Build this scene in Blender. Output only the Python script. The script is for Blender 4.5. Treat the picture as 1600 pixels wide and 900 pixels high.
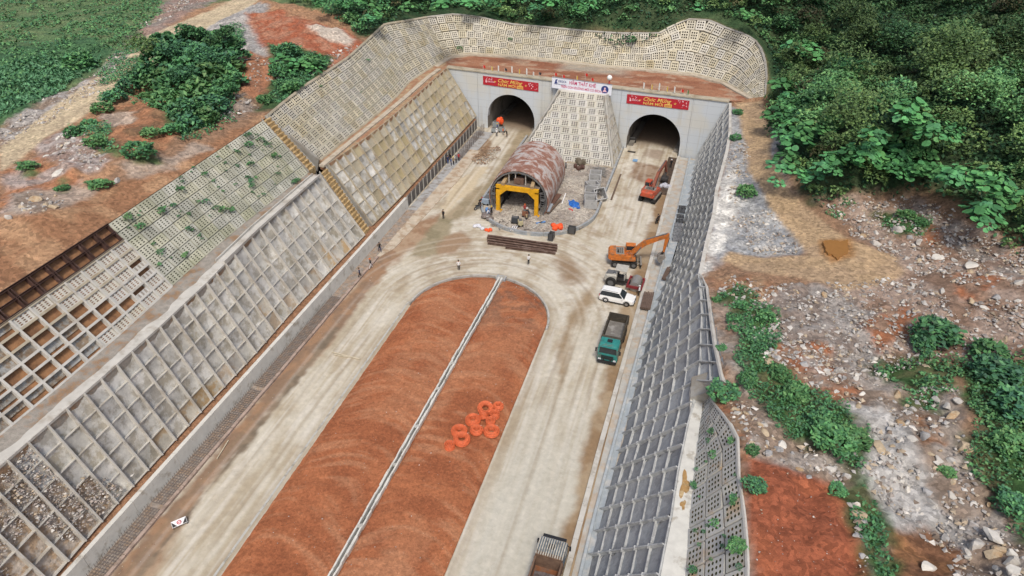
import bpy, bmesh, math, random
import numpy as np
from mathutils import Vector, Matrix
scene = bpy.context.scene
for o in list(bpy.data.objects): bpy.data.objects.remove(o)
random.seed(7); RNG = np.random.default_rng(11)
# ------------------------------------------------------------------ camera (solved from the vanishing point of the road)
CF = 1067.0; VPX, VPY = 1185.0, -300.0; CH = 55.0
_p = math.atan2(450-VPY, CF)
_Y = np.array([VPX-800, 450-VPY, CF]); _Y /= np.linalg.norm(_Y)
_U = np.array([0, math.cos(_p), -math.sin(_p)])
_X = np.cross(_Y, _U)
if _X[0] < 0: _X = -_X
cd = bpy.data.cameras.new('camera'); cam = bpy.data.objects.new('camera', cd)
scene.collection.objects.link(cam); scene.camera = cam
cd.sensor_width = 36; cd.lens = 36*CF/1600; cd.clip_start = .5; cd.clip_end = 2500
R = Matrix(((_X[0], _X[1], -_X[2]), (_Y[0], _Y[1], -_Y[2]), (_U[0], _U[1], -_U[2])))
cam.matrix_world = Matrix.Translation((0, 0, CH)) @ R.to_4x4()
# ------------------------------------------------------------------ light: hazy daylight, soft sun from the right and behind
SUN_EL, SUN_AZ = math.radians(57), math.radians(160)      # azimuth clockwise from +Y
w = bpy.data.worlds.new("World"); scene.world = w; w.use_nodes = True
nt = w.node_tree; bg = nt.nodes['Background']
sky = nt.nodes.new('ShaderNodeTexSky'); sky.sky_type = 'NISHITA'; sky.sun_disc = False
sky.sun_elevation = SUN_EL; sky.sun_rotation = SUN_AZ
sky.air_density = 1.0; sky.dust_density = 4.0; sky.ozone_density = .6
nt.links.new(sky.outputs[0], bg.inputs[0]); bg.inputs[1].default_value = 0.095
sl = bpy.data.lights.new('sun', 'SUN'); sl.energy = 1.5; sl.angle = math.radians(10); sl.color = (1, .95, .87)
so = bpy.data.objects.new('sun', sl); scene.collection.objects.link(so)
sd = Vector((math.sin(SUN_AZ)*math.cos(SUN_EL), math.cos(SUN_AZ)*math.cos(SUN_EL), math.sin(SUN_EL)))
so.rotation_euler = sd.to_track_quat('Z', 'Y').to_euler()
scene.view_settings.view_transform = 'Standard'; scene.view_settings.look = 'None'
scene.view_settings.exposure = 0.68; scene.view_settings.gamma = 1
scene.render.engine = 'CYCLES'; scene.render.resolution_x = 1024; scene.render.resolution_y = 576
# ------------------------------------------------------------------ helpers
C = scene.collection
def at(u, v, z=0.0):
    """world point of height z seen in the photograph at (u, v)"""
    r = np.array([u-800, 450-v, CF]); t = (z-CH)/(r@_U)
    return np.array([t*(r@_X), t*(r@_Y), z])
def lin(c):
    return tuple((x/255/12.92 if x/255 <= .04045 else ((x/255+.055)/1.055)**2.4) for x in c)
def tag(o, label=None, cat=None, group=None, kind=None):
    if label: o['label'] = label
    if cat: o['category'] = cat
    if group: o['group'] = group
    if kind: o['kind'] = kind
    return o
def empty(name, loc=(0, 0, 0), rz=0, parent=None):
    o = bpy.data.objects.new(name, None); C.objects.link(o); o.location = loc; o.rotation_euler = (0, 0, rz)
    o.empty_display_size = .3
    if parent: o.parent = parent
    return o
def link(name, me, parent=None, loc=None, m=None):
    o = bpy.data.objects.new(name, me); C.objects.link(o)
    if parent: o.parent = parent
    if loc is not None: o.location = loc
    if m is not None: me.materials.append(m) if not me.materials else None
    return o
def copy_tree(o, parent=None):
    c = o.copy(); C.objects.link(c)
    if parent: c.parent = parent
    for ch in list(o.children): copy_tree(ch, c)
    return c
class MB:
    """collects solids, then links them as ONE mesh object"""
    def __init__(s): s.v = []; s.f = []; s.m = []; s.mi = 0
    def add(s, vs, fs):
        n = len(s.v); s.v += [tuple(map(float, q)) for q in vs]
        s.f += [tuple(n+i for i in f) for f in fs]; s.m += [s.mi]*len(fs); return s
    def box(s, c, d, M=None, taper=(1, 1)):
        x, y, z = d[0]/2, d[1]/2, d[2]/2; tx, ty = taper
        vs = [(-x, -y, -z), (x, -y, -z), (x, y, -z), (-x, y, -z), (-x*tx, -y*ty, z), (x*tx, -y*ty, z), (x*tx, y*ty, z), (-x*tx, y*ty, z)]
        if M is not None: vs = [tuple(M @ Vector(q)) for q in vs]
        vs = [(a+c[0], b+c[1], e+c[2]) for a, b, e in vs]
        return s.add(vs, [(0, 3, 2, 1), (4, 5, 6, 7), (0, 1, 5, 4), (1, 2, 6, 5), (2, 3, 7, 6), (3, 0, 4, 7)])
    def bar(s, a, b, w, h=None, up=(0, 0, 1)):
        a = Vector(a); b = Vector(b); h = h or w; d = (b-a); L = d.length
        if L < 1e-6: return s
        d.normalize(); u = Vector(up)
        if abs(d.dot(u)) > .98: u = Vector((1, 0, 0))
        x = d.cross(u).normalized(); z = x.cross(d).normalized()
        vs = []
        for p in (a, b):
            for i, j in ((-1, -1), (1, -1), (1, 1), (-1, 1)): vs.append(p+x*(w/2*i)+z*(h/2*j))
        return s.add(vs, [(0, 1, 2, 3), (7, 6, 5, 4), (0, 4, 5, 1), (1, 5, 6, 2), (2, 6, 7, 3), (3, 7, 4, 0)])
    def cyl(s, a, b, r, r2=None, n=12, cap=True):
        a = Vector(a); b = Vector(b); r2 = r if r2 is None else r2; d = (b-a).normalized()
        u = Vector((0, 0, 1)) if abs(d.z) < .9 else Vector((1, 0, 0))
        x = d.cross(u).normalized(); y = d.cross(x).normalized(); vs = []
        for p, q in ((a, r), (b, r2)):
            for i in range(n):
                t = 2*math.pi*i/n; vs.append(p+x*(q*math.cos(t))+y*(q*math.sin(t)))
        fs = [(i, (i+1) % n, n+(i+1) % n, n+i) for i in range(n)]
        if cap: fs += [tuple(range(n))[::-1], tuple(range(n, 2*n))]
        return s.add(vs, fs)
    def tube(s, pts, r, n=6):
        pts = [Vector(p) for p in pts]
        for a, b in zip(pts[:-1], pts[1:]): s.cyl(a, b, r, r, n)
        return s
    def prism(s, prof, x0, x1, axis=0):
        """profile of 2D points extruded along an axis: 0 = x (profile y,z), 1 = y (profile x,z), 2 = z"""
        n = len(prof); vs = []
        for q in (x0, x1):
            for a, b in prof: vs.append((q, a, b) if axis == 0 else ((a, q, b) if axis == 1 else (a, b, q)))
        return s.add(vs, [(i, (i+1) % n, n+(i+1) % n, n+i) for i in range(n)]+[tuple(range(n))[::-1], tuple(range(n, 2*n))])
    def torus(s, c, R_, r, n=20, k=8, M=None):
        vs = []; fs = []
        for i in range(n):
            t = 2*math.pi*i/n
            for j in range(k):
                q = 2*math.pi*j/k; p = Vector(((R_+r*math.cos(q))*math.cos(t), (R_+r*math.cos(q))*math.sin(t), r*math.sin(q)))
                if M is not None: p = M @ p
                vs.append(p+Vector(c)); fs.append((i*k+j, ((i+1) % n)*k+j, ((i+1) % n)*k+(j+1) % k, i*k+(j+1) % k))
        return s.add(vs, fs)
    def mesh(s, name, mats, smooth=False, fixn=True):
        me = bpy.data.meshes.new(name); me.from_pydata(s.v, [], s.f)
        for m in (mats if isinstance(mats, (list, tuple)) else [mats]): me.materials.append(m)
        me.polygons.foreach_set('material_index', s.m)
        if fixn and len(s.f) < 6000:
            b = bmesh.new(); b.from_mesh(me); bmesh.ops.recalc_face_normals(b, faces=b.faces); b.to_mesh(me); b.free()
        if smooth: me.polygons.foreach_set('use_smooth', [True]*len(me.polygons))
        me.update(); return me
    def build(s, name, mats, parent=None, smooth=False, bevel=0):
        o = link(name, s.mesh(name, mats, smooth), parent)
        if bevel:
            b = o.modifiers.new('bevel', 'BEVEL'); b.width = bevel; b.segments = 2; b.limit_method = 'ANGLE'
        return o
def fast_mesh(name, V, F4, mats, mi=None, smooth=False, col=None, cname='col'):
    """quads or tris straight from numpy arrays"""
    me = bpy.data.meshes.new(name); k = F4.shape[1]
    me.vertices.add(len(V)); me.vertices.foreach_set('co', np.asarray(V, np.float32).ravel())
    me.loops.add(F4.size); me.loops.foreach_set('vertex_index', np.asarray(F4, np.int32).ravel())
    me.polygons.add(len(F4)); me.polygons.foreach_set('loop_start', np.arange(0, F4.size, k, dtype=np.int32))
    try: me.polygons.foreach_set('loop_total', np.full(len(F4), k, np.int32))
    except Exception: pass
    for m in (mats if isinstance(mats, (list, tuple)) else [mats]): me.materials.append(m)
    if mi is not None: me.polygons.foreach_set('material_index', np.asarray(mi, np.int32))
    me.update(calc_edges=True)
    me.polygons.foreach_set('use_smooth', np.full(len(F4), smooth))
    if col is not None:
        a = me.color_attributes.new(cname, 'FLOAT_COLOR', 'POINT')
        cc = np.ones((len(V), 4), np.float32); cc[:, :3] = col; a.data.foreach_set('color', cc.ravel())
    return me
# ------------------------------------------------------------------ numpy noise
def _hash(ix, iy, s):
    h = (ix.astype(np.int64)*374761393+iy.astype(np.int64)*668265263+s*974634777) & 0xffffffff
    h = ((h ^ (h >> 13))*1274126177) & 0xffffffff
    return ((h ^ (h >> 16)) & 0xffff)/65535.0
def vnoise(x, y, s=0):
    ix = np.floor(x); iy = np.floor(y); fx = x-ix; fy = y-iy; fx = fx*fx*(3-2*fx); fy = fy*fy*(3-2*fy)
    a = _hash(ix, iy, s); b = _hash(ix+1, iy, s); c = _hash(ix, iy+1, s); d = _hash(ix+1, iy+1, s)
    return (a*(1-fx)+b*fx)*(1-fy)+(c*(1-fx)+d*fx)*fy
def fbm(x, y, s=0, o=4):
    r = 0; a = .5; t = 0
    for i in range(o): r = r+a*vnoise(x*2**i+17.3*i, y*2**i-9.1*i, s+i); t += a; a *= .5
    return r/t
def seg_dist(px, py, P, closed=False):
    d = np.full(px.shape, 1e9); n = len(P)
    for i in range(n if closed else n-1):
        ax, ay = P[i][0], P[i][1]; bx, by = P[(i+1) % n][0], P[(i+1) % n][1]
        L = (bx-ax)**2+(by-ay)**2+1e-9; t = np.clip(((px-ax)*(bx-ax)+(py-ay)*(by-ay))/L, 0, 1)
        d = np.minimum(d, np.hypot(px-ax-t*(bx-ax), py-ay-t*(by-ay)))
    return d
def inside(px, py, P):
    r = np.zeros(px.shape, bool); n = len(P)
    for i in range(n):
        x0, y0 = P[i][0], P[i][1]; x1, y1 = P[(i+1) % n][0], P[(i+1) % n][1]
        if y0 == y1: continue
        r ^= ((y0 > py) != (y1 > py)) & (px < (x1-x0)*(py-y0)/(y1-y0)+x0)
    return r
def sdist(px, py, P):
    d = seg_dist(px, py, P, True); return np.where(inside(px, py, P), d, -d)
def sstep(a, b, x):
    t = np.clip((x-a)/(b-a), 0, 1); return t*t*(3-2*t)
# ------------------------------------------------------------------ materials
MATS = {}
def nodes(m):
    m.use_nodes = True; return m.node_tree.nodes, m.node_tree.links, m.node_tree.nodes['Principled BSDF']
def mat(name, c, rough=.85, var=.12, scale=1.5, bump=0.0, bscale=8., metal=0., c2=None, cover=.5, rnd=.0, spec=.3, cscale=None):
    """one surface: colour c mottled, optional second colour c2 in patches, per-object variation rnd"""
    if name in MATS: return MATS[name]
    m = bpy.data.materials.new(name); N, L, P = nodes(m)
    tc = N.new('ShaderNodeTexCoord'); geo = N.new('ShaderNodeNewGeometry')
    n1 = N.new('ShaderNodeTexNoise'); n1.inputs['Scale'].default_value = scale; n1.inputs['Detail'].default_value = 8; n1.inputs['Roughness'].default_value = .62
    L.new(geo.outputs['Position'], n1.inputs['Vector'])
    col = None
    rgb = N.new('ShaderNodeRGB'); rgb.outputs[0].default_value = (*c, 1); col = rgb.outputs[0]
    if c2 is not None:
        n2 = N.new('ShaderNodeTexNoise'); n2.inputs['Scale'].default_value = cscale or scale*.6; n2.inputs['Detail'].default_value = 7; n2.inputs['Roughness'].default_value = .65
        L.new(geo.outputs['Position'], n2.inputs['Vector'])
        r = N.new('ShaderNodeMapRange'); r.inputs[1].default_value = .5+(.5-cover)*.5-.04; r.inputs[2].default_value = .5+(.5-cover)*.5+.06
        L.new(n2.outputs[0], r.inputs[0])
        mx = N.new('ShaderNodeMix'); mx.data_type = 'RGBA'; L.new(r.outputs[0], mx.inputs[0]); L.new(col, mx.inputs[6]); mx.inputs[7].default_value = (*c2, 1); col = mx.outputs[2]
    hs = N.new('ShaderNodeHueSaturation'); L.new(col, hs.inputs['Color'])
    mr = N.new('ShaderNodeMapRange'); mr.inputs[1].default_value = .25; mr.inputs[2].default_value = .75
    mr.inputs[3].default_value = 1-var*1.6; mr.inputs[4].default_value = 1+var*1.6; L.new(n1.outputs[0], mr.inputs[0])
    val = mr.outputs[0]
    if rnd:
        oi = N.new('ShaderNodeObjectInfo'); m2 = N.new('ShaderNodeMapRange'); m2.inputs[3].default_value = 1-rnd; m2.inputs[4].default_value = 1+rnd
        L.new(oi.outputs['Random'], m2.inputs[0]); mm = N.new('ShaderNodeMath'); mm.operation = 'MULTIPLY'
        L.new(val, mm.inputs[0]); L.new(m2.outputs[0], mm.inputs[1]); val = mm.outputs[0]
        m3 = N.new('ShaderNodeMapRange'); m3.inputs[3].default_value = .7; m3.inputs[4].default_value = 1.4
        wn = N.new('ShaderNodeTexWhiteNoise'); wn.noise_dimensions = '1D'; L.new(oi.outputs['Random'], wn.inputs['W']); L.new(wn.outputs[0], m3.inputs[0]); L.new(m3.outputs[0], hs.inputs['Saturation'])
    L.new(val, hs.inputs['Value']); L.new(hs.outputs[0], P.inputs['Base Color'])
    P.inputs['Roughness'].default_value = rough; P.inputs['Metallic'].default_value = metal
    P.inputs['Specular IOR Level'].default_value = spec
    if bump:
        n3 = N.new('ShaderNodeTexNoise'); n3.inputs['Scale'].default_value = bscale; n3.inputs['Detail'].default_value = 6
        L.new(geo.outputs['Position'], n3.inputs['Vector'])
        b = N.new('ShaderNodeBump'); b.inputs['Strength'].default_value = 1; b.inputs['Distance'].default_value = bump
        L.new(n3.outputs[0], b.inputs['Height']); L.new(b.outputs[0], P.inputs['Normal'])
    MATS[name] = m; return m
def vmat(name, bump=.12, bscale=3., var=.12, scale=2.5, peb=.25, attr='col', rough=.92):
    """ground: painted soil kinds come from the mesh, grain and pebbles from noise"""
    m = bpy.data.materials.new(name); N, L, P = nodes(m); geo = N.new('ShaderNodeNewGeometry')
    at_ = N.new('ShaderNodeAttribute'); at_.attribute_name = attr
    n1 = N.new('ShaderNodeTexNoise'); n1.inputs['Scale'].default_value = scale; n1.inputs['Detail'].default_value = 9; n1.inputs['Roughness'].default_value = .7
    L.new(geo.outputs['Position'], n1.inputs['Vector'])
    vo = N.new('ShaderNodeTexVoronoi'); vo.inputs['Scale'].default_value = scale*1.4; L.new(geo.outputs['Position'], vo.inputs['Vector'])
    sep = N.new('ShaderNodeSeparateColor'); L.new(vo.outputs['Color'], sep.inputs[0])
    mr = N.new('ShaderNodeMapRange'); mr.inputs[1].default_value = .28; mr.inputs[2].default_value = .72; mr.inputs[3].default_value = 1-var*2; mr.inputs[4].default_value = 1+var*2
    L.new(n1.outputs[0], mr.inputs[0])
    m2 = N.new('ShaderNodeMapRange'); m2.inputs[3].default_value = 1-peb; m2.inputs[4].default_value = 1+peb; L.new(sep.outputs[0], m2.inputs[0])
    mm = N.new('ShaderNodeMath'); mm.operation = 'MULTIPLY'; L.new(mr.outputs[0], mm.inputs[0]); L.new(m2.outputs[0], mm.inputs[1])
    hs = N.new('ShaderNodeHueSaturation'); L.new(at_.outputs['Color'], hs.inputs['Color']); L.new(mm.outputs[0], hs.inputs['Value'])
    L.new(hs.outputs[0], P.inputs['Base Color']); P.inputs['Roughness'].default_value = rough; P.inputs['Specular IOR Level'].default_value = .2
    n3 = N.new('ShaderNodeTexNoise'); n3.inputs['Scale'].default_value = bscale; n3.inputs['Detail'].default_value = 8; n3.inputs['Roughness'].default_value = .7
    L.new(geo.outputs['Position'], n3.inputs['Vector'])
    b = N.new('ShaderNodeBump'); b.inputs['Distance'].default_value = bump; L.new(n3.outputs[0], b.inputs['Height']); L.new(b.outputs[0], P.inputs['Normal'])
    return m
ALB = .74      # photograph tone -> reflectance under this light
def px(r, g, b, k=1.0, ds=.86):
    c = lin((r, g, b)); l = .3*c[0]+.59*c[1]+.11*c[2]
    return tuple(min(.85, (l+(q-l)*ds)*ALB*k) for q in c)
# ================================================================== rails of the cut (heights in metres, points read off the photograph)
def rail(pts, z, z1=None):
    n = len(pts); return [at(u, v, z if z1 is None else z+(z1-z)*i/(n-1)) for i, (u, v) in enumerate(pts)]
BERM = 12.0
PORT_L = np.array([-52.6, 130.3]); PORT_R = np.array([3.6, 126.1]); PORT_H = 11.6
UF_FOOT = rail([(500,250),(533,223),(587,180),(620,150),(640,127),(677,103),(700,88),(733,83),(800,87),(900,97),(950,103),(1017,108),(1083,115),(1133,128),(1160,143),(1183,155)], 12)
UF_TOP = [(-59.6,79.2,19.3),(-60.4,84.6,19.3),(-60.6,91.7,19.7),(-60.6,99.0,19.8),(-60.9,106.2,19.8),(-62.0,115.9,20.1),(-62.6,124.6,20.8),(-61.2,131.4,19.9),(-59.7,139.0,19.0),(-55.2,143.6,18.9),(-50.1,145.3,18.2),(-42.8,145.1,17.3),(-35.8,145.0,17.3),(-27.4,144.3,17.3),(-19.8,144.1,17.4),(-11.4,144.6,17.9),(-9.1,145.7,19.3),(-6.4,146.6,20.5),(-2.3,146.3,20.6),(1.3,144.2,19.8),(5.0,141.7,19.5),(7.2,139.2,18.9),(8.6,135.2,17.4),(9.4,131.5,15.4),(9.6,128.2,12.6)]
UN_FOOT = [(-53.6,78.0,12),(-53.8,62,12),(-53.6,54.7,12),(-53.2,48.3,12),(-52.6,40,12),(-52.4,32,12),(-52.4,26,12),(-52.4,14,12),(-52.4,6,12)]
UN_TOP = [(-59.3,78.0,19.3),(-59.4,61.7,18.9),(-59.0,49.1,18.9),(-58.6,42.1,19.1),(-58.3,34.9,19.3),(-58.2,26,19.3),(-58.2,6,19.3)]
L1_TOP = rail([(511,257),(542,236),(589,202),(640,158),(691,115)], 11.8)
L1_BOT = [(-46.6,81.8,2.4),(-46.3,91,2.4),(-46.2,104,2.4),(-46.1,125,2.4),(-46.1,129.4,2.4)]
L1_TOP[-1] = np.array([-52.2, 129.6, 11.8])
L2_TOP = [(-52.0,78.0,11.9),(-51.6,66,11.9),(-51.0,58,11.9),(-50.2,50,11.9),(-49.8,42,11.9),(-49.7,30,11.9),(-49.7,6,11.9)]
L2_BOT = [(-46.4,78.6,2.4),(-46.6,68,2.4),(-46.7,60,2.4),(-46.4,50,2.4),(-46.5,40,2.4),(-46.4,28,2.4),(-46.0,20,2.4),(-45.9,6,2.4)]
R_TOE = [(-.6,125.9,.05),(-.7,116,.05),(-.6,105,.05),(-1.0,90,.05),(-2.3,78,.05),(-2.8,69,.05),(-2.95,60,.05),(-3.0,52,.05),(-3.4,45,.05),(-3.6,39,.05),(-3.7,33,.05),(-3.8,22,.05),(-3.8,8,.05)]
R_TOP = [(3.6,125.9,11.5),(4.0,112,11.5),(3.8,104,11.5),(3.3,96,11.5),(2.9,90,11.5),(2.9,83,11.5),(2.4,75,11.5),(2.1,68,11.5),(2.9,61,11.5),(3.1,56,11.5),(3.3,52,11.5),(3.2,48.3,11.0),(2.9,45.8,10.5),(2.5,39.6,10.5),(2.4,34.9,10.5),(2.1,30,10.5),(2.1,5,10.5)]
RB_FOOT = [(3.9,48.6,10.5),(3.9,44.3,10.5),(3.8,38.1,10.5),(3.8,33.5,10.5),(3.9,30.2,10.5),(3.9,5,10.5)]
RB_TOP = [(4.4,48.3,11.4),(4.9,44.8,13.4),(5.7,42.2,14.6),(6.4,40.3,15),(6.6,36.3,15),(7.0,33.5,15),(7.3,29.7,15),(7.3,5,15)]
R_WING = [(2.3,67.5,11.5)]+[tuple(at(u, v, z)) for u, v, z in ((1106,452,11.9),(1112,495,12.6),(1117,533,13.2),(1124,565,13.7),(1131,597,14.1))]     # the outer edge that widens towards the near corner
def resample(P, n):
    P = np.array([tuple(p) for p in P], float); d = np.r_[0, np.cumsum(np.linalg.norm(np.diff(P, axis=0), axis=1))]
    t = np.linspace(0, d[-1], n); return np.stack([np.interp(t, d, P[:, k]) for k in range(3)], 1)
def length(P):
    P = np.array([tuple(p) for p in P], float); return np.linalg.norm(np.diff(P, axis=0), axis=1).sum()
# ------------------------------------------------------------------ terrain height
cut = [tuple(p[:2]) for p in [UN_TOP[-1]]+UN_TOP[::-1][1:]+list(UF_TOP)]
cut += [(4.6, 127.3)]+[tuple(p[:2]) for p in R_TOP[:8]]+[tuple(p[:2]) for p in R_WING[1:]]+[(4.4, 48.0)]+[tuple(p[:2]) for p in RB_TOP[1:]]
cut = cut+[(7.3, -40), (-58.2, -40)]
cutz = [UN_TOP[-1][2]]+[p[2] for p in UN_TOP[::-1][1:]]+[p[2] for p in UF_TOP]+[11.6]+[p[2] for p in R_TOP[:8]]+[p[2] for p in R_WING[1:]]+[11.6]+[p[2] for p in RB_TOP[1:]]+[15, 19.3]
ctrl = []
bd = resample([(*p, z) for p, z in zip(cut, cutz)], 150)
ctrl += [tuple(p) for p in bd]
for u, v, z in [(0,245,19.5),(100,165,19.5),(200,95,19.5),(300,35,20),(380,0,20),(0,100,17),(100,60,17),(0,0,15.5),(180,0,16),(60,150,18),
                (0,380,20),(100,300,20),(60,330,21),(200,250,20.5),(300,210,20),(390,170,19.5),(250,150,20),(330,90,20.5),(400,70,21),(480,40,21.5),(540,60,21),(450,0,21),
                (600,0,21.5),(800,0,22.5),(700,8,21.8),(1000,0,23),(930,30,19.5),(1200,0,23),(1400,0,25),(1600,0,28),
                (1230,110,14),(1215,200,12.5),(1250,320,12.5),(1330,400,13),(1400,430,13),(1180,250,12),(1150,350,11.8),(1180,400,12),(1150,430,12),(1300,230,17),(1400,200,21),(1600,250,20),(1600,390,16),(1500,340,15.5),
                (1400,310,14),(1500,480,15),(1600,520,15.5),(1300,550,14),(1200,520,13.5),(1400,650,14.2),(1250,650,15),(1200,760,15.8),(1300,850,15.8),(1450,800,13.8),(1600,700,16.5),(1600,900,16),(1500,880,14)]:
    ctrl.append(tuple(at(u, v, z)))
ctrl += [(-190,0,17),(-190,150,15),(-190,330,30),(-60,230,50),(-10,230,52),(60,220,56),(150,180,60),(150,100,34),(150,0,20),(60,-10,16),(-120,0,19),(-120,230,40),(0,330,90),(-60,330,85),(110,330,100),(-90,330,70),(20,-10,15.5),(-62,-10,19.5)]
ctrl = np.array(ctrl, float)
def _ker(A, B): return np.sqrt(((A[:, None, 0]-B[None, :, 0])**2+(A[:, None, 1]-B[None, :, 1])**2)+.5)
_K = _ker(ctrl, ctrl); _n = len(ctrl)
_A = np.zeros((_n+3, _n+3)); _A[:_n, :_n] = _K; _A[:_n, _n] = 1; _A[:_n, _n+1:] = ctrl[:, :2]; _A[_n, :_n] = 1; _A[_n+1:, :_n] = ctrl[:, :2].T
_A[:_n, :_n] += np.eye(_n)*-.02
_W = np.linalg.lstsq(_A, np.r_[ctrl[:, 2], 0, 0, 0], rcond=None)[0]
def H0(x, y):
    x = np.atleast_1d(np.asarray(x, float)); y = np.atleast_1d(np.asarray(y, float)); sh = x.shape; P = np.stack([x.ravel(), y.ravel()], 1); out = np.empty(len(P))
    for i in range(0, len(P), 40000):
        q = P[i:i+40000]; out[i:i+40000] = _ker(q, ctrl)@_W[:_n]+_W[_n]+q@_W[_n+1:]
    return out.reshape(sh)
def HB(x, y):      # mounds and roughness
    x = np.asarray(x, float); y = np.asarray(y, float)
    d = seg_dist(x, y, cut, True); k = sstep(.3, 5, d)
    return k*((fbm(x*.11, y*.11, 3)-.5)*2.6+(fbm(x*.45, y*.45, 9)-.5)*1.0)
def HT(x, y):
    h = H0(x, y); return h+HB(np.atleast_1d(x), np.atleast_1d(y))*ROUGH(np.atleast_1d(x), np.atleast_1d(y))
def gpoly(pts, f=None):
    """photograph points carried onto the bare terrain, all at once"""
    pts = np.array(pts, float); z = np.full(len(pts), 15.); 
    for it in range(26):
        P = np.array([at(u, v, zz) for (u, v), zz in zip(pts, z)]); h = (f or H0)(P[:, 0], P[:, 1]); z = np.clip(z*.5+h*.5, 10, 27)
    return P
# smooth tracks, rough rubble
TRACKS = [gpoly(q) for q in [
 [(0,228),(60,185),(130,135),(195,92),(228,55),(300,28),(372,-6),(412,-6),(330,40),(262,84),(215,122),(130,180),(60,225),(0,268)],
 [(1150,160),(1190,158),(1205,190),(1205,240),(1228,290),(1275,335),(1330,375),(1400,400),(1412,425),(1380,445),(1320,452),(1250,432),(1170,425),(1125,405),(1140,392),(1200,402),(1262,398),(1240,365),(1200,320),(1170,270),(1162,215)],
 [(0,330),(120,290),(250,262),(330,222),(400,176),(412,188),(340,245),(250,285),(170,340),(90,378),(0,420)]]]
def ROUGH(x, y):
    r = np.ones(x.shape)
    for T in TRACKS:
        r *= 1-.85*sstep(-2.5, 1, sdist(x, y, T))
    return r
# ================================================================== painting of soil kinds (real colours of the ground, vertex based)
def paint(x, y, base, layers):
    """layers: (world polygon, colour A, colour B, softness, raggedness, blend scale)"""
    wx = (fbm(x*.28, y*.28, 41, 4)-.5)*2+(fbm(x*1.1, y*1.1, 57, 3)-.5)*1.1
    col = base.copy()
    for poly, a, b, soft, warp, sc in layers:
        P = np.array(poly)[:, :2]; mg = 6
        k = (x > P[:, 0].min()-mg) & (x < P[:, 0].max()+mg) & (y > P[:, 1].min()-mg) & (y < P[:, 1].max()+mg)
        if not k.any(): continue
        d = sdist(x[k], y[k], P)+wx[k]*warp; m = sstep(-soft, soft, d)[:, None]
        t = sstep(.4, .6, fbm(x[k]*sc, y[k]*sc, 71, 4))[:, None]
        c = np.array(a)*(1-t)+np.array(b if b is not None else a)*t
        col[k] = col[k]*(1-m)+c*m
    return col
G1 = px(62,98,58); G2 = px(84,118,62)
SOIL1 = px(158,122,92); SOIL2 = px(178,134,96); GRAV1 = px(178,170,162); GRAV2 = px(150,138,128); TAN1 = px(201,176,138); TAN2 = px(184,152,112)
RUST1 = px(176,98,62); RUST2 = px(160,110,80); OCH1 = px(168,122,82); OCH2 = px(146,102,70)
def layer(pts, a, b=None, soft=.8, warp=1.0, sc=.5): return (gpoly(pts), a, b, soft, warp, sc)
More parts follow.
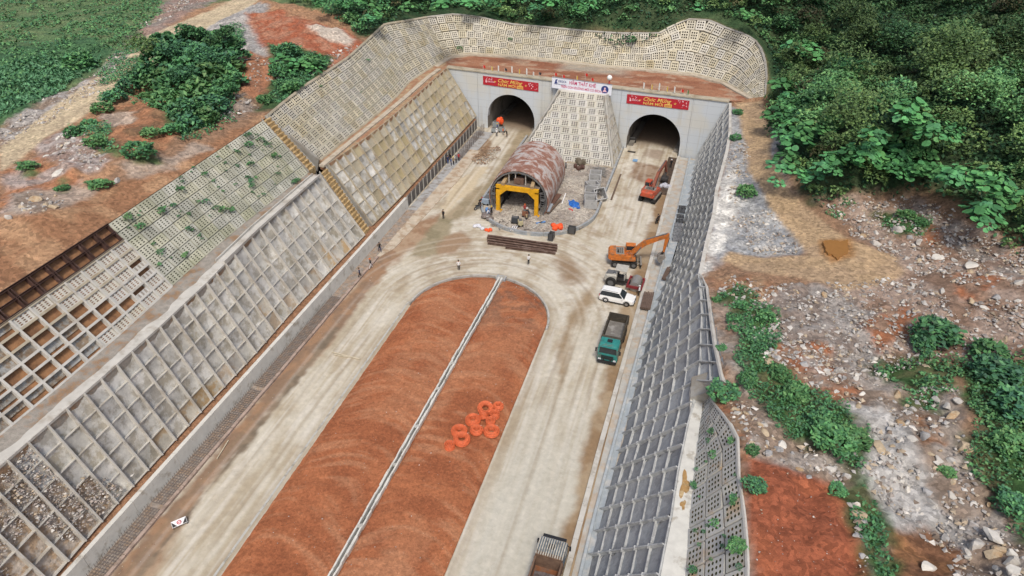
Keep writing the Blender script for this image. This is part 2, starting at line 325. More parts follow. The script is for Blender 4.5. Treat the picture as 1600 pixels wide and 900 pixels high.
LAY = [
 layer([(-150,-40),(560,-60),(545,30),(450,12),(390,-10),(255,32),(200,90),(130,135),(60,172),(0,200),(-150,260)], px(92,122,76), px(112,130,84), 1.2, 1.5, .3),
 layer([(-60,95),(60,70),(150,62),(178,75),(150,100),(100,138),(50,175),(0,190),(-60,210)], px(78,120,74), px(66,108,68), .8, .8, .8),
 layer([(0,195),(60,165),(120,135),(170,95),(205,60),(230,62),(212,95),(150,140),(80,185),(0,235)], px(150,130,112), GRAV1, .8, 1.6, .6),
 layer([(215,75),(290,25),(350,-5),(260,-10),(250,20),(200,55)], px(160,132,118), GRAV2, .8, 2.0, .5),
 layer([(300,45),(370,0),(420,10),(410,60),(425,90),(370,110),(330,90),(290,80)], px(190,184,176), px(164,160,156), .8, 1.0, .6),
 layer([(385,25),(440,22),(500,40),(560,60),(575,80),(540,100),(500,130),(470,90),(430,95),(400,60)], RUST1, px(186,128,96), .8, 1.0, .5),
 layer([(478,45),(515,45),(555,62),(545,70),(500,58)], px(206,190,172), None, .5, .5, .6),
 layer([(370,80),(430,90),(470,130),(440,160),(400,150),(365,130)], px(182,122,84), px(158,110,80), .8, 1.0, .6),
 layer([(230,150),(310,150),(290,200),(270,230),(190,245),(140,220),(130,190),(180,160)], px(178,122,82), px(140,106,74), .8, 1.5, .5),
 layer([(300,180),(360,140),(405,165),(370,195),(330,190)], px(160,144,130), px(140,110,84), .8, 1.5, .8),
 layer([(60,225),(100,200),(165,230),(172,262),(140,278),(60,252)], px(186,172,164), px(160,134,120), .8, 1.2, .9),
 layer([(0,268),(60,245),(140,285),(120,330),(0,350)], px(182,122,80), px(180,160,148), .8, 1.5, .5),
 layer([(0,272),(40,268),(50,290),(0,300)], px(178,160,150), None, .6, 1, .8),
 layer([(20,305),(90,300),(95,330),(40,345),(15,340)], px(184,168,152), px(150,130,112), .6, 1, .8),
 layer([(-100,352),(60,330),(150,300),(260,262),(330,222),(415,176),(430,200),(180,350),(0,470),(-100,520)], px(188,144,102), px(164,116,78), .8, 1.2, .4),
 layer([(420,70),(520,90),(500,125),(440,170),(400,175),(425,120)], px(70,100,56), px(52,84,50), .8, 1.0, .8),
 # behind and right
 layer([(560,60),(700,20),(900,40),(1040,40),(1110,20),(1200,50),(1210,110),(1215,170),(1205,200),(1225,260),(1270,320),(1330,300),(1440,300),(1600,380),(1900,450),(1900,-150),(500,-150),(540,30)], px(46,76,44), px(66,84,52), 1.2, 1.5, .4),
 layer([(1125,165),(1190,158),(1215,200),(1215,250),(1240,320),(1290,360),(1250,400),(1150,400),(1110,420),(1100,360),(1120,290),(1140,210)], px(184,184,182), px(158,160,162), .8, 1.0, .7),
 layer([(1122,285),(1148,262),(1158,300),(1150,352),(1132,370),(1120,410),(1094,428),(1098,385),(1112,340)], px(240,236,226), px(206,202,194), .5, 1.2, .5),
 layer([(1280,310),(1420,300),(1600,385),(1800,440),(1800,620),(1600,560),(1480,560),(1350,560),(1230,580),(1150,560),(1110,470),(1110,440),(1280,450),(1400,440),(1330,360)], px(176,152,134), px(150,120,98), .8, 1.5, .45),
 layer([(1430,300),(1600,400),(1600,440),(1480,380),(1400,330)], px(158,146,136), px(142,116,100), .8, 1.6, .8),
 layer([(1190,450),(1290,445),(1400,500),(1380,560),(1260,600),(1150,560),(1140,490)], px(168,160,152), px(146,130,118), .8, 1.6, .6),
 layer([(1110,435),(1190,430),(1230,455),(1200,475),(1120,465)], px(166,118,84), px(176,140,104), .6, .8, .6),
 layer([(1110,470),(1160,560),(1280,590),(1380,560),(1500,600),(1520,700),(1580,760),(1700,900),(1700,1000),(1150,1000),(1170,760),(1130,600)], px(174,162,150), px(156,134,114), .8, 1.8, .55),
 layer([(1290,600),(1360,640),(1400,660),(1440,720),(1480,800),(1500,860),(1420,860),(1350,760),(1340,700),(1300,650)], px(196,192,186), px(172,168,162), .6, 1.2, .9),
 layer([(1390,835),(1450,830),(1490,870),(1490,920),(1390,920)], px(160,110,66), px(140,96,64), .5, .8, .7),
 layer([(1270,600),(1345,600),(1360,640),(1290,630)], px(166,110,74), px(150,130,112), .5, 1.2, .8),
 layer([(1430,650),(1500,640),(1500,690),(1440,700)], px(150,108,76), px(160,146,132), .5, 1.2, .8),
 layer([(1350,870),(1335,800),(1320,760),(1270,735),(1200,715),(1168,712),(1163,760),(1170,800),(1176,1000),(1360,1000)], px(180,98,56), px(168,90,54), .4, .6, .3),
 layer([(1140,150),(1200,150),(1200,175),(1150,170)], px(176,132,94), None, .6, .5, .4),
 layer([(1120,620),(1165,650),(1172,720),(1160,720),(1140,660),(1118,640)], px(176,112,70), px(160,130,100), .5, .6, .4),
]
for T in TRACKS[:1]: LAY.append((T, px(216,194,154), px(202,180,144), .35, .25, .5))
LAY.append((TRACKS[1], px(196,164,122), px(184,154,118), .35, .35, .4))
for q in [[(1180,545),(1240,540),(1270,600),(1215,590)], [(1150,600),(1165,640),(1150,650),(1130,620)], [(1290,560),(1340,600),(1330,625),(1280,600)], [(1240,530),(1300,540),(1290,560)], [(1400,320),(1470,345),(1500,400),(1450,380)], [(1480,420),(1560,440),(1540,480),(1490,460)], [(1350,500),(1420,470),(1440,500),(1380,540)]]:
    LAY.append(layer(q, px(172,108,68), px(160,128,104), .5, 1.2, .9))
for q in [[(60,300),(130,285),(150,300),(90,325)], [(180,262),(230,250),(260,262),(200,280)], [(150,175),(200,170),(210,195),(165,200)], [(250,250),(300,225),(330,232),(270,262)]]:
    LAY.append(layer(q, px(196,172,150), px(168,148,130), .5, 1.2, 1.1))
for q in [[(135,195),(170,200),(185,245),(150,240)], [(205,245),(235,235),(250,255),(215,262)], [(262,185),(300,190),(300,215),(268,205)], [(95,282),(110,285),(105,300),(90,297)], [(30,255),(55,255),(60,272),(38,275)]]:
    LAY.append(layer(q, px(88,112,62), px(120,120,76), .5, 1.0, .9))
# greens on the right bank and the ochre puddle rim
for q in [[(1120,458),(1160,455),(1210,500),(1215,530),(1180,545),(1150,500)], [(1150,500),(1190,500),(1200,560),(1260,600),(1320,640),(1355,690),(1340,740),(1300,700),(1240,680),(1190,640),(1160,580)],
          [(1320,760),(1350,750),(1380,800),(1375,860),(1400,920),(1365,920),(1350,850)], [(1500,560),(1700,560),(1700,900),(1620,860),(1560,800),(1510,720),(1520,650)], [(1360,560),(1430,540),(1500,560),(1500,600),(1440,610),(1380,590)],
          [(1370,330),(1440,325),(1460,360),(1400,370)], [(1400,610),(1470,610),(1470,640),(1410,635)]]:
    LAY.append(layer(q, px(62,98,46), px(98,100,62), .7, 1.3, .9))
LAY.append(layer([(1283,375),(1330,372),(1335,400),(1300,412),(1278,395)], px(176,128,72), None, .5, .4, 1))
LAY.append((np.array([p[:2] for p in UF_TOP[6:]]+[(20, 118), (60, 100), (130, 120), (130, 330), (-200, 330), (-90, 200), (-72, 150)]), px(56,84,48), px(74,96,58), 1.0, .3, .4))
LAY[15], LAY[-1] = LAY[-1], LAY[15]
def crd(*seg):
    out = [np.arange(a, b, s) for a, b, s in seg]; return np.r_[tuple(out)]
gx = crd((-200, -125, 5), (-125, -100, 1.2), (-100, 52, .42), (52, 90, 1.2), (90, 160, 5)); gy = crd((-30, 14, 2), (14, 160, .42), (160, 190, 1.2), (190, 340, 5))
X, Y = np.meshgrid(gx, gy); X = X.ravel(); Y = Y.ravel(); nx, ny = len(gx), len(gy)
sd_ = sdist(X, Y, cut)
near = np.abs(sd_) < .3
CB = resample([(*p, z) for p, z in zip(cut+[cut[0]], cutz+[cutz[0]])], 4000)
idx = np.where(near)[0]
for i in idx:
    j = np.argmin((CB[:, 0]-X[i])**2+(CB[:, 1]-Y[i])**2); X[i], Y[i] = CB[j, 0], CB[j, 1]
Z = H0(X, Y)+HB(X, Y)*ROUGH(X, Y)
for i in idx:
    j = np.argmin((CB[:, 0]-X[i])**2+(CB[:, 1]-Y[i])**2); Z[i] = CB[j, 2]+.02
dcut = np.abs(sd_)
base = np.tile(np.array(SOIL1), (len(X), 1)); base[X < -65] = np.array(SOIL2)
col = paint(X, Y, base, LAY)
# stony relief where the ground is rubble: small bumps everywhere but on tracks
rg = ROUGH(X, Y)*sstep(.3, 2, dcut)
Z += rg*(fbm(X*1.1, Y*1.1, 5, 4)-.5)*.9
spk = fbm(X*1.7, Y*1.7, 33, 3)*1.3-.15                                      # single pale stones and dark clods
isg = (col[:, 1] > col[:, 0]*1.05)
col *= (1+np.where(isg, .12, np.where(col[:, 0] > col[:, 1]*2.1, .12, .36))*(spk-.5)*rg)[:, None]
col[isg] *= (.85+.3*fbm(X[isg]*.5, Y[isg]*.5, 88, 3))[:, None]
# ruts on the village track and the haul road
for T in TRACKS[:2]:
    d = sdist(X, Y, T); k = d > 0
    col[k] *= (1+.06*np.sin(d[k]*2.6)+.16*(fbm(X[k]*1.2, Y[k]*.3, 19, 3)-.5))[:, None]
ii = np.arange(nx*ny).reshape(ny, nx)
F4 = np.stack([ii[:-1, :-1], ii[:-1, 1:], ii[1:, 1:], ii[1:, :-1]], -1).reshape(-1, 4)
strict = (sd_ > 0) & ~near
F4 = F4[~strict[F4].any(1)]
MG = vmat('ground_soil', bump=.16, bscale=2.5, var=.13, scale=2.2, peb=.28)
o = link('ground', fast_mesh('ground', np.stack([X, Y, Z], 1), F4, MG, smooth=True, col=col)); tag(o, kind='structure')
def surf(x, y):
    return HT(x, y)
def gp(u, v):
    z = 15.
    for it in range(12):
        p = at(u, v, z); z = z*.3+.7*float(HT(p[0], p[1])[0])
    return at(u, v, z)
# field rows of young maize, left of the village track
# ------------------------------------------------------------------ puddle
P = gpoly([(1286,382),(1300,379),(1309,381),(1322,378),(1326,388),(1322,398),(1308,405),(1296,400),(1287,392)], lambda a, b: HT(a, b))
zc = P[:, 2].max()+.06; zl = zc
n = len(P); th = np.linspace(0, 1, n*6, endpoint=False); PP = []
for t in th:
    k = t*n; i = int(k) % n; f = k-int(k); a = P[i]*(1-f)+P[(i+1) % n]*f; q = P.mean(0); s = 1+.08*math.sin(t*40)+.05*math.sin(t*97)
    PP.append((q[0]+(a[0]-q[0])*s, q[1]+(a[1]-q[1])*s, zl))
b = MB(); b.add(PP+[(p[0]*.97+P[:, 0].mean()*.03, p[1], zl-.5) for p in PP], [tuple(range(len(PP)))]+[(i, (i+1) % len(PP), len(PP)+(i+1) % len(PP), len(PP)+i) for i in range(len(PP))])
pm = mat('muddy_water', px(172,118,52), rough=.25, var=.05, spec=.5)
o = b.build('puddle', pm); tag(o, kind='structure')
# ================================================================== floor of the cut
ISL = [(345,900),(553,600),(587,552),(630,490),(648,467),(677,447),(710,436),(737,433),(767,434),(800,442),(827,457),(847,477),(855,500),(852,520),(840,553),(820,600),(700,900)]
def round_island(x0, x1, ytop, ybot, r=None, n=40, flip=False):
    """outline with a half-round end (towards +y, or towards -y if flip)"""
    c = (x0+x1)/2; R_ = (x1-x0)/2; out = []
    for i in range(n+1):
        t = math.pi*i/n; yy = R_*math.sin(t)
        out.append((c-R_*math.cos(t), (ytop-R_+yy) if not flip else (ytop+R_-yy)))
    return [(x0, ybot)]+out+[(x1, ybot)]
IS1 = round_island(-37.4/1.0909, -15.2, 76.7, -40)       # x -34.3 .. -15.2
IS2 = round_island(-34.3, -14.7, 89.6, 127, flip=True)
fx = np.arange(-47.5, -3.9, .2); fy = np.arange(-40, 175, .25)
fy = np.r_[np.arange(-40, 12, 1.0), np.arange(12, 130, .2), np.arange(130, 176, 1.0)]
X, Y = np.meshgrid(fx, fy); X = X.ravel(); Y = Y.ravel()
d1 = sdist(X, Y, IS1); d2 = sdist(X, Y, IS2)
# travel direction: lanes run along y, and sweep round the island ends
cx, cy = -24.75, 67.2
th_ = np.arctan2(Y-cy, X-cx); rr = np.hypot(X-cx, Y-cy)
bl = sstep(62, 76, Y)*(1-sstep(88, 98, Y))
streak = fbm(X*1.6, Y*.05, 101, 4); streak_c = fbm(rr*1.3, th_*2.2, 102, 4)
s = streak*(1-bl)+streak_c*bl
fine = fbm(X*4, Y*.16, 103, 3)*(1-bl)+fbm(rr*3.5, th_*7, 104, 3)*bl
big = fbm(X*.09, Y*.045, 105, 3); mid = fbm(X*.35, Y*.2, 106, 4)
c0 = np.array(px(214,205,184)); c1 = np.array(px(186,170,140)); c2 = np.array(px(228,222,208)); c3 = np.array(px(168,144,112))
t = sstep(.42, .62, s*.35+mid*.4+big*.25)[:, None]; col = c0*(1-t*.8)+c1*t*.8
t = (sstep(.46, .66, fine*.6+s*.4)*.65)[:, None]; col = col*(1-t)+c2*t
t = (sstep(.5, .66, mid*.55+fbm(X*1.1, Y*1.1, 107, 3)*.45)*.45*(sstep(60, 80, Y)*.7+.3))[:, None]; col = col*(1-t)+c3*t
# right lane in front: paler, greyer concrete; left lane beyond the island
t = (sstep(-15, -13, X)*(1-sstep(40, 66, Y))*.75)[:, None]; col = col*(1-t)+np.array(px(204,200,184))*t
def wp(pts, z=0): return np.array([at(u, v, z) for u, v in pts])
FL = [
 (wp([(180,1000),(420,600),(520,480),(590,400),(640,350),(700,330),(690,360),(600,420),(560,470),(480,560),(400,640),(250,820),(150,1000)]), px(166,130,98), px(186,156,124), .8, .9, .5),
 (wp([(640,400),(675,350),(690,335),(710,340),(700,375),(690,398),(670,402)]), px(152,140,108), px(168,154,122), .5, .6, .5),
 (wp([(690,340),(735,300),(760,285),(800,225),(815,190),(830,190),(832,215),(780,285),(745,330),(715,345)]), px(164,148,116), px(178,160,128), .6, .5, .6),
 (wp([(712,255),(760,215),(772,225),(765,243),(735,250)]), px(150,118,84), px(168,140,108), .5, 1.0, .9),
 (wp([(700,300),(745,262),(760,262),(735,300),(690,338)]), px(214,196,162), None, .6, 1.0, .9),
 (wp([(905,905),(950,720),(985,600),(1010,520),(1025,440),(1050,350),(1062,300),(1032,300),(1016,350),(998,400),(972,480),(945,600),(912,720),(862,905)]), px(158,128,92), px(180,156,122), .6, .7, .4),
 (wp([(870,560),(880,510),(905,470),(935,430),(925,470),(895,520),(885,570),(878,620)]), px(170,146,112), None, .8, .8, .6),
 (wp([(990,250),(1055,262),(1045,300),(1010,290),(980,275)]), px(172,148,122), px(150,120,94), .6, 1.0, .8),
 (wp([(1010,232),(1040,236),(1036,252),(1000,244)]), px(176,158,138), None, .5, .8, .8),
 (wp([(870,400),(905,410),(915,440),(880,440)]), px(160,134,104), None, 1.2, 1.0, .8),
 (wp([(680,380),(720,360),(735,375),(710,400),(680,400)]), px(170,140,108), None, .8, 1.0, .8),
]
FL.append((np.array([(-43.6,10),(-41.2,10),(-40.9,30),(-41.3,45),(-40.6,60),(-41.0,74),(-42.6,80),(-43.6,78)]), px(170,132,98), px(152,122,96), .5, .9, .6))
FL.append((np.array([(-41.4,10),(-40.9,10),(-40.7,40),(-41.0,60),(-41.5,60)]), px(132,116,96), px(150,130,106), .3, .6, .8))
col = paint(X, Y, col, FL)
# tyre tracks: pairs of ruts along both lanes and sweeping round the island end
def rut(s_, o_, w_): return np.exp(-((s_-o_)/w_)**2)
wob = (fbm(Y*.03, X*0+3, 151, 2)-.5)*1.6; wobc = (fbm(th_*1.2, X*0+5, 152, 2)-.5)*1.4
tk = np.zeros(X.shape); lt = np.zeros(X.shape)
for q, o_ in enumerate((-37.0, -39.1, -40.2, -42.1, -12.9, -10.8, -9.6, -7.4)):
    tk += rut(X+wob*(1 if q % 2 else -1), o_, .2)*(1-bl)*sstep(.35, .6, fbm(X*.3, Y*.06, 153+q, 2)); lt += rut(X+wob*(1 if q % 2 else -1), o_+.55, .22)*(1-bl)*.6
for q, o_ in enumerate((10.9, 12.9, 14.2, 16.2, 18.3, 20.1)):
    tk += rut(rr+wobc*(1 if q % 2 else -1), o_, .2)*bl*sstep(.35, .6, fbm(rr*.3, th_*1.5, 163+q, 2)); lt += rut(rr+wobc*(1 if q % 2 else -1), o_+.55, .22)*bl*.6
tk = np.clip(tk, 0, 1)[:, None]*.42; lt = np.clip(lt, 0, 1)[:, None]*.35; col = col*(1-tk)+np.array(px(150,130,102))*tk; col = col*(1-lt)+np.array(px(232,226,210))*lt
# fade into old mud along the lane edges
t = (sstep(1.6, .2, -d1)*(.35+.3*(fbm(X*.8, Y*.3, 111, 3)-.3)))[:, None]*(d1 < 0)[:, None]; col = col*(1-t)+np.array(px(158,134,100))*t
tun = sstep(128, 133, Y)[:, None]; col = col*(1-tun)+np.array(px(150,130,108))*tun
Z = (fbm(X*.8, Y*.3, 113, 3)-.5)*.06+(fine-.5)*.03
k = (d1 > .35) | (d2 > .35)
Z[k] = -.15
nx, ny = len(fx), len(fy); ii = np.arange(nx*ny).reshape(ny, nx)
F4 = np.stack([ii[:-1, :-1], ii[:-1, 1:], ii[1:, 1:], ii[1:, :-1]], -1).reshape(-1, 4)
MR = vmat('road_dust', bump=.02, bscale=5, var=.06, scale=1.6, peb=.05)
o = link('road', fast_mesh('road', np.stack([X, Y, Z], 1), F4, MR, smooth=True, col=col)); tag(o, kind='structure')
# ------------------------------------------------------------------ red earth islands
def island(name, outline, zf, colf, m, step=.2, y0=12, y1=130):
    P = np.array(outline); fx = np.arange(P[:, 0].min(), P[:, 0].max()+step, step); ylo = max(P[:, 1].min(), -10)
    fy = np.r_[np.arange(ylo, 14, 1.), np.arange(max(ylo, 14), P[:, 1].max()+step, step)]
    X, Y = np.meshgrid(fx, fy); X = X.ravel(); Y = Y.ravel(); d = sdist(X, Y, outline); nr = np.abs(d) < step*.72
    B = resample([(*p, 0) for p in list(outline)+[outline[0]]], 3000)
    for i in np.where(nr)[0]:
        j = np.argmin((B[:, 0]-X[i])**2+(B[:, 1]-Y[i])**2); X[i], Y[i] = B[j, 0], B[j, 1]
    Z = zf(X, Y, np.maximum(d, 0)); col = colf(X, Y, d); nx, ny = len(fx), len(fy); ii = np.arange(nx*ny).reshape(ny, nx)
    F4 = np.stack([ii[:-1, :-1], ii[:-1, 1:], ii[1:, 1:], ii[1:, :-1]], -1).reshape(-1, 4); out = (d < 0) & ~nr; F4 = F4[~out[F4].any(1)]
    o = link(name, fast_mesh(name, np.stack([X, Y, Z], 1), F4, m, smooth=True, col=col)); tag(o, kind='structure'); return o
DR0, DR1 = at(520, 900, .3), at(778, 445, .3)
def drx(y): return DR0[0]+(DR1[0]-DR0[0])*(y-DR0[1])/(DR1[1]-DR0[1])
def sweep(X, Y):
    dx = np.where(X < drx(Y), X-(drx(Y)-5.2), X-(drx(Y)+4.5))
    return Y+.09*np.abs(dx)**2*np.sign(1)+(fbm(X*.15, Y*.15, 121, 2)-.5)*3
def zisl1(X, Y, d):
    w_ = sweep(X, Y); z = .12+.32*sstep(0, 1.2, d)+(fbm(X*.12, w_*.8, 122, 4)-.5)*.09*sstep(0, 1, d)+(fbm(X*1.6, Y*1.6, 123, 4)-.5)*.22
    q = np.abs(X-drx(Y)); z = np.where(q < .42, .1, z); return z
def col1(X, Y, d):
    w_ = sweep(X, Y); a = np.array(px(184,113,72,ds=.93)); b = np.array(px(164,96,60,ds=.93)); e = np.array(px(208,150,106)); g = np.array(px(150,112,88))
    t = sstep(.3, .7, fbm(X*.14, w_*.4, 124, 4)*.42+fbm(X*.45, Y*.4, 128, 5)*.58)[:, None]; c = a*(1-t)+b*t
    f = sstep(.5, .7, fbm(X*.25, w_*1.6, 125, 4))[:, None]*.4; c = c*(1-f)+e*f
    f = (sstep(.55, .7, fbm(X*.2, Y*.12, 126, 3))*.35)[:, None]; c = c*(1-f)+np.array(px(198,136,92))*f
    h = (sstep(62, 70, Y)*(X > drx(Y))*sstep(.4, .6, fbm(X*.9, Y*.9, 127, 3))*.6)[:, None]; c = c*(1-h)+g*.8*h
    return c
MS = vmat('red_earth', bump=.1, bscale=5, var=.12, scale=3.5, peb=.16)
IS1i = round_island(-34.1, -15.4, 76.5, -10)
island('red_earth_island', IS1i, zisl1, col1, MS)
IS2i = round_island(-34.1, -14.9, 89.8, 128.6, flip=True)
def zisl2(X, Y, d): return .14+.25*sstep(0, 1.5, d)+(fbm(X*.5, Y*.5, 131, 4)-.5)*.5*sstep(.3, 2, d)+(vnoise(X*3, Y*3, 132)-.5)*.2
def col2(X, Y, d):
    t = sstep(.4, .6, fbm(X*.4, Y*.4, 133, 4))[:, None]; c = np.array(px(196,186,170))*(1-t)+np.array(px(172,160,146))*t
    t = (sstep(.55, .7, fbm(X*1.2, Y*1.2, 134, 3))*.4)[:, None]; return c*(1-t)+np.array(px(140,132,126))*t
island('gravel_island', IS2i, zisl2, col2, vmat('gravel_ground', bump=.15, bscale=4, var=.14, scale=3, peb=.25))
# platform above the portal
PF = [tuple(p[:2]) for p in UF_FOOT[5:]]+[(8.9, 128.2), (4.2, 126.3), tuple(PORT_R+np.array([.2, .3])), tuple(PORT_L+np.array([0, .3])), (-53.2, 129)]
def zplat(X, Y, d): return 11.72+(fbm(X*.5, Y*.5, 141, 4)-.5)*.25*sstep(0, 1.2, d)
def col3(X, Y, d):
    t = sstep(.4, .6, fbm(X*.15, Y*.4, 142, 4))[:, None]; c = np.array(px(158,100,70))*(1-t)+np.array(px(178,122,88))*t
    g = (sstep(-32, -28, X)*(1-sstep(-20, -14, X))*sstep(134, 136.5, Y+(fbm(X*.5, Y*.5, 9, 3)-.5)*2))[:, None]; c = c*(1-g)+np.array(px(176,164,146))*g
    g = (sstep(.55, .68, fbm(X*.5, Y*.9, 143, 4))*.5)[:, None]; return c*(1-g)+np.array(px(206,180,150))*g
island('platform_earth', PF, zplat, col3, MS, step=.35)
# ================================================================== faced slopes: ruled surfaces between a foot rail and a top rail
CONC = mat('weathered_concrete', px(182,178,168), var=.14, scale=.7, c2=px(158,150,136), cover=.45, cscale=.35, bump=.02, bscale=6)
CONC_L = mat('pale_concrete', px(212,208,198), var=.09, scale=.8, c2=px(190,182,168), cover=.4, cscale=.5, bump=.01)
CONC_W = mat('limewashed_concrete', px(226,224,214), var=.08, scale=1.2, c2=px(190,182,166), cover=.3, cscale=.8, bump=.02)
CONC_D = mat('wall_concrete', px(172,180,184), var=.07, scale=.5, c2=px(184,182,174), cover=.4, cscale=.2, bump=.008)
SHOT = mat('shotcrete_grey', px(208,206,198), var=.22, scale=.9, c2=px(174,168,154), cover=.5, cscale=.7, rnd=.17, bump=.03, bscale=5)
SHOT_Y = mat('shotcrete_stained', px(198,186,156), var=.2, scale=.9, c2=px(178,166,138), cover=.5, cscale=.9, rnd=.17, bump=.03, bscale=5)
SHOT_R = mat('shotcrete_blue_grey', px(180,183,185), var=.24, scale=.7, c2=px(148,150,152), cover=.5, cscale=.7, rnd=.14, bump=.04, bscale=4)
SHOT_B = mat('shotcrete_mud_washed', px(186,164,134), var=.16, scale=1., c2=px(196,190,176), cover=.55, cscale=.6, rnd=.15, bump=.04, bscale=4)
RIB = mat('rib_concrete', px(184,181,172), var=.12, scale=1.2, c2=px(160,150,132), cover=.4, cscale=.6, bump=.01)
RIB_Y = mat('rib_concrete_tan', px(196,184,158), var=.12, scale=1.2, c2=px(170,154,126), cover=.4, cscale=.6)
RIB_R = mat('rib_concrete_blue', px(202,204,202), var=.14, scale=1.2, c2=px(172,174,174), cover=.4, cscale=.9)
BLK = mat('perforated_block_cream', px(214,206,184), var=.10, scale=1.0, c2=px(202,190,162), cover=.35, cscale=.35, rnd=.10, bump=.01)
BLK_W = mat('perforated_block_pale', px(216,212,200), var=.08, scale=1.0, c2=px(208,202,186), cover=.4, cscale=.4, rnd=.06)
BLK_G = mat('perforated_block_grey', px(206,204,184), var=.12, scale=.8, c2=px(182,182,160), cover=.5, cscale=.3, rnd=.08)
BLK_R = mat('perforated_block_tan_grey', px(200,198,190), var=.10, scale=1.0, c2=px(200,176,146), cover=.35, cscale=.4, rnd=.12)  # grey blocks with tan patches, for the near right slope
HOLE = mat('soil_and_shade_in_holes', px(40,34,27), var=.2, scale=3)  # soil darkened to near black: shade inside the openings is in the colour
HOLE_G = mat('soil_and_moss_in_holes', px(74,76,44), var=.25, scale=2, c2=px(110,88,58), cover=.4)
EARTH = mat('bare_earth', px(166,118,74), var=.2, scale=1.0, c2=px(140,98,64), cover=.5, cscale=.8, bump=.08, bscale=3)
EARTH_G = mat('stony_earth', px(150,136,118), var=.25, scale=2.5, c2=px(176,170,160), cover=.5, cscale=1.6, bump=.15, bscale=3)
def perf_unit(name, nc, nr, hole, hw, hr, m, mh, shape='sq', stagger=False, depth=.36, th=.12, MX=.1):
    """unit slab (1 x 1, top at z=0) with real openings; hw = half opening as share of the pitch"""
    vs = []; fs = []; mi = []
    def q(a): vs.extend(a); return list(range(len(vs)-len(a), len(vs)))
    mx = MX; W = 1-2*mx; pw, ph = W/nc, W/nr
    k = 8 if shape == 'round' else 4
    for j in range(nr):
        for i in range(nc):
            x0 = -.5+mx+i*pw; y0 = -.5+mx+j*ph; x1 = x0+pw; y1 = y0+ph; cx, cy = (x0+x1)/2, (y0+y1)/2
            if k == 4:
                o = [(x0, y0, 0), (x1, y0, 0), (x1, y1, 0), (x0, y1, 0)]; n = [(cx-hw*pw, cy-hr*ph, 0), (cx+hw*pw, cy-hr*ph, 0), (cx+hw*pw, cy+hr*ph, 0), (cx-hw*pw, cy+hr*ph, 0)]
            else:
                o = [(x0, y0, 0), (cx, y0, 0), (x1, y0, 0), (x1, cy, 0), (x1, y1, 0), (cx, y1, 0), (x0, y1, 0), (x0, cy, 0)]
                n = [(cx+hw*pw*math.cos(math.radians(225+45*t)), cy+hr*ph*math.sin(math.radians(225+45*t)), 0) for t in range(8)]
            O = q(o); Nn = q(n); Bt = q([(a, b, -depth) for a, b, c in n])
            for t in range(k):
                u = (t+1) % k; fs.append((O[t], O[u], Nn[u], Nn[t])); mi.append(0)
                fs.append((Nn[t], Nn[u], Bt[u], Bt[t])); mi.append(1)  # opening walls share the infill's dark colour, painting in the holes' shade
            fs.append(tuple(Bt)); mi.append(1)
    g = .485; e = .5-mx; O = q([(-g, -g, 0), (g, -g, 0), (g, g, 0), (-g, g, 0)]); I = q([(-e, -e, 0), (e, -e, 0), (e, e, 0), (-e, e, 0)]); D = q([(-g, -g, -1.2), (g, -g, -1.2), (g, g, -1.2), (-g, g, -1.2)])
    for t in range(4):
        u = (t+1) % 4; fs.append((O[t], O[u], I[u], I[t])); mi.append(0); fs.append((D[t], D[u], O[u], O[t])); mi.append(0)
    me = bpy.data.meshes.new(name); me.from_pydata(vs, [], fs); me.materials.append(m); me.materials.append(mh); me.polygons.foreach_set('material_index', mi); me.update(); return me
def pillow_unit(name, m, seed, sag=.5, dirt=None):
    """unit infill panel: 4 x 4 quads, uneven, lowest near its middle"""
    r = np.random.default_rng(seed); n = 5; t = np.linspace(-.5, .5, n); vs = []; tx, ty = r.uniform(-.5, .5, 2)
    for j in range(n):
        for i in range(n):
            x, y = t[i], t[j]; b = (1-(2*x)**2)*(1-(2*y)**2)
            vs.append((x*1.0, y*1.0, -sag*b*.6+.5*tx*x+.4*ty*y+r.uniform(-.07, .07)+(.55*sag)*(.5+y)-.12))
    fs = [(j*n+i, j*n+i+1, (j+1)*n+i+1, (j+1)*n+i) for j in range(n-1) for i in range(n-1)]
    me = bpy.data.meshes.new(name); me.from_pydata(vs, [], fs); me.materials.append(m); me.polygons.foreach_set('use_smooth', [True]*len(fs)); me.update(); return me
